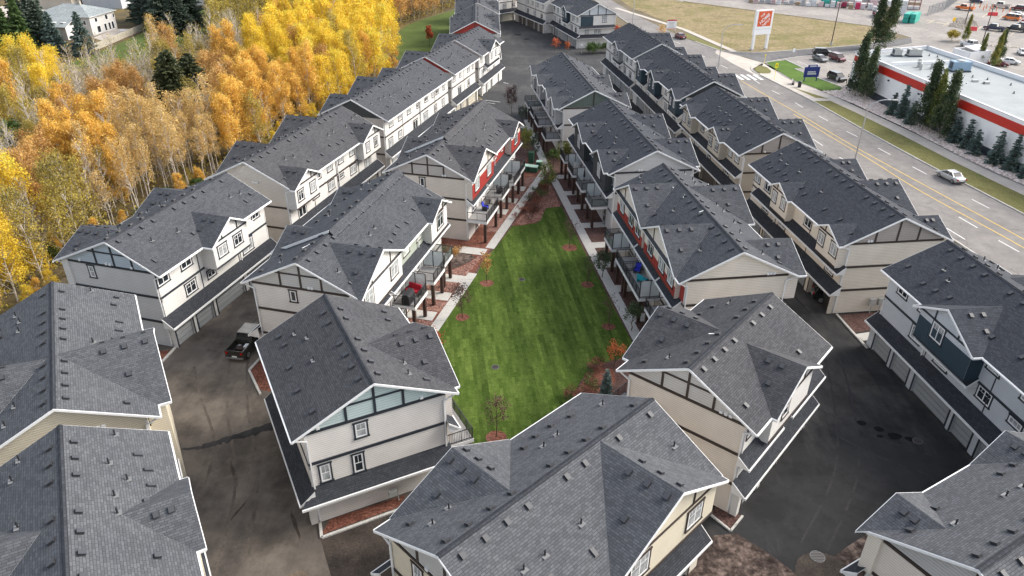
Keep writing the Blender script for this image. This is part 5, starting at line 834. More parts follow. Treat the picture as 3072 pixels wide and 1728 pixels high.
# ---------------------------------------------------------------- the restaurant-like white building with the red band, its roof plant
def commercial():
    root = thing('commercial_building', 'white flat-roofed commercial building with an orange-red band along its wall', 'building', (0, 0, 0))
    A, Bc, Cc, D, E_ = (72.1, 158.6), (90.5, 164.9), (94.6, 137.0), (101.5, 88.0), (79.6, 92.0)
    H_, RZ = 7.4, 6.75
    P = [A, Bc, Cc, D, E_]
    paint('com_white', (0.80, 0.80, 0.80), var=0.03); paint('com_dark', (0.035, 0.045, 0.06)); paint('com_red', (0.50, 0.022, 0.012), 0.5, var=.03); paint('com_roof', (0.30, 0.32, 0.32), 0.9, var=0.1, scale=0.3); paint('unit_grey', (0.38, 0.38, 0.36), 0.5, var=.1); paint('unit_blue', (0.22, 0.32, 0.42), 0.5, var=.1); paint('cap_grey', (0.55, 0.55, 0.58))
    n = len(P)
    for i in range(n):
        a, b = Vector((*P[i], 0)), Vector((*P[(i + 1) % n], 0)); d = (b - a).normalized(); inn = Vector((d.y, -d.x, 0)) * 0.35
        m = MB(); m.prism([a, b, b + inn, a + inn], (0, 0, H_), 'com_white'); m.build('wall', root)
        m = MB(); o = -inn * .25; m.prism([a + o - d * .1 + Vector((0, 0, H_)), b + o + d * .1 + Vector((0, 0, H_)), b + inn * 1.2 + Vector((0, 0, H_)), a + inn * 1.2 + Vector((0, 0, H_))], (0, 0, .12), 'com_white', 'cap_grey'); m.build('parapet_cap', root)
    m = MB(); m.poly([(x, y, RZ) for x, y in P][::-1], 'com_roof'); m.build('roof', root)
    # dividing parapet
    m = MB(); m.beam((75.4, 148.8, RZ + .2), (93.0, 151.6, RZ + .2), .35, .9, 'com_white'); m.build('parapet', root)
    # band of four raised ribs, starting after the letters
    f0, f1 = Vector((73.25, 148.9, 0)), Vector((79.6, 92.0, 0)); d = (f1 - f0).normalized(); out = Vector((d.y, -d.x, 0)); out = out if out.x < 0 else -out
    w0 = Vector((72.1, 158.6, 0)); wd = (Vector((79.6, 92.0, 0)) - w0).normalized()
    q0 = w0 + wd * 9.7; q1 = w0 + wd * 66.5
    m = MB(); m.beam(q0 + out * .06 + Vector((0, 0, 6.15)), q1 + out * .06 + Vector((0, 0, 6.15)), .1, 1.4, 'com_red'); b = m.build('colour_band', root)
    for k in range(4):
        m = MB(); z = 5.62 + k * .35; m.beam(q0 + out * .13 + Vector((0, 0, z)), q1 + out * .13 + Vector((0, 0, z)), .06, .13, 'com_red'); m.build('band_rib', b)
    e0, e1 = w0 + out * .06, w0 + out * .06
    m = MB(); m.beam(w0 + wd * .3 + out * .06 + Vector((0, 0, 6.2)), w0 + wd * 2.2 + out * .06 + Vector((0, 0, 6.2)), .1, 1.1, 'com_red'); m.build('colour_band', root)
    m = MB(); m.beam(w0 + out * .04 + Vector((0, 0, .75)), w0 + wd * 66 + out * .04 + Vector((0, 0, .75)), .08, 1.5, 'com_dark'); m.build('base_course', root)
    for k, s in enumerate((14, 24, 36, 47)):
        p = w0 + wd * s + out * .1; m = MB(); m.box(p.x - .18, p.x + .1, p.y - .2, p.y + .2, 4.7, 4.95, 'com_dark'); m.build('wall_lamp', root)
    # letters before the band
    t = text_mesh('RE', 1.25, 'com_dark', .05); ang = math.atan2(wd.y, wd.x); o = link('wall_lettering', t, root); p = w0 + wd * 6.9 + out * .1
    o.matrix_basis = Matrix.Translation((p.x, p.y, 5.72)) @ Matrix.Rotation(ang, 4, 'Z') @ Matrix.Rotation(R(90), 4, 'X')
    def unit(x, y, sx, sy, h, mm, z=RZ, name='rooftop_unit'):
        m = MB(); m.box(x - sx / 2 - .15, x + sx / 2 + .15, y - sy / 2 - .15, y + sy / 2 + .15, z, z + .3, 'com_dark'); m.box(x - sx / 2, x + sx / 2, y - sy / 2, y + sy / 2, z + .3, z + h, mm)
        m.tube((x, y, z + h), (x, y, z + h + .18), min(sx, sy) * .36, min(sx, sy) * .36, 16, 'unit_grey'); m.box(x - sx / 2 - .02, x - sx / 2, y - sy * .3, y + sy * .3, z + .5, z + h - .2, 'com_dark'); m.build(name, root)
    unit(80.5, 157.8, 1.5, 1.5, 1.5, 'unit_grey'); unit(84.0, 157.6, 2.6, 1.5, 1.5, 'unit_grey'); unit(86.6, 144.6, 3.4, 2.0, 1.9, 'unit_blue')
    m = MB()
    for x, y, r in ((81.6, 150.0, .5), (80.3, 147.5, .55), (82.2, 146.2, .4), (79.6, 145.4, .35), (83.6, 147.4, .45)):
        m = MB(); m.tube((x, y, RZ), (x, y, RZ + .9), r * .7, r * .7, 12, 'unit_grey'); m.tube((x, y, RZ + .75), (x, y, RZ + 1.15), r, r * .6, 12, 'unit_grey'); m.build('roof_fan', root)
    for x, y in ((87.5, 158), (88.6, 156.8), (84.5, 148.2), (86, 149.6), (83.4, 143.5), (86.6, 139.6), (88.4, 137.8), (90.4, 133.8), (91.5, 130), (86, 134.6), (87.5, 128)):
        m = MB(); m.tube((x, y, RZ), (x, y, RZ + .4), .1, .1, 8, 'com_dark'); m.tube((x, y, RZ), (x, y, RZ + .05), .22, .22, 10, 'com_dark'); m.build('roof_vent', root)
    for x, y in ((86.5, 134.8), (85.2, 136.2)):
        m = MB(); m.box(x - .5, x + .5, y - .3, y + .3, RZ, RZ + .35, 'unit_grey'); m.build('roof_hatch', root)
def text_mesh(s, size, mat, depth, extrude=None, align='LEFT'):
    cu = bpy.data.curves.new('lettering', 'FONT'); cu.body = s; cu.size = size; cu.extrude = depth / 2; cu.align_x = align; cu.offset = size * .012
    o = bpy.data.objects.new('lettering', cu); COL.objects.link(o); bpy.context.view_layer.update()
    me = bpy.data.meshes.new_from_object(o.evaluated_get(bpy.context.evaluated_depsgraph_get())); bpy.data.objects.remove(o); me.materials.clear(); me.materials.append(MATS[mat]); return me
commercial()

def pylon_sign():
    x0, y0, x1, y1 = 61.8, 195.3, 65.8, 196.75; ang = math.atan2(y1 - y0, x1 - x0); w = math.hypot(x1 - x0, y1 - y0)
    root = thing('pylon_sign', 'tall white pylon sign with an orange square and slanted white lettering on the dry field', 'sign', (x0, y0, 0), ang)
    paint('sign_white', (0.80, 0.80, 0.80), var=.02); paint('sign_orange', (0.62, 0.09, 0.02), .5, var=.03)
    for x in (0, w): m = MB(); m.box(x - .28, x + .28, -.3, .3, .35, 4, 'sign_white'); m.build('sign_post', root); m = MB(); m.box(x - .38, x + .38, -.4, .4, 0, .4, 'm_concrete'); m.build('footing', root)
    m = MB(); m.box(-.45, w + .45, -.35, .35, 3.9, 9.85, 'sign_white'); bd = m.build('sign_board', root)
    m = MB(); a = (-.38 + .55, w + .38 - .5); m.box(a[0], a[1], -.39, -.352, 5.95, 9.6, 'sign_orange'); m.build('logo_square', bd)
    m = MB(); m.beam((-.3, -.37, 5.3), (w + .3, -.37, 5.3), .02, .05, 'unit_grey'); m.build('panel_joint', bd)
    cx, cz = (a[0] + a[1]) / 2, 7.78
    for s, size, dx, dz in (('THE', 0.72, -.78, .86), ('HOME', 1.18, -.06, -.02), ('DEPOT', 0.86, .62, -.92)):
        me = text_mesh(s, size, 'sign_white', .03, align='CENTER'); o = link('lettering', me, bd)
        o.matrix_basis = Matrix.Translation((cx + dx, -.42, cz + dz)) @ Matrix.Rotation(R(90), 4, 'X') @ Matrix.Rotation(R(40), 4, 'Z') @ Matrix.Translation((0, -size * .35, 0))
pylon_sign()
def board_sign(x, y, label, cat='sign'):
    root = thing('board_sign', label, cat, (x, y, 0), R(8)); return root
r_ = board_sign(45.6, 221.0, 'small white notice board with red edges standing in the dry field')
paint('sign_red', (0.5, 0.03, 0.04)); paint('sign_blue', (0.02, 0.035, 0.19)); paint('sign_yellow', (0.80, 0.68, 0.02)); paint('road_yellow', (0.8, .5, .02)); paint('mid_grey', (.3, .3, .3)); paint('pole_galv', (0.42, 0.42, 0.42), .4, .5); paint('pole_dark', (0.05, 0.035, 0.035))
m = MB(); m.box(-1.3, -1.15, -.1, .1, 0, 3, 'sign_white'); m.build('sign_post', r_); m = MB(); m.box(1.15, 1.3, -.1, .1, 0, 3, 'sign_white'); m.build('sign_post', r_)
m = MB(); m.box(-1.45, 1.45, -.14, -.1, .6, 3.2, 'sign_white'); m.box(-1.45, 1.45, -.15, -.14, 2.85, 3.2, 'sign_red'); m.box(-1.45, 1.45, -.15, -.14, .6, .75, 'sign_red')
for k in range(5): m.box(-.95 + .1 * (k % 2), .95 - .15 * (k % 3), -.15, -.14, 2.45 - k * .36, 2.57 - k * .36, 'mid_grey')
m.build('sign_board', r_)
r_ = board_sign(65.7, 163.4, 'dark blue board sign with white lettering on the bright grass bank')
m = MB(); m.box(-1.5, -1.36, -.1, .1, 0, 1.2, 'sign_blue'); m.build('sign_post', r_); m = MB(); m.box(1.36, 1.5, -.1, .1, 0, 1.2, 'sign_blue'); m.build('sign_post', r_)
m = MB(); m.box(-1.75, 1.75, -.12, .12, .9, 3.1, 'sign_blue'); m.box(-1.05, 1.05, -.11, .11, 3.1, 3.55, 'sign_blue'); b_ = m.build('sign_board', r_)
m = MB(); 
for x0, x1, z in ((-.7, .7, 3.28), (-1.0, .8, 2.05), (-1.0, .9, 1.62)):
    k = x0
    while k < x1: m.box(k, k + .13, -.14, -.12, z - .14, z + .14, 'sign_white'); k += .19
m.build('lettering', b_)
def post_sign(name, x, y, h, label, plate, colr, post='pole_galv'):
    root = thing(name, label, 'sign', (x, y, 0), R(15)); m = MB(); m.tube((0, 0, 0), (0, 0, h), .045, .045, 8, post); m.build('sign_post', root)
    m = MB(); m.box(-plate[0] / 2, plate[0] / 2, -.07, -.05, h - plate[1], h, colr); m.build('sign_plate', root); return root
r_ = post_sign('bus_stop_sign', 58.2, 164.7, 3.6, 'tall yellow bus stop flag sign on a yellow post by the kerb', (.75, 1.0), 'sign_yellow', 'sign_yellow')
m = MB(); m.box(-.12, .12, -.09, -.072, 3.0, 3.25, 'black_metal'); m.build('pictogram', r_)
post_sign('small_sign', 60.3, 179.5, 2.4, 'small yellow marker post at the corner of the grass island', (.3, .5), 'sign_yellow', 'sign_yellow')
post_sign('small_sign', 68.6, 156.6, 2.6, 'thin post with a small white plate in front of the blue sign', (.55, .55), 'sign_white')
post_sign('small_sign', 69.9, 187.6, 2.2, 'white plate on a post beside the parking stalls', (.6, .9), 'sign_white')
post_sign('small_sign', 132.7, 231.6, 2.6, 'yellow diamond warning sign on the planted island', (1.1, 1.1), 'road_yellow')
post_sign('small_sign', 17.2, 190.0, 2.4, 'small white sign in the shrub bed at the corner of the white block', (.35, .5), 'sign_white')
def bench():
    r = thing('bench', 'small bench with white and dark panels on the pavement near the bus stop', 'bench', (61.0, 160.5, 0.03), R(70)); m = MB(); m.box(-.9, .9, -.25, .25, .42, .5, 'post_brown'); m.build('seat', r)
    m = MB(); m.box(-.9, .9, .22, .28, .5, 1.0, 'sign_white'); m.build('backrest', r)
    for x in (-.75, .75): m = MB(); m.box(x - .05, x + .05, -.22, .25, 0, .42, 'black_metal'); m.build('leg', r)
bench()
r_ = thing('litter_bin', 'dark slatted litter bin beside the bench on the pavement', 'bin', (61.5, 158.0, 0.03)); m = MB(); m.tube((0, 0, 0), (0, 0, 1.15), .36, .4, 14, 'black_metal'); m.build('bin_body', r_); m = MB(); m.tube((0, 0, 1.15), (0, 0, 1.3), .42, .25, 14, 'black_metal'); m.build('lid', r_)
def street_lamp(x, y, h, label, mat='pole_galv', arm=(3.4, -.4), base=True):
    r = thing('street_lamp', label, 'street lamp', (x, y, 0), 0, 'street lamps'); m = MB(); m.tube((0, 0, 0), (0, 0, h * .82), .14, .09, 10, mat)
    pts = [(0, 0, h * .82)] 
    if arm:
        for k in range(1, 8):
            t = k / 7 * math.pi / 2; pts.append((arm[0] * (1 - math.cos(t)) * .75, arm[1] * (1 - math.cos(t)) * .75, h * (.82 + .18 * math.sin(t))))
        pts.append((arm[0], arm[1], h))
    for p, q in zip(pts, pts[1:]): m.tube(p, q, .09, .07, 8, mat, False)
    m.build('lamp_post', r); m = MB(); e = pts[-1] if arm else (0, 0, h * .82)
    if arm: m.box(e[0] - .1, e[0] + .7, e[1] - .14, e[1] + .14, h - .08, h + .08, mat)
    else: m.box(-.45, .45, -.2, .2, h * .82, h * .82 + .18, mat)
    m.build('lamp_head', r)
    if base: m = MB(); m.tube((0, 0, 0), (0, 0, .8), .35, .35, 12, 'm_concrete'); m.build('footing', r)
street_lamp(54.3, 110.9, 10.2, 'grey curved-arm street lamp nearest the camera beside the street', base=False); street_lamp(48.0, 174.5, 10.0, 'grey curved-arm street lamp near the crosswalk', base=False)
street_lamp(36.0, 232, 10.5, 'grey street lamp at the top of the picture beside the street', base=False)
street_lamp(85.2, 202.8, 13.5, 'dark straight lamp post on a concrete footing at the edge of the dry field', 'pole_dark', None)
street_lamp(138.3, 234.9, 13.0, 'dark lamp post among the rocks of the planted island', 'pole_dark', None, False); street_lamp(128.6, 207.7, 10.5, 'dark lamp post between the columnar trees of the parking lot', 'pole_dark', None, False)
street_lamp(10.7, 199.1, 6.0, 'thin black lane lamp in front of the white and navy block', 'pole_dark', None, False)
r_ = thing('lane_lamp', 'black lane lamp post at the corner above the pickup truck', 'street lamp', (-22.3, 56.9, 0)); m = MB(); m.tube((0, 0, 0), (0, 0, 5.4), .13, .08, 10, 'black_metal'); m.build('lamp_post', r_); m = MB(); m.box(-.25, .25, -.25, .25, 5.4, 5.75, 'black_metal'); m.build('lamp_head', r_)

# ---------------------------------------------------------------- vehicles
def car_paint(name, c, metal=0.3):
    if name in MATS: return name
    m, n, l, b = _mat(name); tc = n.new('ShaderNodeTexCoord'); t = noise(n, l, tc.outputs['Object'], 2.5, 4, .6); r = ramp(n, [(0.3, mul(c, .85)), (0.7, mul(c, 1.1))]); l.new(t.outputs[0], r.inputs[0]); l.new(r.outputs[0], b.inputs['Base Color'])
    b.inputs['Metallic'].default_value = metal; b.inputs['Roughness'].default_value = .3; b.inputs['Coat Weight'].default_value = .6; MATS[name] = m; return name
paint('tyre', (0.02, 0.02, 0.02), .8); paint('rim', (0.4, 0.4, 0.41), .3, .7); paint('lamp_red', (0.35, 0.01, 0.01), .2); paint('lamp_white', (0.75, 0.75, 0.72), .15); paint('bumper_dark', (0.05, .05, .05)); paint('bed_liner', (0.015, 0.015, 0.015), .8)
KIND = {  # length, half width, height, belt height, cabin (bottom rear, bottom front, top rear, top front), body stations
 'sedan': (4.6, .89, 1.42, .95, (.75, 3.75, 1.45, 2.75), [(0, .42, .80, .74), (.15, .28, .96, .84), (.9, .24, 1.0, .89), (2.3, .22, .97, .89), (3.5, .23, .93, .89), (4.3, .28, .78, .82), (4.6, .38, .62, .68)]),
 'suv': (4.75, .95, 1.75, 1.08, (.1, 3.7, .45, 2.95), [(0, .5, 1.0, .84), (.12, .34, 1.1, .92), (1.0, .3, 1.12, .95), (2.4, .28, 1.1, .95), (3.6, .3, 1.07, .95), (4.5, .34, .95, .88), (4.75, .45, .8, .76)]),
 'pickup': (5.8, 1.0, 1.92, 1.2, (2.05, 4.5, 2.3, 3.95), [(2.0, .4, 1.22, 1.0), (3.2, .38, 1.2, 1.0), (4.3, .38, 1.18, 1.0), (5.4, .42, 1.08, .96), (5.8, .5, .85, .86)]),
 'van': (5.0, .98, 1.95, 1.1, (.08, 4.35, .25, 3.7), [(0, .4, 1.05, .9), (.12, .3, 1.12, .96), (2.5, .28, 1.1, .98), (4.2, .3, 1.06, .98), (4.8, .36, .9, .88), (5.0, .45, .75, .76)]),
 'wagon_van': (5.0, .98, 2.2, 1.1, (.06, 4.4, .12, 3.9), [(0, .4, 1.05, .92), (.12, .3, 1.12, .97), (2.5, .28, 1.1, .98), (4.2, .3, 1.06, .98), (4.8, .36, .9, .88), (5.0, .45, .75, .76)]) }
WH = {}
def wheel_meshes(r):
    if r in WH: return WH[r]
    m = MB(); m.tube((-.11, 0, 0), (.11, 0, 0), r, r, 20, 'tyre'); a = m.mesh('wheel'); m = MB(); m.tube((-.116, 0, 0), (.116, 0, 0), r * .66, r * .66, 12, 'rim')
    for k in range(5):
        t = k * 2 * math.pi / 5; m.tube((0.118, r * .3 * math.cos(t), r * .3 * math.sin(t)), (.122, r * .3 * math.cos(t), r * .3 * math.sin(t)), r * .1, r * .1, 6, 'tyre')
    WH[r] = (a, m.mesh('rim')); return WH[r]
def car(kind, x, y, yaw, colr, label, cat='car', name='parked_car', z=0.01, glass='car_glass', roofc=None):
    """yaw: heading of the nose, clockwise from +Y; (x, y) is the middle"""
    L, hw, H, zb, cab, st = KIND[kind]; root = thing(name, label, cat, (x, y, z), -R(yaw), 'vehicles')
    o = -L / 2; m = MB(); rings = []
    for (s, zl, zh, w) in st:
        rings.append([(-w * .9, o + s, zl), (-w, o + s, zl + .18), (-w, o + s, (zl + zh) / 2), (-w * .98, o + s, zh - .1), (-w * .86, o + s, zh), (w * .86, o + s, zh), (w * .98, o + s, zh - .1), (w, o + s, (zl + zh) / 2), (w, o + s, zl + .18), (w * .9, o + s, zl)])
    k = len(rings[0]); pts = [p for r in rings for p in r]; fs = []
    for i in range(len(rings) - 1):
        for j in range(k): a, b = i * k + j, i * k + (j + 1) % k; fs.append((a, b, b + k, a + k))
    fs.append(tuple(range(k))[::-1]); fs.append(tuple(range((len(rings) - 1) * k, len(rings) * k))); m.add(pts, fs, colr)
    if kind == 'pickup':
        m.box(-1.0, 1.0, o + .02, o + .1, .45, 1.25, colr); m.box(-1.0, -.86, o + .1, o + 2.0, .42, 1.25, colr); m.box(.86, 1.0, o + .1, o + 2.0, .42, 1.25, colr); m.box(-.86, .86, o + .1, o + 2.0, .55, .68, 'bed_liner')
    body = m.build('body', root)
    for p in body.data.polygons: p.use_smooth = False
    c = MB(); a0, a1, b0, b1 = [o + q for q in cab]; wb, wt = hw * .88, hw * .74; zr = H - .06; zq = zb - .08
    bt = [(-wb, a0, zq), (wb, a0, zq), (wb, a1, zq), (-wb, a1, zq)]; tp = [(-wt, b0, zr), (wt, b0, zr), (wt, b1, zr), (-wt, b1, zr)]
    c.add(bt + tp, [(0, 1, 5, 4), (1, 2, 6, 5), (2, 3, 7, 6), (3, 0, 4, 7)], glass); c.build('windows', root)
    c = MB(); rc = roofc or colr
    c.prism([(-wt - .02, b0 - .04, zr), (wt + .02, b0 - .04, zr), (wt + .02, b1 + .04, zr), (-wt - .02, b1 + .04, zr)], (0, 0, .07), rc)
    for i in range(4): c.tube(bt[i], tp[i], .05, .045, 6, colr, False)
    for s in (-1, 1):
        for t in ((.45,) if kind in ('sedan', 'pickup') else (.34, .66)): c.tube((s * wb, a0 + (a1 - a0) * t, zq), (s * wt, b0 + (b1 - b0) * t, zr), .045, .045, 6, colr, False)
    c.build('cab_roof', root)
    if kind in ('wagon_van',):
        c = MB(); c.prism([(-wt - .12, b0 - .06, 1.15), (wt + .12, b0 - .06, 1.15), (wt + .12, b0 + 2.4, 1.15), (-wt - .12, b0 + 2.4, 1.15)], (0, 0, H - 1.2), colr); c.build('cargo_box', root)
    r = .33 if kind == 'sedan' else .38 if kind != 'pickup' else .41
    wm, rm = wheel_meshes(r)
    for s in (-1, 1):
        for yy in (o + .88, o + L - .92): w = link('wheel', wm, root, (s * (hw - .1), yy, r)); w.rotation_euler = (0, 0, 0 if s > 0 else math.pi); link('rim', rm, w)
        t = MB(); t.box(s * hw * .58, s * hw * .86, o + L - .16 if kind == 'sedan' else o + L - .1, o + L - .02, st[-1][2] - .14 if kind != 'sedan' else .55, st[-1][2] + .02 if kind != 'sedan' else .68, 'lamp_white'); t.build('headlight', root)
        t = MB(); zt = 1.0 if kind != 'sedan' else .78; t.box(s * hw * .66, s * hw * .9, o - .015, o + .12, zt - .12, zt + .12, 'lamp_red'); t.build('tail_light', root)
        t = MB(); t.box(s * (hw - .02), s * (hw + .16), o + cab[1] - .45, o + cab[1] - .3, zb + .0, zb + .16, colr); t.build('side_mirror', root)
    t = MB(); t.box(-.26, .26, o - .03, o - .012, .55, .72, 'lamp_white'); t.build('number_plate', root)
    t = MB(); t.box(-hw * .9, hw * .9, o - .06 if kind == 'pickup' else o - .01, o + .1, .38, .52, 'rim' if kind == 'pickup' else 'bumper_dark'); t.box(-hw * .8, hw * .8, o + L - .1, o + L + .01, .34, .5, 'bumper_dark'); t.build('bumper', root)
    return root
car_paint('paint_silver', (.52, .53, .53), .5); car_paint('paint_graphite', (.045, .043, .036), .4); car_paint('paint_roof_grey', (.33, .33, .31), .5); car_paint('paint_maroon', (.12, .012, .02)); car_paint('paint_black', (.012, .014, .014)); car_paint('paint_grey', (.16, .17, .165), .5)
car_paint('paint_white', (.72, .72, .72), 0); car_paint('paint_orange', (.75, .17, .02), 0); car_paint('paint_red', (.45, .03, .06), 0); car_paint('paint_navy', (.02, .03, .07)); car_paint('paint_dark', (.035, .04, .045)); car_paint('paint_beige', (.5, .46, .42), .2)
car('sedan', 65.9, 103.9, -11, 'paint_silver', 'silver sedan driving away on the street past the rock bed', name='driving_car')
TRUCK = car('pickup', -25.3, 58.5, 10, 'paint_graphite', 'dark green-grey pickup truck with a pale cab roof, loaded bed, in the brown lane', 'pickup truck', 'pickup_truck', roofc='paint_roof_grey'); TRUCK.scale = (.93, .97, .97)
car('suv', 34.7, 67.7, 105, 'paint_black', 'black car nosing out of view inside the open garage of the beige block', glass='car_glass')
car('suv', 79.6, 184.0, 166, 'paint_maroon', 'maroon SUV parked in the stalls beside the side road', 'suv'); car('suv', 78.2, 190.3, 98, 'paint_black', 'black SUV with its tailgate open behind the grey sedan', 'suv')
car('sedan', 75.2, 183.6, 166, 'paint_grey', 'grey sedan parked in the stalls, left of the maroon SUV'); car('suv', 71.9, 164.4, 163, 'paint_black', 'dark green-black compact SUV parked alone by the grass bank', 'suv')
car('pickup', 141.8, 225.4, 142 + 180, 'paint_navy', 'navy pickup truck in the far parking lot, left of the grey one', 'pickup truck', 'pickup_truck'); car('pickup', 147.6, 224.4, 322, 'paint_dark', 'dark grey pickup truck in the far parking lot, right of the navy one', 'pickup truck', 'pickup_truck')
car('van', 157.6, 243.6, 322, 'paint_orange', 'orange van in the far parking lot', 'van', 'parked_van', roofc='paint_white'); car('sedan', 160.5, 238.6, 322, 'paint_red', 'red sedan at the right edge of the picture behind the orange van')
car('suv', 171.4, 262.6, 322, 'paint_maroon', 'maroon SUV behind the orange barriers in the far lot', 'suv'); car('pickup', 121.4, 200.6, 165, 'paint_white', 'white pickup truck above the white enclosure behind the commercial building', 'pickup truck', 'pickup_truck')
car('sedan', 130.2, 192.4, 200, 'paint_white', 'white sedan at the right edge beside the rocky strip'); car('sedan', 120.6, 181.8, 120, 'paint_white', 'white sedan behind the green-yellow columnar tree'); car('sedan', 116.6, 179.6, 118, 'paint_maroon', 'dark red sedan half hidden by the columnar trees')
car('van', 116.8, 246.8, 20, 'paint_white', 'small white utility vehicle among the pallets in the store yard', 'van', 'parked_van'); car('sedan', 46.2, 210.6, -14, 'paint_maroon', 'dark red car on the street next to the dry field', name='driving_car')
car('van', -160.5, 261.0, 68, 'paint_beige', 'beige minivan on a driveway behind the left houses', 'minivan', 'parked_van'); car('suv', -146.5, 268, 40, 'paint_white', 'white vehicle beside the brown house roof', 'suv')
car('pickup', 168.6, 268.2, 322, 'paint_beige', 'brown-grey flatbed truck with an orange load beside the far barriers', 'truck', 'parked_truck')
for i, (x, y, kd, cc, lb) in enumerate(((163.4, 250.2, 'sedan', 'paint_white', 'white sedan in the stall row behind the orange van'), (175.5, 255.5, 'suv', 'paint_dark', 'dark SUV at the right edge near the barriers'), (153.0, 262.5, 'pickup', 'paint_orange', 'orange truck beside the far island of the lot'), (180, 268, 'suv', 'paint_white', 'white SUV in the furthest row of the lot'), (166, 279, 'sedan', 'paint_navy', 'navy sedan near the cream stop lines at the top edge'), (153.6, 231.2, 'sedan', 'paint_grey', 'grey sedan two stalls from the dark grey pickup'))):
    car(kd, x, y, 322, cc, lb)
# load in the pickup bed
r_ = thing('scrap_load', 'brown scrap and a white sack lying in the pickup bed', 'load', (-25.45, 57.0, .68), R(-10)); m = MB(); m.box(-.5, .2, -.4, .1, 0, .18, 'post_brown'); m.box(-.6, -.3, .1, .5, 0, .12, 'deck_board'); m.build('scrap', r_)
m = MB(); m.prism([(.2, -.1, 0), (.75, -.05, 0), (.7, .55, 0), (.15, .45, 0)], (0, 0, .3), 'sign_white'); m.build('sack', r_)

# ---------------------------------------------------------------- store yard along the top edge
paint('wrap_white', (.66, .66, .66), var=.1); paint('wrap_teal', (.02, .33, .26), var=.1); paint('rack_red', (.26, .045, .03)); paint('rack_rust', (.25, .10, .06)); paint('wood', (.38, .28, .18), var=.2); paint('wrap_pink', (.62, .45, .45), var=.1); paint('barrier_red', (.7, .05, .06)); paint('tank', (.4, .4, .4)); paint('cart_red', (.45, .02, .08))
yard_a, yard_b = Vector((84, 276, 0)), Vector((131, 257.5, 0)); yd = (yard_b - yard_a).normalized(); yn = Vector((-yd.y, yd.x, 0)); yang = math.atan2(yd.y, yd.x)
def bundle(x, y, w, d, h, mat, n, name, label, cat, grp, ang=None):
    r = thing(name, label, cat, (x, y, 0), yang if ang is None else ang, grp)
    for k in range(n): m = MB(); m.box(-w / 2 + .02 * k, w / 2 - .01 * k, -d / 2, d / 2, h * k / n + .1, h * (k + 1) / n, mat); m.build('pack', r)
    m = MB(); 
    for q in (-.35, 0, .35): m.box(-w / 2, w / 2, q * d - .05, q * d + .05, 0, .1, 'wood')
    m.build('pallet', r)
YK = [('wrap_white', 'white wrapped pallet stack in the row along the yard front'), ('tank', 'grey pallet of fittings in the row along the yard front'), ('wrap_pink', 'pinkish wrapped pallet stack in the row along the yard front'), ('cart_red', 'red cart or crate in the row along the yard front'), ('wood', 'bare wood pallet stack in the row along the yard front')]
for k in range(26):
    s = k * 1.95 + rnd.uniform(-.3, .3); p = yard_a + yd * s + yn * rnd.uniform(-.8, .8); i = rnd.choice([0, 0, 0, 1, 1, 2, 3, 4])
    bundle(p.x, p.y, 1.5, 1.2, rnd.uniform(.9, 2.2), YK[i][0], rnd.choice([1, 2, 3]), 'pallet_stack', YK[i][1], 'pallet stack', 'pallet stacks along the yard front: ' + YK[i][0].split('_')[-1])
for k in range(10):
    p = yard_a + yd * (k * 4.9 + 1) + yn * 4.6; bundle(p.x, p.y, 2.4, 1.6, rnd.uniform(2, 3.6), rnd.choice(['wrap_white', 'wrap_white', 'wrap_pink']), 4, 'pallet_stack', 'tall wrapped pallet stack in the second line of the yard', 'pallet stack', 'second line of pallet stacks')
bundle(107.6, 268.6, 2.9, 1.6, 2.2, 'wrap_teal', 2, 'lumber_pack', 'left one of the two teal wrapped lumber packs in the yard row', 'lumber pack', 'teal lumber packs'); bundle(111.2, 268.4, 2.9, 1.6, 2.4, 'wrap_teal', 2, 'lumber_pack', 'right one of the two teal wrapped lumber packs in the yard row', 'lumber pack', 'teal lumber packs')
bundle(122.6, 239.2, 1.5, 6.5, 2.7, 'wrap_teal', 2, 'lumber_pack', 'left of the two long teal packs standing alone on the asphalt', 'lumber pack', 'teal lumber packs', R(-38)); bundle(124.5, 238.6, 1.5, 6.5, 2.7, 'wrap_teal', 2, 'lumber_pack', 'right of the two long teal packs standing alone on the asphalt', 'lumber pack', 'teal lumber packs', R(-38))
bundle(126.4, 252.4, 3.2, 1.4, 4.4, 'wrap_white', 6, 'pallet_stack', 'tallest white striped stack in front of the red racks', 'pallet stack', 'second line of pallet stacks')
def rack(x, y, mat, label):
    r = thing('storage_rack', label, 'rack', (x, y, 0), yang, 'steel racks of the yard')
    for i in range(4): m = MB(); m.box(i * 1.9 - .07, i * 1.9 + .07, -.6, .6, 0, 5.2, mat); m.build('upright', r)
    for z in (1.4, 2.8, 4.2): m = MB(); m.beam((0, -.6, z), (5.7, -.6, z), .08, .12, mat); m.beam((0, .6, z), (5.7, .6, z), .08, .12, mat); m.build('rack_beam', r)
    for z in (.1, 1.5, 2.9): m = MB(); m.box(.2, 5.5, -.5, .5, z, z + .7, rnd.choice(['wood', 'wrap_white', 'tank'])); m.build('stored_goods', r)
for k in range(5): p = yard_a + yd * (24 + k * 6.3) + yn * 7.5; rack(p.x, p.y, ['rack_red', 'rack_rust'][k % 2], ['red', 'rust brown'][k % 2] + ' steel storage rack in the back line of the yard')
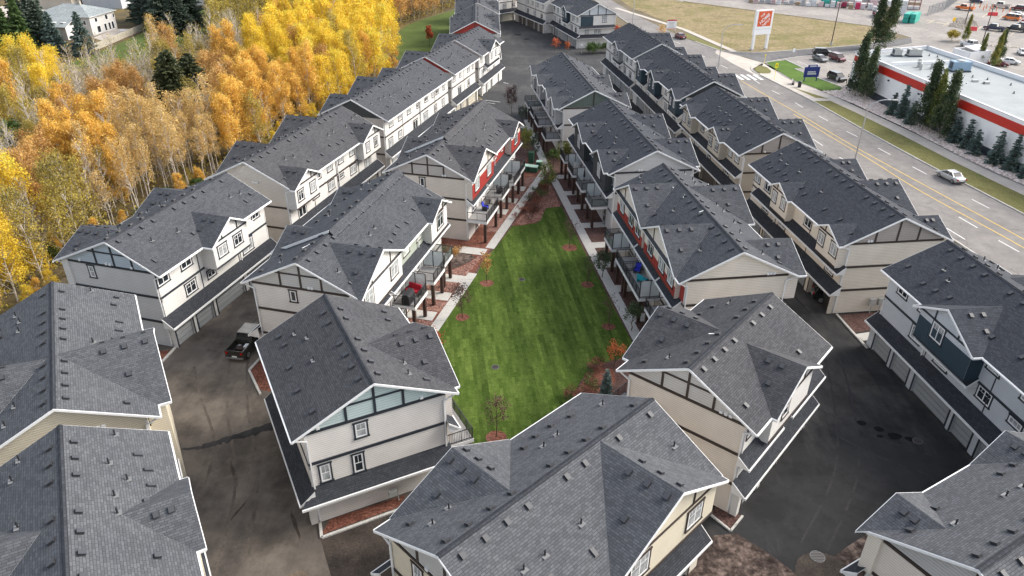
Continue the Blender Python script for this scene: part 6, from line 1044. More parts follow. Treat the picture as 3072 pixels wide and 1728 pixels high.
def fence_run(name, pts, h, mat, label, post_step=3.0, pick=.22, board=False):
    r = thing(name, label, 'fence', (pts[0][0], pts[0][1], 0)); O = Vector((pts[0][0], pts[0][1], 0))
    for a, b in zip(pts, pts[1:]):
        a, b = Vector((*a, 0)) - O, Vector((*b, 0)) - O; L = (b - a).length; n = max(1, int(L / post_step))
        for i in range(n): 
            p, q = a.lerp(b, i / n), a.lerp(b, (i + 1) / n); m = MB(); m.box(p.x - .06, p.x + .06, p.y - .06, p.y + .06, 0, h + .1, mat); m.build('fence_post', r)
            m = MB(); m.beam((p.x, p.y, h - .15), (q.x, q.y, h - .15), .05, .08, mat); m.beam((p.x, p.y, .3), (q.x, q.y, .3), .05, .08, mat)
            k = max(1, int((q - p).length / pick))
            for j in range(k): c, d = p.lerp(q, (j + .04) / k), p.lerp(q, (j + (.9 if board else .2)) / k); m.beam((c.x, c.y, h / 2 + .05), (d.x, d.y, h / 2 + .05), .03, h - .05, mat)
            m.build('fence_panel', r)
paint('fence_grey', (.3, .3, .3)); paint('fence_wood', (.42, .38, .31), var=.15)
fence_run('yard_fence', [(134.2, 250.1), (145.2, 261), (156, 275.6), (170, 295)], 3.2, 'fence_grey', 'grey steel fence round the corner of the store yard')
fence_run('garden_fence', [(-105.6, 186), (-105.6, 192.3), (-105.7, 221.8), (-104, 240)], 1.7, 'fence_wood', 'weathered wooden garden fence behind the far left house', 2.4, .2, True)
for (x, y, L_, a, lb) in ((156.2, 251.5, 2.8, -12, 'long red barrier block in the far lot'), (135.2, 225, 2.3, -12, 'short red barrier block beside the rock island')):
    r_ = thing('barrier', lb, 'barrier', (x, y, 0), R(a), 'red barriers'); m = MB(); m.prism([(-L_ / 2, -.35, 0), (-L_ / 2, .35, 0), (-L_ / 2, .15, 1.0), (-L_ / 2, -.15, 1.0)], (L_, 0, 0), 'barrier_red'); m.build('barrier_body', r_); m = MB(); m.box(-L_ / 2 + .2, L_ / 2 - .2, -.13, .13, 1.0, 1.08, 'barrier_red'); m.build('top_rail', r_)
for k in range(9):
    x, y = 159 + (k % 5) * 1.5, 262 + (k // 5) * 6 - (k % 5) * 1.2; r_ = thing('marker_post', 'orange marker posts round the island in the far lot', 'marker', (x, y, 0), 0, 'orange marker posts'); m = MB(); m.box(-.12, .12, -.05, .05, 0, 1.5, 'paint_orange'); m.build('marker_board', r_)
def forklift(x, y, label, c='cart_red'):
    r = thing('forklift', label, 'forklift', (x, y, 0), R(200), 'forklifts'); m = MB(); m.box(-.6, .6, -1.1, .9, .3, 1.0, c); m.box(-.6, .6, -1.3, -.6, .4, 1.3, 'bumper_dark'); m.build('body', r)
    m = MB(); [m.box(a - .04, a + .04, b - .04, b + .04, 1.0, 2.2, 'bumper_dark') for a in (-.5, .5) for b in (-.6, .6)]; m.box(-.6, .6, -.7, .7, 2.2, 2.3, 'bumper_dark'); m.build('cab_frame', r)
    m = MB(); m.box(-.45, -.35, .95, 1.05, .1, 2.9, 'bumper_dark'); m.box(.35, .45, .95, 1.05, .1, 2.9, 'bumper_dark'); m.box(-.45, .45, 1.05, 1.12, .1, .5, 'bumper_dark'); m.build('mast', r)
    wm, rm = wheel_meshes(.33)
    for s in (-.55, .55):
        for yy in (-.8, .65): w = link('wheel', wm, r, (s, yy, .33)); link('rim', rm, w)
forklift(112.8, 265.4, 'red and black forklift by the teal packs'); forklift(117.6, 249.8, 'red and black forklift behind the small white vehicle')
r_ = thing('enclosure', 'white walled bin enclosure with a sloping lid behind the commercial building', 'enclosure', (112.4, 184.6, 0), R(18)); 
for bx_ in ((-3.2, -3, -2.6, 2.6), (3, 3.2, -2.6, 2.6), (-3, 3, -2.6, -2.4), (-3, 3, 2.4, 2.6)): m = MB(); m.box(*bx_, 0, 2.8, 'com_white'); m.build('wall', r_)
m = MB(); m.slab([(-.5, -2.2, 2.7), (2.9, -2.2, 2.7), (2.9, 2.3, 3.2), (-.5, 2.3, 3.2)], .15, 'cap_grey'); m.build('lid', r_)
# ---------------------------------------------------------------- houses at the far left
def hip_house(name, label, x0, x1, y0, y1, eave, ridge, rot, wins=(), wall='off', roofm='shingle_far', extra=None):
    cx, cy = (x0 + x1) / 2, (y0 + y1) / 2; r = thing(name, label, 'house', (cx, cy, 0), rot, 'houses'); a, b = (x1 - x0) / 2, (y1 - y0) / 2
    m = MB(); m.box(-a, a, -b, b, 0, eave, 'siding_off_white' if wall == 'off' else wall); m.build('wall', r); o = .6
    m = MB(); k = min(a, b); c = [(-a - o, -b - o, eave), (a + o, -b - o, eave), (a + o, b + o, eave), (-a - o, b + o, eave)]
    if a >= b: p, q = (-(a - b), 0, ridge), ((a - b), 0, ridge); fs = [[c[0], c[1], q, p], [c[1], c[2], q], [c[2], c[3], p, q], [c[3], c[0], p]]
    else: p, q = (0, -(b - a), ridge), (0, (b - a), ridge); fs = [[c[0], c[1], p], [c[1], c[2], q, p], [c[2], c[3], q], [c[3], c[0], p, q]]
    for f in fs: m.slab(f, .12, roofm, 'white_trim')
    rf = m.build('roof', r)
    for side, al, z, w_, h_ in wins: window(r, side, {'N': -b, 'R': a, 'L': a, 'F': b}[side], al, z, w_, h_, 'plain', 'white_trim', False)
    m = MB(); m.box(-.3, .3, -.3, .3, ridge - .6, ridge + .8, 'siding_tan'); m.location = None; ch = m.build('chimney', rf, (a * .3, 0, 0)); return r
h_ = hip_house('detached_house', 'white two-storey house with a grey-green hipped roof beyond the wood', -131, -114.8, 209, 220.5, 5.0, 7.4, R(-6), [('R', -3.0, 3.8, 1.2, 1.2), ('R', 1.8, 3.8, 1.2, 1.4), ('R', 4, 1.3, 1.1, 2), ('R', .5, 1.3, 1.1, 2), ('R', 2.4, 1.3, 1.1, 2), ('R', -2.6, 1.3, 1.6, 1.8), ('N', 6.5, 3.4, .8, 1.2), ('R', 5.2, 3.7, .8, 1.2)])
m = MB(); m.slab([(-4, -12.5, 3.4), (5.5, -12.5, 3.4), (4.5, -5.6, 5.2), (-3, -5.6, 5.2)], .12, 'shingle_far', 'white_trim'); w_ = m.build('lean_to_roof', h_)
for k in (0, 2.6): m = MB(); m.box(.2 + k, 1.2 + k, -10.6, -9.2, 4.08, 4.2, 'lamp_white'); o_ = m.build('skylight', w_); o_.rotation_euler = (0, 0, 0)
m = MB(); m.box(-3.4, 5, -12, -6, 0, 3.3, 'siding_off_white'); m.build('wall', h_)
hip_house('detached_house', 'house with a mottled brown roof above the white two-storey house', -156, -143, 252, 264, 3.6, 6.5, R(-6), (), 'siding_tan', 'shingle')
hip_house('detached_house', 'blue-grey walled house behind the brown roof', -141.5, -128, 254, 264, 6.2, 8.0, R(-6), [('N', -3.5, 4.2, .8, 1.4)], 'siding_blue_grey', 'shingle_far')
hip_house('detached_house', 'pale house glimpsed between the spruces at the top edge', -113, -98, 262, 274, 3.2, 6.0, R(-6), (), 'off', 'shingle_far')
sheet('patio', [(-114.6, 206), (-114.8, 219), (-108, 219), (-106.6, 208), (-110, 202)], 'm_walk_pale', -0.004); sheet('driveway', [(-172, 250), (-168, 268), (-150, 275), (-141, 268), (-141, 240), (-158, 236)], 'm_walk_pale', -0.004)
r_ = thing('patio_table_set', 'pale garden furniture on the patio of the white house', 'garden furniture', (-109.2, 213, 0)); m = MB(); m.box(-1, 1, -.5, .5, .7, .76, 'sign_white'); m.build('table_top', r_); m = MB(); [m.box(a - .04, a + .04, b - .04, b + .04, 0, .7, 'sign_white') for a in (-.9, .9) for b in (-.4, .4)]; m.build('leg', r_)

# ---------------------------------------------------------------- things on the balconies and in the court
BM = lambda k: BLOCKS[k].matrix_basis
def on_block(k, v, u, z=2.95, rot=0):
    b = BLOCKS[k]; yaw = b.rotation_euler.z; c, s = math.cos(yaw), math.sin(yaw); return (b.location.x + v * c - u * s, b.location.y + v * s + u * c, z), yaw + R(rot)
for k_, c_ in (('fab_red', (.42, .01, .025)), ('fab_blue', (.02, .03, .4)), ('fab_teal', (.01, .33, .40)), ('fab_black', (.015, .015, .017)), ('fab_pale', (.5, .5, .45)), ('fab_pink', (.6, .05, .12)), ('plant_green', (.05, .10, .04)), ('util_green', (.02, .075, .045)), ('util_pale', (.30, .45, .38)), ('toy_yellow', (.65, .33, .03)), ('wicker', (.12, .06, .035))): paint(k_, c_, .8)
def chair(k, v, u, rot, mat, label, w=.7, name='garden_chair'):
    loc, a = on_block(k, v, u, rot=rot); r = thing(name, label, 'chair' if name != 'sofa' else 'sofa', loc, a)
    m = MB(); m.box(-w / 2, w / 2, -.32, .32, .32, .5, mat); m.build('seat', r); m = MB(); m.prism([(-w / 2, .24, .45), (-w / 2, .36, .45), (-w / 2, .46, 1.0), (-w / 2, .34, 1.0)], (w, 0, 0), mat); m.build('backrest', r)
    for s in (-1, 1): m = MB(); m.box(s * w / 2, s * (w / 2 + .06), -.32, .34, .0, .62, 'black_metal' if mat != 'fab_teal' else mat); m.build('arm', r)
chair('I1', 6.2, 10.4, -15, 'fab_red', 'bright red two-seat sofa on a balcony of the sage green block', 1.5, 'sofa'); chair('I1', 6.5, 5.4, 60, 'fab_pink', 'small pink chair on the nearest balcony of the sage green block', .5)
chair('I1', 6.3, 4.6, 200, 'fab_black', 'black folding chair on the nearest balcony of the sage green block', .5); chair('I2', 6.4, 9.6, 90, 'fab_black', 'black chair on the balcony of the red-panelled left block', .6); chair('I2', 6.4, 14.6, 90, 'fab_black', 'dark chair behind the frosted screens of the red-panelled left block', .6)
chair('R2', -5.6, 11.6, -30, 'fab_blue', 'blue camp chair on the crowded balcony of the right block', .6); chair('R2', -5.7, 9.4, 120, 'fab_teal', 'turquoise armchair on the crowded balcony of the right block', .9); chair('R2', -5.5, 7.8, 100, 'fab_pale', 'pale cushioned seat on the crowded balcony of the right block', .9)
chair('R2', -5.3, 3.4, 180, 'lamp_white', 'left of the two white plastic chairs behind the near right roof', .6); chair('R2', -5.3, 2.4, 180, 'lamp_white', 'right of the two white plastic chairs behind the near right roof', .6); chair('I2', 6.2, 3.6, 90, 'fab_blue', 'blue chair on the near balcony of the red-panelled left block', .6)
loc, a = on_block('I1', 6.3, 8.8); r_ = thing('barbecue', 'large black covered barbecue beside the red sofa', 'barbecue', loc, a); m = MB(); m.box(-.4, .4, -.75, .75, 0, .8, 'fab_black'); m.build('cart', r_); m = MB(); m.prism([(-.4, -.75, .8), (.4, -.75, .8), (.25, -.75, 1.15), (-.25, -.75, 1.15)], (0, 1.5, 0), 'fab_black'); m.build('lid', r_)
loc, a = on_block('R3', -6.2, 15.2); r_ = thing('covered_grill', 'pale covered grill on a balcony of the blue-black block', 'grill', loc, a); m = MB(); m.prism([(-.35, -.5, 0), (.35, -.5, 0), (.28, -.5, 1.1), (-.28, -.5, 1.1)], (0, 1.0, 0), 'fab_pale'); m.build('cover', r_); m = MB(); m.box(-.3, .3, -.45, .45, 1.1, 1.16, 'unit_grey'); m.build('lid', r_)
loc, a = on_block('R3', -6.3, 10.0); r_ = thing('closed_parasol', 'closed black parasol over the glass table on a right-hand balcony', 'parasol', loc, a); m = MB(); m.tube((0, 0, 0), (0, 0, 2.2), .03, .03, 8, 'black_metal'); m.build('pole', r_); m = MB(); m.tube((0, 0, 1.1), (0, 0, 2.15), .16, .04, 10, 'fab_black'); m.build('canopy', r_)
loc, a = on_block('R2', -5.7, 18.9); r_ = thing('round_table', 'small round white table on the far glass balcony of the right block', 'table', loc, a); m = MB(); m.tube((0, 0, .68), (0, 0, .73), .4, .4, 18, 'lamp_white'); m.build('table_top', r_); m = MB(); m.tube((0, 0, 0), (0, 0, .68), .04, .04, 8, 'lamp_white'); m.build('leg', r_)
loc, a = on_block('R2', -6.2, 6.8); r_ = thing('toy_kitchen', 'yellow and red toys behind the frosted screen of the right block', 'toy', loc, a); m = MB(); m.box(-.3, .2, -.3, .2, 0, .7, 'toy_yellow'); m.build('toy_box', r_); m = MB(); m.box(.3, .6, -.2, .2, 0, .5, 'fab_red'); m.build('toy_seat', r_)
def utility(x, y, w, d, h, label, mat='util_green', top='util_green', cat='utility box'):
    r = thing('utility_box', label, cat, (x, y, 0), R(-15), 'utility boxes in the mulch'); m = MB(); m.box(-w / 2, w / 2, -d / 2, d / 2, 0, h, mat); m.build('cabinet', r); m = MB(); m.box(-w / 2 - .04, w / 2 + .04, -d / 2 - .04, d / 2 + .04, h, h + .1, top); m.build('lid', r)
utility(2.9, 110.0, .8, .7, 1.7, 'tall dark green utility pillar beside the left footpath'); utility(1.9, 106.6, 1.2, 1.0, .8, 'left low transformer box with a pale green lid', top='util_pale'); utility(3.2, 106.2, 1.2, 1.0, .8, 'middle low transformer box with a pale green lid', top='util_pale'); utility(4.1, 107.3, .8, .8, 1.2, 'right pale-topped utility pedestal by the footpath', top='util_pale')
for k in range(3):
    x, y = 37.5 + k * .95, 65.5 + k * .13; r_ = thing('gas_meter', ['left', 'middle', 'right'][k] + ' grey meter of the three on the end wall of the beige block', 'gas meter', (x, y, 0), R(8), 'gas meters'); m = MB(); m.box(-.32, .32, -.32, 0, .9, 1.7, 'unit_grey'); m.build('meter_box', r_); m = MB(); m.tube((0, -.15, 0), (0, -.15, .9), .04, .04, 8, 'unit_grey'); m.build('pipe', r_)
r_ = thing('gas_meter', 'grey gas meter with piping on the low wall above the bark strip', 'gas meter', (-8.6, 38.6, 0), R(27), 'gas meters'); m = MB(); m.box(-.3, .3, -.35, 0, .7, 1.2, 'unit_grey'); m.build('meter_box', r_); m = MB(); m.tube((.4, -.15, 0), (.4, -.15, 1.1), .04, .04, 8, 'unit_grey'); m.build('pipe', r_)
# ---------------------------------------------------------------- trees and shrubs
leaf_mat('leaf_yellow', [(0.0, (0.42, 0.29, 0.03)), (0.35, (0.74, 0.52, 0.035)), (0.7, (0.88, 0.66, 0.07)), (0.88, (0.72, 0.64, 0.09)), (1.0, (0.38, 0.42, 0.07))])
leaf_mat('leaf_gold', [(0.0, (0.36, 0.19, 0.03)), (0.4, (0.70, 0.41, 0.065)), (0.75, (0.82, 0.54, 0.11)), (1.0, (0.82, 0.62, 0.2))])
leaf_mat('leaf_orange', [(0.0, (0.26, 0.13, 0.04)), (0.45, (0.55, 0.32, 0.095)), (0.8, (0.70, 0.44, 0.15)), (1.0, (0.72, 0.54, 0.23))])
leaf_mat('leaf_pale', [(0.0, (0.40, 0.25, 0.08)), (0.5, (0.62, 0.42, 0.14)), (1.0, (0.68, 0.52, 0.24))])
leaf_mat('leaf_olive', [(0.0, (0.10, 0.085, 0.03)), (0.35, (0.30, 0.24, 0.05)), (0.75, (0.62, 0.47, 0.08)), (1.0, (0.30, 0.32, 0.06))])
leaf_mat('leaf_green', [(0.0, (0.03, 0.06, 0.012)), (0.5, (0.065, 0.12, 0.022)), (1.0, (0.12, 0.17, 0.035))], .25)
leaf_mat('leaf_red', [(0.0, (0.30, 0.05, 0.03)), (0.5, (0.50, 0.11, 0.04)), (1.0, (0.55, 0.22, 0.06))])
leaf_mat('leaf_poplar', [(0.0, (0.028, 0.045, 0.022)), (0.6, (0.065, 0.10, 0.04)), (1.0, (0.14, 0.15, 0.05))], .2)
leaf_mat('leaf_poplar_turning', [(0.0, (0.05, 0.08, 0.02)), (0.5, (0.14, 0.18, 0.04)), (1.0, (0.34, 0.28, 0.05))], .25)
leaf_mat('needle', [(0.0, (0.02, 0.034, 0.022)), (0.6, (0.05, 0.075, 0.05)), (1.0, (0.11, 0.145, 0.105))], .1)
leaf_mat('needle_blue', [(0.0, (0.04, 0.065, 0.055)), (0.6, (0.09, 0.135, 0.115)), (1.0, (0.18, 0.24, 0.21))], .1)
leaf_mat('needle_olive', [(0.0, (0.022, 0.03, 0.012)), (0.6, (0.055, 0.068, 0.022)), (1.0, (0.12, 0.12, 0.045))], .1)
leaf_mat('cedar', [(0.0, (0.03, 0.06, 0.018)), (0.6, (0.08, 0.14, 0.035)), (1.0, (0.17, 0.23, 0.09))], .2)
leaf_mat('leaf_plum', [(0.0, (0.05, 0.025, 0.022)), (0.6, (0.11, 0.055, 0.045)), (1.0, (0.2, 0.1, 0.07))], .2)
paint('bark_pale', (0.50, 0.45, 0.38), .9, var=.35, scale=3); paint('bark_white', (0.47, 0.42, 0.36), .9, var=.3, scale=3); paint('bark_grey', (0.30, 0.26, 0.22), .9, var=.3, scale=3); paint('bark_brown', (0.09, 0.06, 0.04), .9, var=.3, scale=4)
G = np.random.default_rng(5)
def quads(name, C, size, mat, tint, up=None, elong=1.0, axis=None, flat=0.0):
    """one small leaf or leaf spray per centre C, free orientation unless axis is given"""
    n = len(C); a = G.normal(size=(n, 3)) if axis is None else axis + G.normal(size=(n, 3)) * .25
    a /= np.linalg.norm(a, axis=1)[:, None]; t = G.normal(size=(n, 3)); t[:, 2] *= (1 - flat); b = np.cross(a, t); b /= np.linalg.norm(b, axis=1)[:, None] + 1e-9
    s = (size * G.uniform(.65, 1.3, n))[:, None]; A = a * s * elong * .5; Bv = b * s * .5
    V = np.stack([C - A, C + Bv * .8, C + A, C - Bv * .8], 1).reshape(-1, 3)
    me = bpy.data.meshes.new(name); me.vertices.add(4 * n); me.vertices.foreach_set('co', V.ravel().astype(np.float32))
    me.loops.add(4 * n); me.loops.foreach_set('vertex_index', np.arange(4 * n)); me.polygons.add(n); me.polygons.foreach_set('loop_start', np.arange(0, 4 * n, 4)); me.polygons.foreach_set('loop_total', np.full(n, 4))
    me.materials.append(MATS[mat]); me.update(calc_edges=True)
    at = me.attributes.new('tint', 'FLOAT', 'FACE'); at.data.foreach_set('value', np.clip(tint, 0, 1).astype(np.float32)); return me
def stem_mesh(name, h, r, nb, mat, lo=.3, blen=1.6, rise=1.1, twigs=0, bend=.5, seed=0):
    q = random.Random(seed); m = MB(); p = Vector((0, 0, 0)); segs = 6; tips = []; bx_, by_ = q.uniform(-bend, bend), q.uniform(-bend, bend); axis = [p]
    for i in range(segs):
        t = (i + 1) / segs; n_ = Vector((bx_ * t * t + q.uniform(-.08, .08), by_ * t * t + q.uniform(-.08, .08), h * t)); m.tube(p, n_, r * (1 - i / segs * .85), r * (1 - (i + 1) / segs * .85), 6, mat, False); p = n_; axis.append(p)
    for k in range(nb):
        t = lo + (1 - lo) * (k + q.random()) / nb; i = min(segs - 1, int(t * segs)); f = t * segs - i; a = axis[i].lerp(axis[i + 1], f); ang = q.uniform(0, 6.28); l = blen * (1.15 - t) * q.uniform(.6, 1.25) + .35
        e = a + Vector((math.cos(ang) * l, math.sin(ang) * l, l * rise * q.uniform(.6, 1.3))); mid = a.lerp(e, .5) + Vector((0, 0, -.08 * l)); m.tube(a, mid, r * .34, r * .22, 4, mat, False); m.tube(mid, e, r * .22, r * .07, 4, mat, False); tips.append((mid, e))
        for _ in range(twigs):
            c = mid.lerp(e, q.random()); g = c + Vector((q.uniform(-.5, .5), q.uniform(-.5, .5), q.uniform(.1, .75))) * l * .7; m.tube(c, g, r * .10, r * .035, 3, mat, False); tips.append((c, g))
    return m.mesh(name), tips
def crown_leaves(tips, n, spread, h):
    T = np.array([[*a, *b] for a, b in tips]); k = G.integers(0, len(T), n); f = G.uniform(.2, 1.12, n)[:, None]; C = T[k, :3] * (1 - f) + T[k, 3:] * f + G.normal(size=(n, 3)) * spread; tint = np.random.default_rng(len(T)).uniform(0, 1, len(T))[k] * .55 + G.uniform(0, .45, n); return C, tint
# family: (height, trunk radius, branches, bark, crown start, branch length, rise, twigs, leaves, spread, leaf size, material)
FAM = {'y': (9.6, .12, 46, 'bark_pale', .10, 2.1, .95, 1, 6200, .34, .18, 'leaf_yellow'), 'g': (10.0, .11, 48, 'bark_pale', .10, 1.7, 1.5, 1, 6200, .27, .17, 'leaf_gold'), 'o': (8.6, .10, 44, 'bark_grey', .10, 1.8, 1.15, 1, 4800, .32, .17, 'leaf_orange'),
       't': (9.4, .10, 40, 'bark_pale', .16, 1.5, 1.2, 2, 3600, .30, .16, 'leaf_olive'), 'p': (9.8, .095, 36, 'bark_white', .38, 1.1, 1.5, 2, 1500, .24, .16, 'leaf_pale'), 'b': (9.2, .10, 46, 'bark_white', .16, 1.6, 1.15, 4, 130, .3, .18, 'leaf_olive'), 'n': (6.0, .12, 40, 'bark_brown', .12, 2.6, .6, 1, 3200, .4, .3, 'leaf_green')}
LAB = {'y': ('aspen_tree', 'bright yellow leafy aspen in the wood on the left', 'bright yellow aspens of the wood'), 'g': ('aspen_tree', 'golden orange leafy aspen in the wood on the left', 'golden aspens of the wood'), 'o': ('aspen_tree', 'dull orange aspen in the middle of the wood', 'orange aspens of the wood'),
       't': ('aspen_tree', 'thin half-bare aspen with olive yellow leaves in the wood', 'thin olive aspens of the wood'), 'p': ('aspen_tree', 'slender aspen with pale leaves and a long white trunk at the wood edge', 'slender white-trunked aspens at the wood edge'), 'b': ('bare_tree', 'leafless tree with pale grey branches in the wood', 'leafless trees of the wood'), 'n': ('green_tree', 'low green leafy tree inside the wood', 'green trees inside the wood')}
PROTO = {}; LAST = [None]
for k, (h, r, nb, bark, lo, bl_, rise, tw, nl_, sp, ls, lm) in FAM.items():
    PROTO[k] = []
    for v in range(4 if k != 'n' else 2):
        st, tips = stem_mesh('trunk', h, r, nb, bark, lo, bl_, rise, tw, .7, v * 31 + ord(k)); C, tint = crown_leaves(tips, nl_, sp, h); PROTO[k].append((st, quads('crown', C, np.full(len(C), ls), lm, tint)))
def plant(proto, x, y, s, rz, name, label, cat, group=None, sz=None):
    r = link(name, None, None, (x, y, 0), rz); r.scale = (s, s, sz or s); tag(r, label, cat, group); link('trunk', proto[0], r); link('crown', proto[1], r); LAST[0] = r; return r
wood = [(k, float(c.split(',')[0]), float(c.split(',')[1])) for k, txt in FOREST.items() for c in txt.split()]
wood = [t for t in wood if not (-66 < t[1] < -54 and 120 < t[2] < 138)]
wood.sort(key=lambda t: math.hypot(t[1], t[2])); far_wood = []; cnt = 0
for k, x, y in wood:
    nm, lb, gr = LAB[k]; s = rnd.uniform(.82, 1.16) * (1.06 if y > 150 else 1.0)
    if nm == 'aspen_tree': cnt += 1
    if nm == 'aspen_tree' and cnt > 298: far_wood.append((k, x, y, s, rnd.uniform(0, 6.28))); continue
    plant(rnd.choice(PROTO[k]), x, y, s, rnd.uniform(0, 6.28), nm, lb, 'tree', gr, s * rnd.uniform(.88, 1.14))
def join_far(items):
    V, Q, MI, T = [], [], [], []; names = []; off = 0
    for k, x, y, s, rz in items:
        for j, me in enumerate(rnd.choice(PROTO[k])):
            nv = len(me.vertices); co = np.empty(nv * 3, dtype=np.float32); me.vertices.foreach_get('co', co); co = co.reshape(-1, 3); nf = len(me.polygons)
            lv = np.empty(len(me.loops), dtype=np.int32); me.loops.foreach_get('vertex_index', lv)
            tot = np.empty(nf, dtype=np.int32); me.polygons.foreach_get('loop_total', tot)
            if not (tot == 4).all(): continue
            F = lv.reshape(-1, 4)
            if j == 1:
                F = F[::3]; P = co[F].copy(); c = P.mean(1, keepdims=True); P = c + (P - c) * 1.7; co = P.reshape(-1, 3); F = np.arange(len(co)).reshape(-1, 4)
            if me.materials[0].name not in names: names.append(me.materials[0].name)
            ca, sa = math.cos(rz), math.sin(rz); W = np.stack([co[:, 0] * ca - co[:, 1] * sa, co[:, 0] * sa + co[:, 1] * ca, co[:, 2]], 1) * s + np.array([x, y, 0])
            V.append(W); Q.append(F + off); off += len(W); MI.append(np.full(len(F), names.index(me.materials[0].name))); T.append(np.random.default_rng(int(abs(x) * 10)).uniform(0, .35) + G.uniform(0, .6, len(F)))
    V = np.concatenate(V); Q = np.concatenate(Q); n = len(Q); me = bpy.data.meshes.new('distant_aspens'); me.vertices.add(len(V)); me.vertices.foreach_set('co', V.ravel().astype(np.float32))
    me.loops.add(4 * n); me.loops.foreach_set('vertex_index', Q.ravel()); me.polygons.add(n); me.polygons.foreach_set('loop_start', np.arange(0, 4 * n, 4)); me.polygons.foreach_set('loop_total', np.full(n, 4))
    for q in names: me.materials.append(MATS[q] if q in MATS else bpy.data.materials[q])
    me.polygons.foreach_set('material_index', np.concatenate(MI).astype(np.int32)); me.update(calc_edges=True)
    at = me.attributes.new('tint', 'FLOAT', 'FACE'); at.data.foreach_set('value', np.concatenate(T).astype(np.float32)); o = link('distant_aspens', me); tag(o, 'far part of the yellow and orange aspen wood behind the nearer trees', None, None, 'stuff')
join_far(far_wood)
for i in range(90):
    y = rnd.uniform(50, 185); x = float(np.interp(y, [50, 64, 80, 97, 110, 130, 150, 170, 185], [-50, -50.5, -49, -43.5, -40, -35.5, -30, -27.5, -29])) - rnd.uniform(-.5, 5); kk = rnd.choice('yyg' if y < 75 or y > 115 else 'gtn')
    s = rnd.uniform(.2, .42); plant(rnd.choice(PROTO[kk]), x, y, s * 1.3, i, 'wood_edge_shrub', {'y': 'yellow leafy shrub at the foot of the wood', 'g': 'golden leafy shrub at the foot of the wood', 't': 'thin olive shrub at the foot of the wood', 'n': 'green leafy shrub at the foot of the wood'}[kk], 'shrub', {'y': 'yellow', 'g': 'golden', 't': 'olive', 'n': 'green'}[kk] + ' shrubs at the foot of the wood', s)
# undergrowth of the wood: low brush nobody could count
n = 60000; U = np.stack([G.uniform(-150, -12, n), G.uniform(45, 285, n), G.uniform(0.05, 1.5, n) ** 1.2], 1)
edge = np.interp(U[:, 1], [40, 64, 80, 97, 110, 130, 150, 170, 192, 222, 243, 275], [-50, -51, -49, -43.5, -40, -35.5, -30, -27, -31, -34, -26, -13]); keep = (U[:, 0] < edge) & ~((U[:, 1] > 178) & (U[:, 0] < -96)); U = U[keep]
tag(link('undergrowth', quads('undergrowth', U, np.full(len(U), .5), 'leaf_olive', G.uniform(0, .6, len(U)))), None, None, None, 'stuff'); bpy.data.objects['undergrowth']['label'] = 'low brown and olive brush covering the floor of the wood'
def spruce_mesh(h, R_, seed, mat, dens=1.0, pw=.85):
    g = np.random.default_rng(seed); Cs, Ax, Tn = [], [], []; nl = int(h * 2.6); m = MB(); m.tube((0, 0, 0), (0, 0, h * .97), h * .016 + .05, .02, 7, 'bark_brown', False)
    for i in range(nl):
        z = h * (.06 + .93 * i / nl); rr = R_ * (1 - z / h) ** pw * g.uniform(.82, 1.12) + .12; nb = max(5, int(9 + rr * 3))
        for b in range(nb):
            a = g.uniform(0, 6.283); l = rr * g.uniform(.75, 1.12); k = max(5, int(l * 13 * dens)); f = g.uniform(.12, 1, k) ** .8
            d = np.array([math.cos(a), math.sin(a), 0]); drop = -.28 * f * l + .14 * (f ** 3) * l
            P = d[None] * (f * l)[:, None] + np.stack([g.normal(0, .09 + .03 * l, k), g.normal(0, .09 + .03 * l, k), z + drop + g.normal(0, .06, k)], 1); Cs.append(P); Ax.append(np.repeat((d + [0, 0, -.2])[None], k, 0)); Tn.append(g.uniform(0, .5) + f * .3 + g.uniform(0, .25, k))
            if b % 2 == 0: m.tube((0, 0, z), (d[0] * l * .8, d[1] * l * .8, z - .2 * l), .035, .012, 3, 'bark_brown', False)
    C = np.concatenate(Cs); return m.mesh('trunk'), quads('crown', C, np.full(len(C), .34 if h > 8 else .26), mat, np.concatenate(Tn), elong=1.5, axis=np.concatenate(Ax))
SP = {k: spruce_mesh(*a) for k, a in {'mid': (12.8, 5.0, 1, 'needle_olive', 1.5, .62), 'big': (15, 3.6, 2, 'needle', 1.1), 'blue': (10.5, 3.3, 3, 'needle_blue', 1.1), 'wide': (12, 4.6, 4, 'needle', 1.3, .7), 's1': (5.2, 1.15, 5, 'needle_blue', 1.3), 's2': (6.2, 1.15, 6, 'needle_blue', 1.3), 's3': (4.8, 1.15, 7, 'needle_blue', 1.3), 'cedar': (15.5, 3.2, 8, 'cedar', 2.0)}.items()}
def spruce(k, x, y, s, label, group=None): plant(SP[k], x, y, s, rnd.uniform(0, 6), 'spruce_tree', label, 'spruce', group)
spruce('mid', -61.4, 131.9, 1.0, 'single dark spruce standing among the orange aspens'); spruce('mid', -59.0, 134.9, .9, 'second dark crown just behind the single spruce in the aspens')
spruce('blue', -112.4, 184.5, 1.0, 'left of the two blue-green spruces in front of the white house'); spruce('blue', -105.6, 184.8, 1.0, 'right of the two blue-green spruces in front of the white house')
for i, (x, y, k, s) in enumerate(((-124.8, 183.5, 'cedar', 1.1), (-121.4, 180.5, 'cedar', 1.0), (-118.6, 182.5, 'cedar', .95), (-127.5, 187, 'cedar', 1.1))): spruce(k, x, y, s, 'tall light green conifer in the clump at the top left corner', 'light green conifers at the top left corner')
for x, y, s in ((-120.4, 192.5, 1.1), (-124.4, 198.5, 1.15), (-116.4, 186.5, 1.0), (-122, 188, 1.1)): spruce('big', x, y, s, 'dark spruce beside the light green conifers left of the white house', 'dark spruces left of the white house')
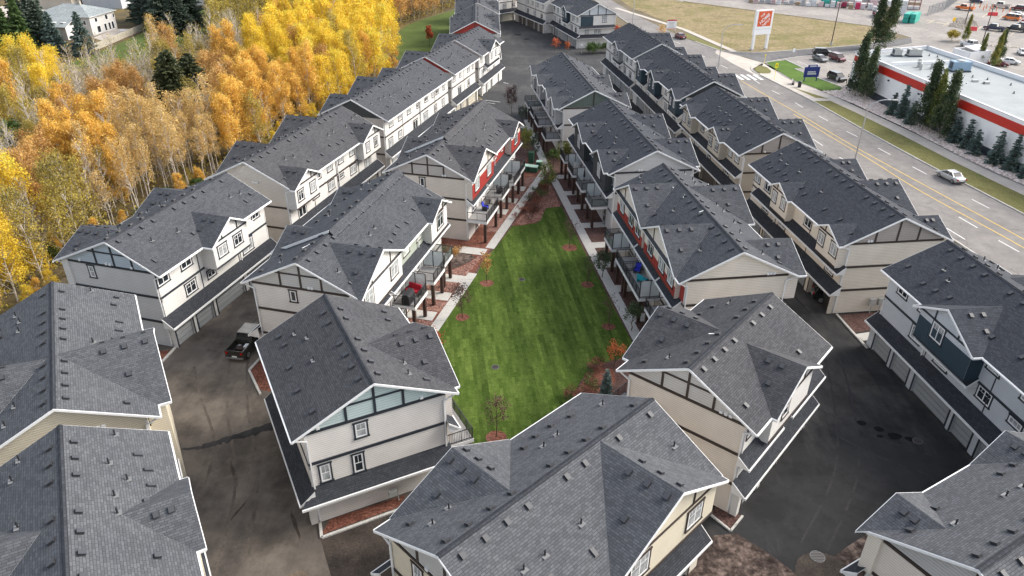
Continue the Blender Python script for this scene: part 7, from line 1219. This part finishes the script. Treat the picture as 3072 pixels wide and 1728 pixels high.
for x, y, s in ((-99.0, 217.5, 1.3), (-103.6, 225.5, 1.3), (-95.0, 223.0, 1.25), (-108.5, 229.5, 1.25), (-112.5, 233.5, 1.1), (-101, 234, 1.2), (-93, 212, 1.05), (-86.5, 236.5, 1.0)): spruce('wide', x, y, s, 'wide dark spruce in the group behind the garden fence', 'dark spruces behind the garden fence')
rb = [(72.0, 137.5, 's3', .95), (73.0, 135.6, 's2', 1.05), (72.8, 131.6, 's3', .97), (75.4, 121.2, 's3', 1.0), (75.7, 118.2, 's1', 1.02), (75.5, 115.1, 's3', .95), (76.3, 110.8, 's1', 1.08), (76.9, 107.6, 's2', 1.0), (77.4, 104.4, 's1', .9), (78.4, 100.6, 's2', .9)]
for i, (x, y, k, s) in enumerate(rb): spruce(k, x, y, s, ('first', 'second', 'third', 'fourth', 'fifth', 'sixth', 'seventh', 'eighth', 'ninth', 'tenth')[i] + ' small spruce from the far end along the rock bed by the white wall', 'small spruces in the rock bed')
spruce('s1', 8.3, 51.2, .55, 'tiny dark spruce at the corner of the near right block beside the lawn')
def column_mesh(h, rad, seed, mat, n):
    g = np.random.default_rng(seed); st, tips = stem_mesh('trunk', h, .1, 46, 'bark_grey', .02, rad * .62, 1.9, 1, .25, seed)
    C, tint = crown_leaves(tips, n, rad * .17 + .08, h); z = C[:, 2] / h; C[:, 2] = np.maximum(C[:, 2] - .7 * (1 - z), .1); C[:, :2] *= np.clip(1.15 - z * .55, .3, 1.2)[:, None]; return st, quads('crown', C, np.full(len(C), .27), mat, tint)
CP = [column_mesh(10, 1.9, 21, 'leaf_poplar', 8000), column_mesh(10, 1.8, 22, 'leaf_poplar', 7500), column_mesh(10, 1.5, 23, 'leaf_poplar_turning', 6000)]
for i, (x, y, s, k, lb) in enumerate(((70.4, 150.7, 1.08, 0, 'left of the two tall dark poplars at the corner of the white building'), (71.0, 147.4, .95, 1, 'right of the two tall dark poplars at the corner of the white building'), (97.0, 197.3, 1.3, 0, 'big columnar poplar standing alone at the end of the dry field'),
    (73.6, 128.5, 1.08, 1, 'left of the three columnar poplars against the red band'), (74.2, 127.0, .95, 2, 'middle turning poplar of the three against the red band'), (74.0, 123.3, 1.05, 1, 'right of the three columnar poplars against the red band'),
    (124.0, 208.4, .62, 2, 'small columnar tree on the planted island of the parking lot'), (114.1, 183.2, .6, 2, 'slim columnar tree right of the white bin enclosure'), (113.9, 177.0, .72, 2, 'greenish yellow columnar tree nearest the commercial building roof'), (118.4, 183.0, .7, 1, 'darker columnar tree behind the greenish yellow one'), (95.2, 199.6, 1.2, 1, 'second stem of the big poplar at the end of the dry field'))):
    plant(CP[k], x, y, s, i, 'poplar_tree', lb, 'poplar', 'columnar poplars')
def small_tree(name, x, y, h, mat, n, label, rad=1.0, bark='bark_brown', up=1.4, ls=.13, nb=26, cat='tree'):
    st, tips = stem_mesh('trunk', h, .05, nb, bark, .25, rad, up, 2, .15, int(x * 7 + y)); C, tint = crown_leaves(tips, n, .12 * rad + .03, h); plant((st, quads('crown', C, np.full(len(C), ls), mat, tint)), x, y, 1, 0, name, label, cat)
small_tree('young_tree', 7.0, 80.1, 3.1, 'leaf_plum', 160, 'bare young tree in a bark ring on the upper right of the lawn'); small_tree('young_tree', -2.8, 71.1, 3.2, 'leaf_orange', 700, 'orange-leaved young tree in a bark ring on the left of the lawn', .5)
small_tree('young_tree', 8.4, 70.9, 2.9, 'leaf_green', 260, 'thin young tree in a bark ring beside the middle of the right footpath'); small_tree('young_tree', -5.1, 63.9, 3.3, 'leaf_plum', 900, 'plum-coloured young tree in a bark ring by the left footpath', .9)
small_tree('young_tree', 9.8, 62.3, 3.0, 'leaf_plum', 150, 'bare young tree in a bark ring low on the right side of the lawn'); small_tree('young_tree', -1.2, 45.6, 3.7, 'leaf_plum', 500, 'dark twiggy young tree in a bark ring at the bottom of the lawn', .8)
for x, y, r in ((7.0, 80.1, .95), (-2.8, 71.1, .78), (8.4, 70.9, .72), (-5.1, 63.9, .72), (9.8, 62.3, .68), (-1.2, 45.5, .85)):
    sheet('bark_ring', [(x + r * math.cos(t * .4) * rnd.uniform(.9, 1.08), y + r * math.sin(t * .4) * rnd.uniform(.9, 1.08)) for t in range(16)], 'm_mulch_red', .022)
small_tree('court_tree', -0.3, 135.0, 4.9, 'leaf_plum', 2600, 'dark grey-brown round tree at the head of the footpath', 1.2); small_tree('court_tree', 5.0, 96.1, 4.3, 'leaf_poplar_turning', 1500, 'green and orange young tree standing in the red bark wedge', 1.2, ls=.16)
small_tree('court_tree', 2.3, 112.4, 3.8, 'leaf_poplar_turning', 2200, 'yellow-green shrub tree left of the upper footpath', 1.5, ls=.16); small_tree('court_tree', 8.0, 106.6, 3.6, 'leaf_poplar_turning', 2000, 'yellow-green shrub tree in front of the dark green gable block', 1.2, ls=.16)
small_tree('court_tree', 3.5, 111.0, 4.0, 'needle', 1500, 'narrow dark evergreen beside the upper footpath', .45); small_tree('court_tree', 6.4, 109.5, 1.8, 'leaf_green', 1800, 'low dark green shrub right of the upper footpath', 1.2, up=.5); small_tree('court_tree', 1.6, 130.5, 2.4, 'needle', 1300, 'small dark evergreen at the top of the footpath', .7)
small_tree('columnar_shrub', -22.0, 197.6, 4.6, 'leaf_red', 3000, 'rust red columnar tree on the grass slope', .75, ls=.2); small_tree('red_shrub', 10.4, 189.5, 3.0, 'leaf_red', 500, 'orange-red shrub above the ridge of the dark green gable block', 1.2, ls=.2); small_tree('red_shrub', 13.6, 190.8, 2.2, 'leaf_red', 400, 'bright red little shrub near the black lane lamp', .5, ls=.2)
small_tree('red_shrub', 26.6, 193.0, 5.5, 'leaf_red', 2000, 'red tree beside the right corner of the white and navy block', 1.5, ls=.2); small_tree('shrub', 20.2, 190.6, 2.0, 'leaf_green', 3600, 'left half of the green hedge clump by the white and navy block', 2.0, up=.3, ls=.2, cat='shrub'); small_tree('shrub', 23.6, 191.3, 1.9, 'leaf_green', 3000, 'right half of the green hedge clump by the white and navy block', 1.8, up=.3, ls=.2, cat='shrub')
small_tree('young_tree', 38.2, 196, 5.5, 'leaf_orange', 600, 'sparse orange young tree on the verge beside the street bend', 1.2, ls=.2); small_tree('shrub', 120.8, 209.4, 2.2, 'leaf_olive', 2400, 'round yellow-green bush on the rocky island of the lot', 1.7, up=.5, ls=.25, cat='shrub')
for i, (x, y) in enumerate(((-46, 262), (-40, 256), (-37.5, 247), (-33, 252), (-24.5, 262))): small_tree('red_shrub', x, y, 5, 'leaf_red', 2200, 'rust red shrub in front of the orange trees above the grass slope', 1.8, ls=.28); LAST[0]['group'] = 'rust red shrubs above the grass slope'
small_tree('shrub', 10.2, 72.6, 2.6, 'leaf_poplar', 1800, 'climbing green shrub at the post of the crowded balcony', .9, cat='shrub'); small_tree('shrub', 12.0, 61.6, 2.6, 'leaf_poplar', 1500, 'green shrub under the nearest right balcony', .8, cat='shrub'); small_tree('shrub', -9.0, 78.2, .8, 'leaf_green', 900, 'round green bush against the tan end wall', .9, up=.3, cat='shrub'); small_tree('shrub', -7.2, 78.0, .6, 'leaf_orange', 900, 'low orange ground shrub beside the round green bush', 1.0, up=.2, cat='shrub')
small_tree('shrub', -7.4, 57.2, 1.9, 'leaf_red', 700, 'orange-red shrub peeping out at the ridge end of the near left block', .7, cat='shrub'); small_tree('shrub', 9.6, 55.4, 1.8, 'leaf_red', 600, 'reddish shrub at the roof corner of the near right block', .7, cat='shrub')
leaf_mat('leaf_russet', [(0.0, (0.10, 0.03, 0.025)), (0.5, (0.22, 0.07, 0.045)), (1.0, (0.36, 0.16, 0.08))], .2)
STEMS = [stem_mesh('trunk', .7, .03, 18, 'bark_brown', .05, .6, .7, 1, .1, 90 + q) for q in range(3)]; LOWC = {}
for q in range(3):
    for lm in ('leaf_russet', 'leaf_plum', 'leaf_green'): C, tint = crown_leaves(STEMS[q][1], 420, .1, .7); LOWC[(q, lm)] = quads('crown', C, np.full(len(C), .11), lm, tint)
# river rocks: a stony cover nobody could count, real stones
PADS = ((-5.0, 71.75, 3.3), (-6.35, 67.9, 3.0), (-7.6, 63.9, 3.0), (-2.85, 78.6, 3.2), (1.0, 94.4, 3.4), (-0.35, 90.6, 3.2), (2.15, 98.9, 3.2))
def on_pad(x, y):
    for px, py, L in PADS:
        dx, dy = x - px, y - py; u, v = -dx * .966 + dy * .26, dx * .26 + dy * .966
        if -.3 < u < L + .6 and abs(v) < 1.05: return True
    for (ax, ay), (bx2, by2), w in (((-8.55, 58.9), (-4.5, 73.4), .62), ((-2.75, 79.8), (4.95, 106.6), .66), ((5.3, 106.9), (4.0, 119), .7)):
        dx, dy = bx2 - ax, by2 - ay; L = math.hypot(dx, dy); t = ((x - ax) * dx + (y - ay) * dy) / L; d = abs((x - ax) * dy - (y - ay) * dx) / L
        if -.3 < t < L + .3 and d < w: return True
    return False
def stones(name, poly, n, r0, r1, mat, label, z=0.05):
    xs = [p[0] for p in poly]; ys = [p[1] for p in poly]; V = []; F = []; base = np.array([(1, 0, 0), (0, 1, 0), (-1, 0, 0), (0, -1, 0), (.3, .2, 1), (-.3, -.2, -.2)]); tri = [(0, 1, 4), (1, 2, 4), (2, 3, 4), (3, 0, 4)]
    def inside(x, y):
        c = False
        for i in range(len(poly)):
            (x1, y1), (x2, y2) = poly[i], poly[i - 1]
            if (y1 > y) != (y2 > y) and x < (x2 - x1) * (y - y1) / (y2 - y1) + x1: c = not c
        return c
    k = 0
    while k < n:
        x, y = rnd.uniform(min(xs), max(xs)), rnd.uniform(min(ys), max(ys))
        if not inside(x, y) or (name == 'bark_chips' and on_pad(x, y)): continue
        r = rnd.uniform(r0, r1); a = rnd.uniform(0, 6.28); c, s = math.cos(a), math.sin(a); o = len(V)
        for p in base: V.append((x + r * (p[0] * c * 1.3 - p[1] * s), y + r * (p[0] * s * 1.3 + p[1] * c), z + r * .6 * p[2]))
        F += [tuple(q + o for q in t) for t in tri]; k += 1
    me = bpy.data.meshes.new(name); me.from_pydata(V, [], F); me.materials.append(MATS[mat]); me.update(); o = link(name, me); tag(o, label, None, None, 'stuff'); return me
m_, n_, l_, b_2 = _mat('stone_mix'); ge = n_.new('ShaderNodeNewGeometry'); rr = ramp(n_, [(0, (.46, .35, .29)), (.4, (.66, .54, .47)), (.75, (.80, .71, .64)), (1, (.52, .46, .42))]); l_.new(ge.outputs['Random Per Island'], rr.inputs[0]); l_.new(rr.outputs[0], b_2.inputs['Base Color']); MATS['stone_mix'] = m_
stones('river_rocks', [(65.4, 154.9), (69.7, 155.7), (71.0, 157.6), (73.4, 156), (76.0, 130), (78.0, 111), (79.6, 93), (80.6, 84), (76.5, 99.5), (73.9, 110.7), (71.4, 128.1), (68.2, 144.7)], 5200, .13, .3, 'stone_mix', 'pale rounded river rocks covering the strip along the white wall')
stones('river_rocks', [(117.3, 208.9), (121, 210), (124.4, 209), (130, 204.5), (136, 201.5), (136, 199.8), (128, 203), (123.7, 207.2)], 500, .2, .4, 'bark_pale', 'pale rocks along the narrow island of the parking lot')
stones('river_rocks', [(131.8, 231.4), (133.4, 227), (139, 229), (143, 236), (146, 246), (142, 246), (136, 238)], 600, .2, .5, 'bark_grey', 'grey rocks heaped on the island with the lamp post')
m_, n_, l_, b_2 = _mat('chip_mix'); ge = n_.new('ShaderNodeNewGeometry'); rr = ramp(n_, [(0, (.10, .04, .03)), (.4, (.24, .11, .08)), (.8, (.30, .14, .10)), (1, (.36, .22, .16))]); l_.new(ge.outputs['Random Per Island'], rr.inputs[0]); l_.new(rr.outputs[0], b_2.inputs['Base Color']); MATS['chip_mix'] = m_
stones('bark_chips', [(-8.2, 62.5), (-11.5, 62.5), (-9.8, 72), (-5.6, 75.2), (-3.4, 78.6), (-1, 84.5), (-3.8, 84.5), (0.5, 103), (3.6, 104), (-3, 80), (-5.0, 73.4)], 5200, .05, .12, 'chip_mix', 'loose reddish bark chips in the beds left of the lawn', .01)
for i in range(46):      # low russet planting in the wedge above the lawn and in the beds
    t = rnd.random(); x, y = 0.9 + 4.6 * t + rnd.uniform(-1.0, 1.6) * (1 - t * .6), 87.4 + 16 * t
    if i > 34: x, y = 5.6 + rnd.uniform(-.6, .6) + (i % 3) * 1.0, 50.8 + (i % 3) * 1.9 + rnd.uniform(-.8, .8)
    st, tips = STEMS[i % 3]; lm = ['leaf_russet', 'leaf_russet', 'leaf_plum', 'leaf_green'][i % 4]; plant((st, LOWC[(i % 3, lm)]), x, y, rnd.uniform(.5, 1.05), i, 'low_shrub', 'low russet or dark shrub in the bark wedge above the lawn' if i <= 34 else 'low russet shrub in the bark bed at the near right corner of the lawn', 'shrub', 'low shrubs in the bark wedge' if i <= 34 else 'low shrubs at the near right corner')
stones('bark_chips', [(0.4, 87.2), (2.2, 92.5), (5.0, 103), (6.1, 97), (6.5, 92.8), (4.6, 92.2), (3.6, 88), (1.4, 86.6)], 2200, .05, .12, 'chip_mix', 'loose reddish bark chips in the wedge above the lawn', .015)

for i, (k, v, u, a, lb) in enumerate((('R2', -.35, 9.3, 30, 'near one of the white offcut strips along the ridge of the right block'), ('R2', -.7, 13.6, 60, 'middle one of the white offcut strips along the ridge of the right block'), ('R2', -.9, 16.6, 80, 'far one of the white offcut strips along the ridge of the right block'), ('K', 2.2, 11.2, 15, 'thin white strip lying on the dark slope of the foreground roof'), ('R1', -.9, 5.6, 40, 'small curled white offcut beside the ridge of the timbered gable block'), ('I1', -1.2, 4.0, 70, 'white scrap lying on the ridge of the sage green block'))):
    loc, ang = on_block(k, v, u, 0, a); z = ZR - abs(v) * .49 + .05; r = thing('roof_offcut', lb, 'offcut', (loc[0], loc[1], z), ang); m = MB(); m.box(-.45, .45, -.035, .035, 0, .03, 'lamp_white'); o = m.build('strip', r); m = MB(); m.box(.3, .45, -.035, .035, .03, .07, 'lamp_white'); m.build('curl', r)
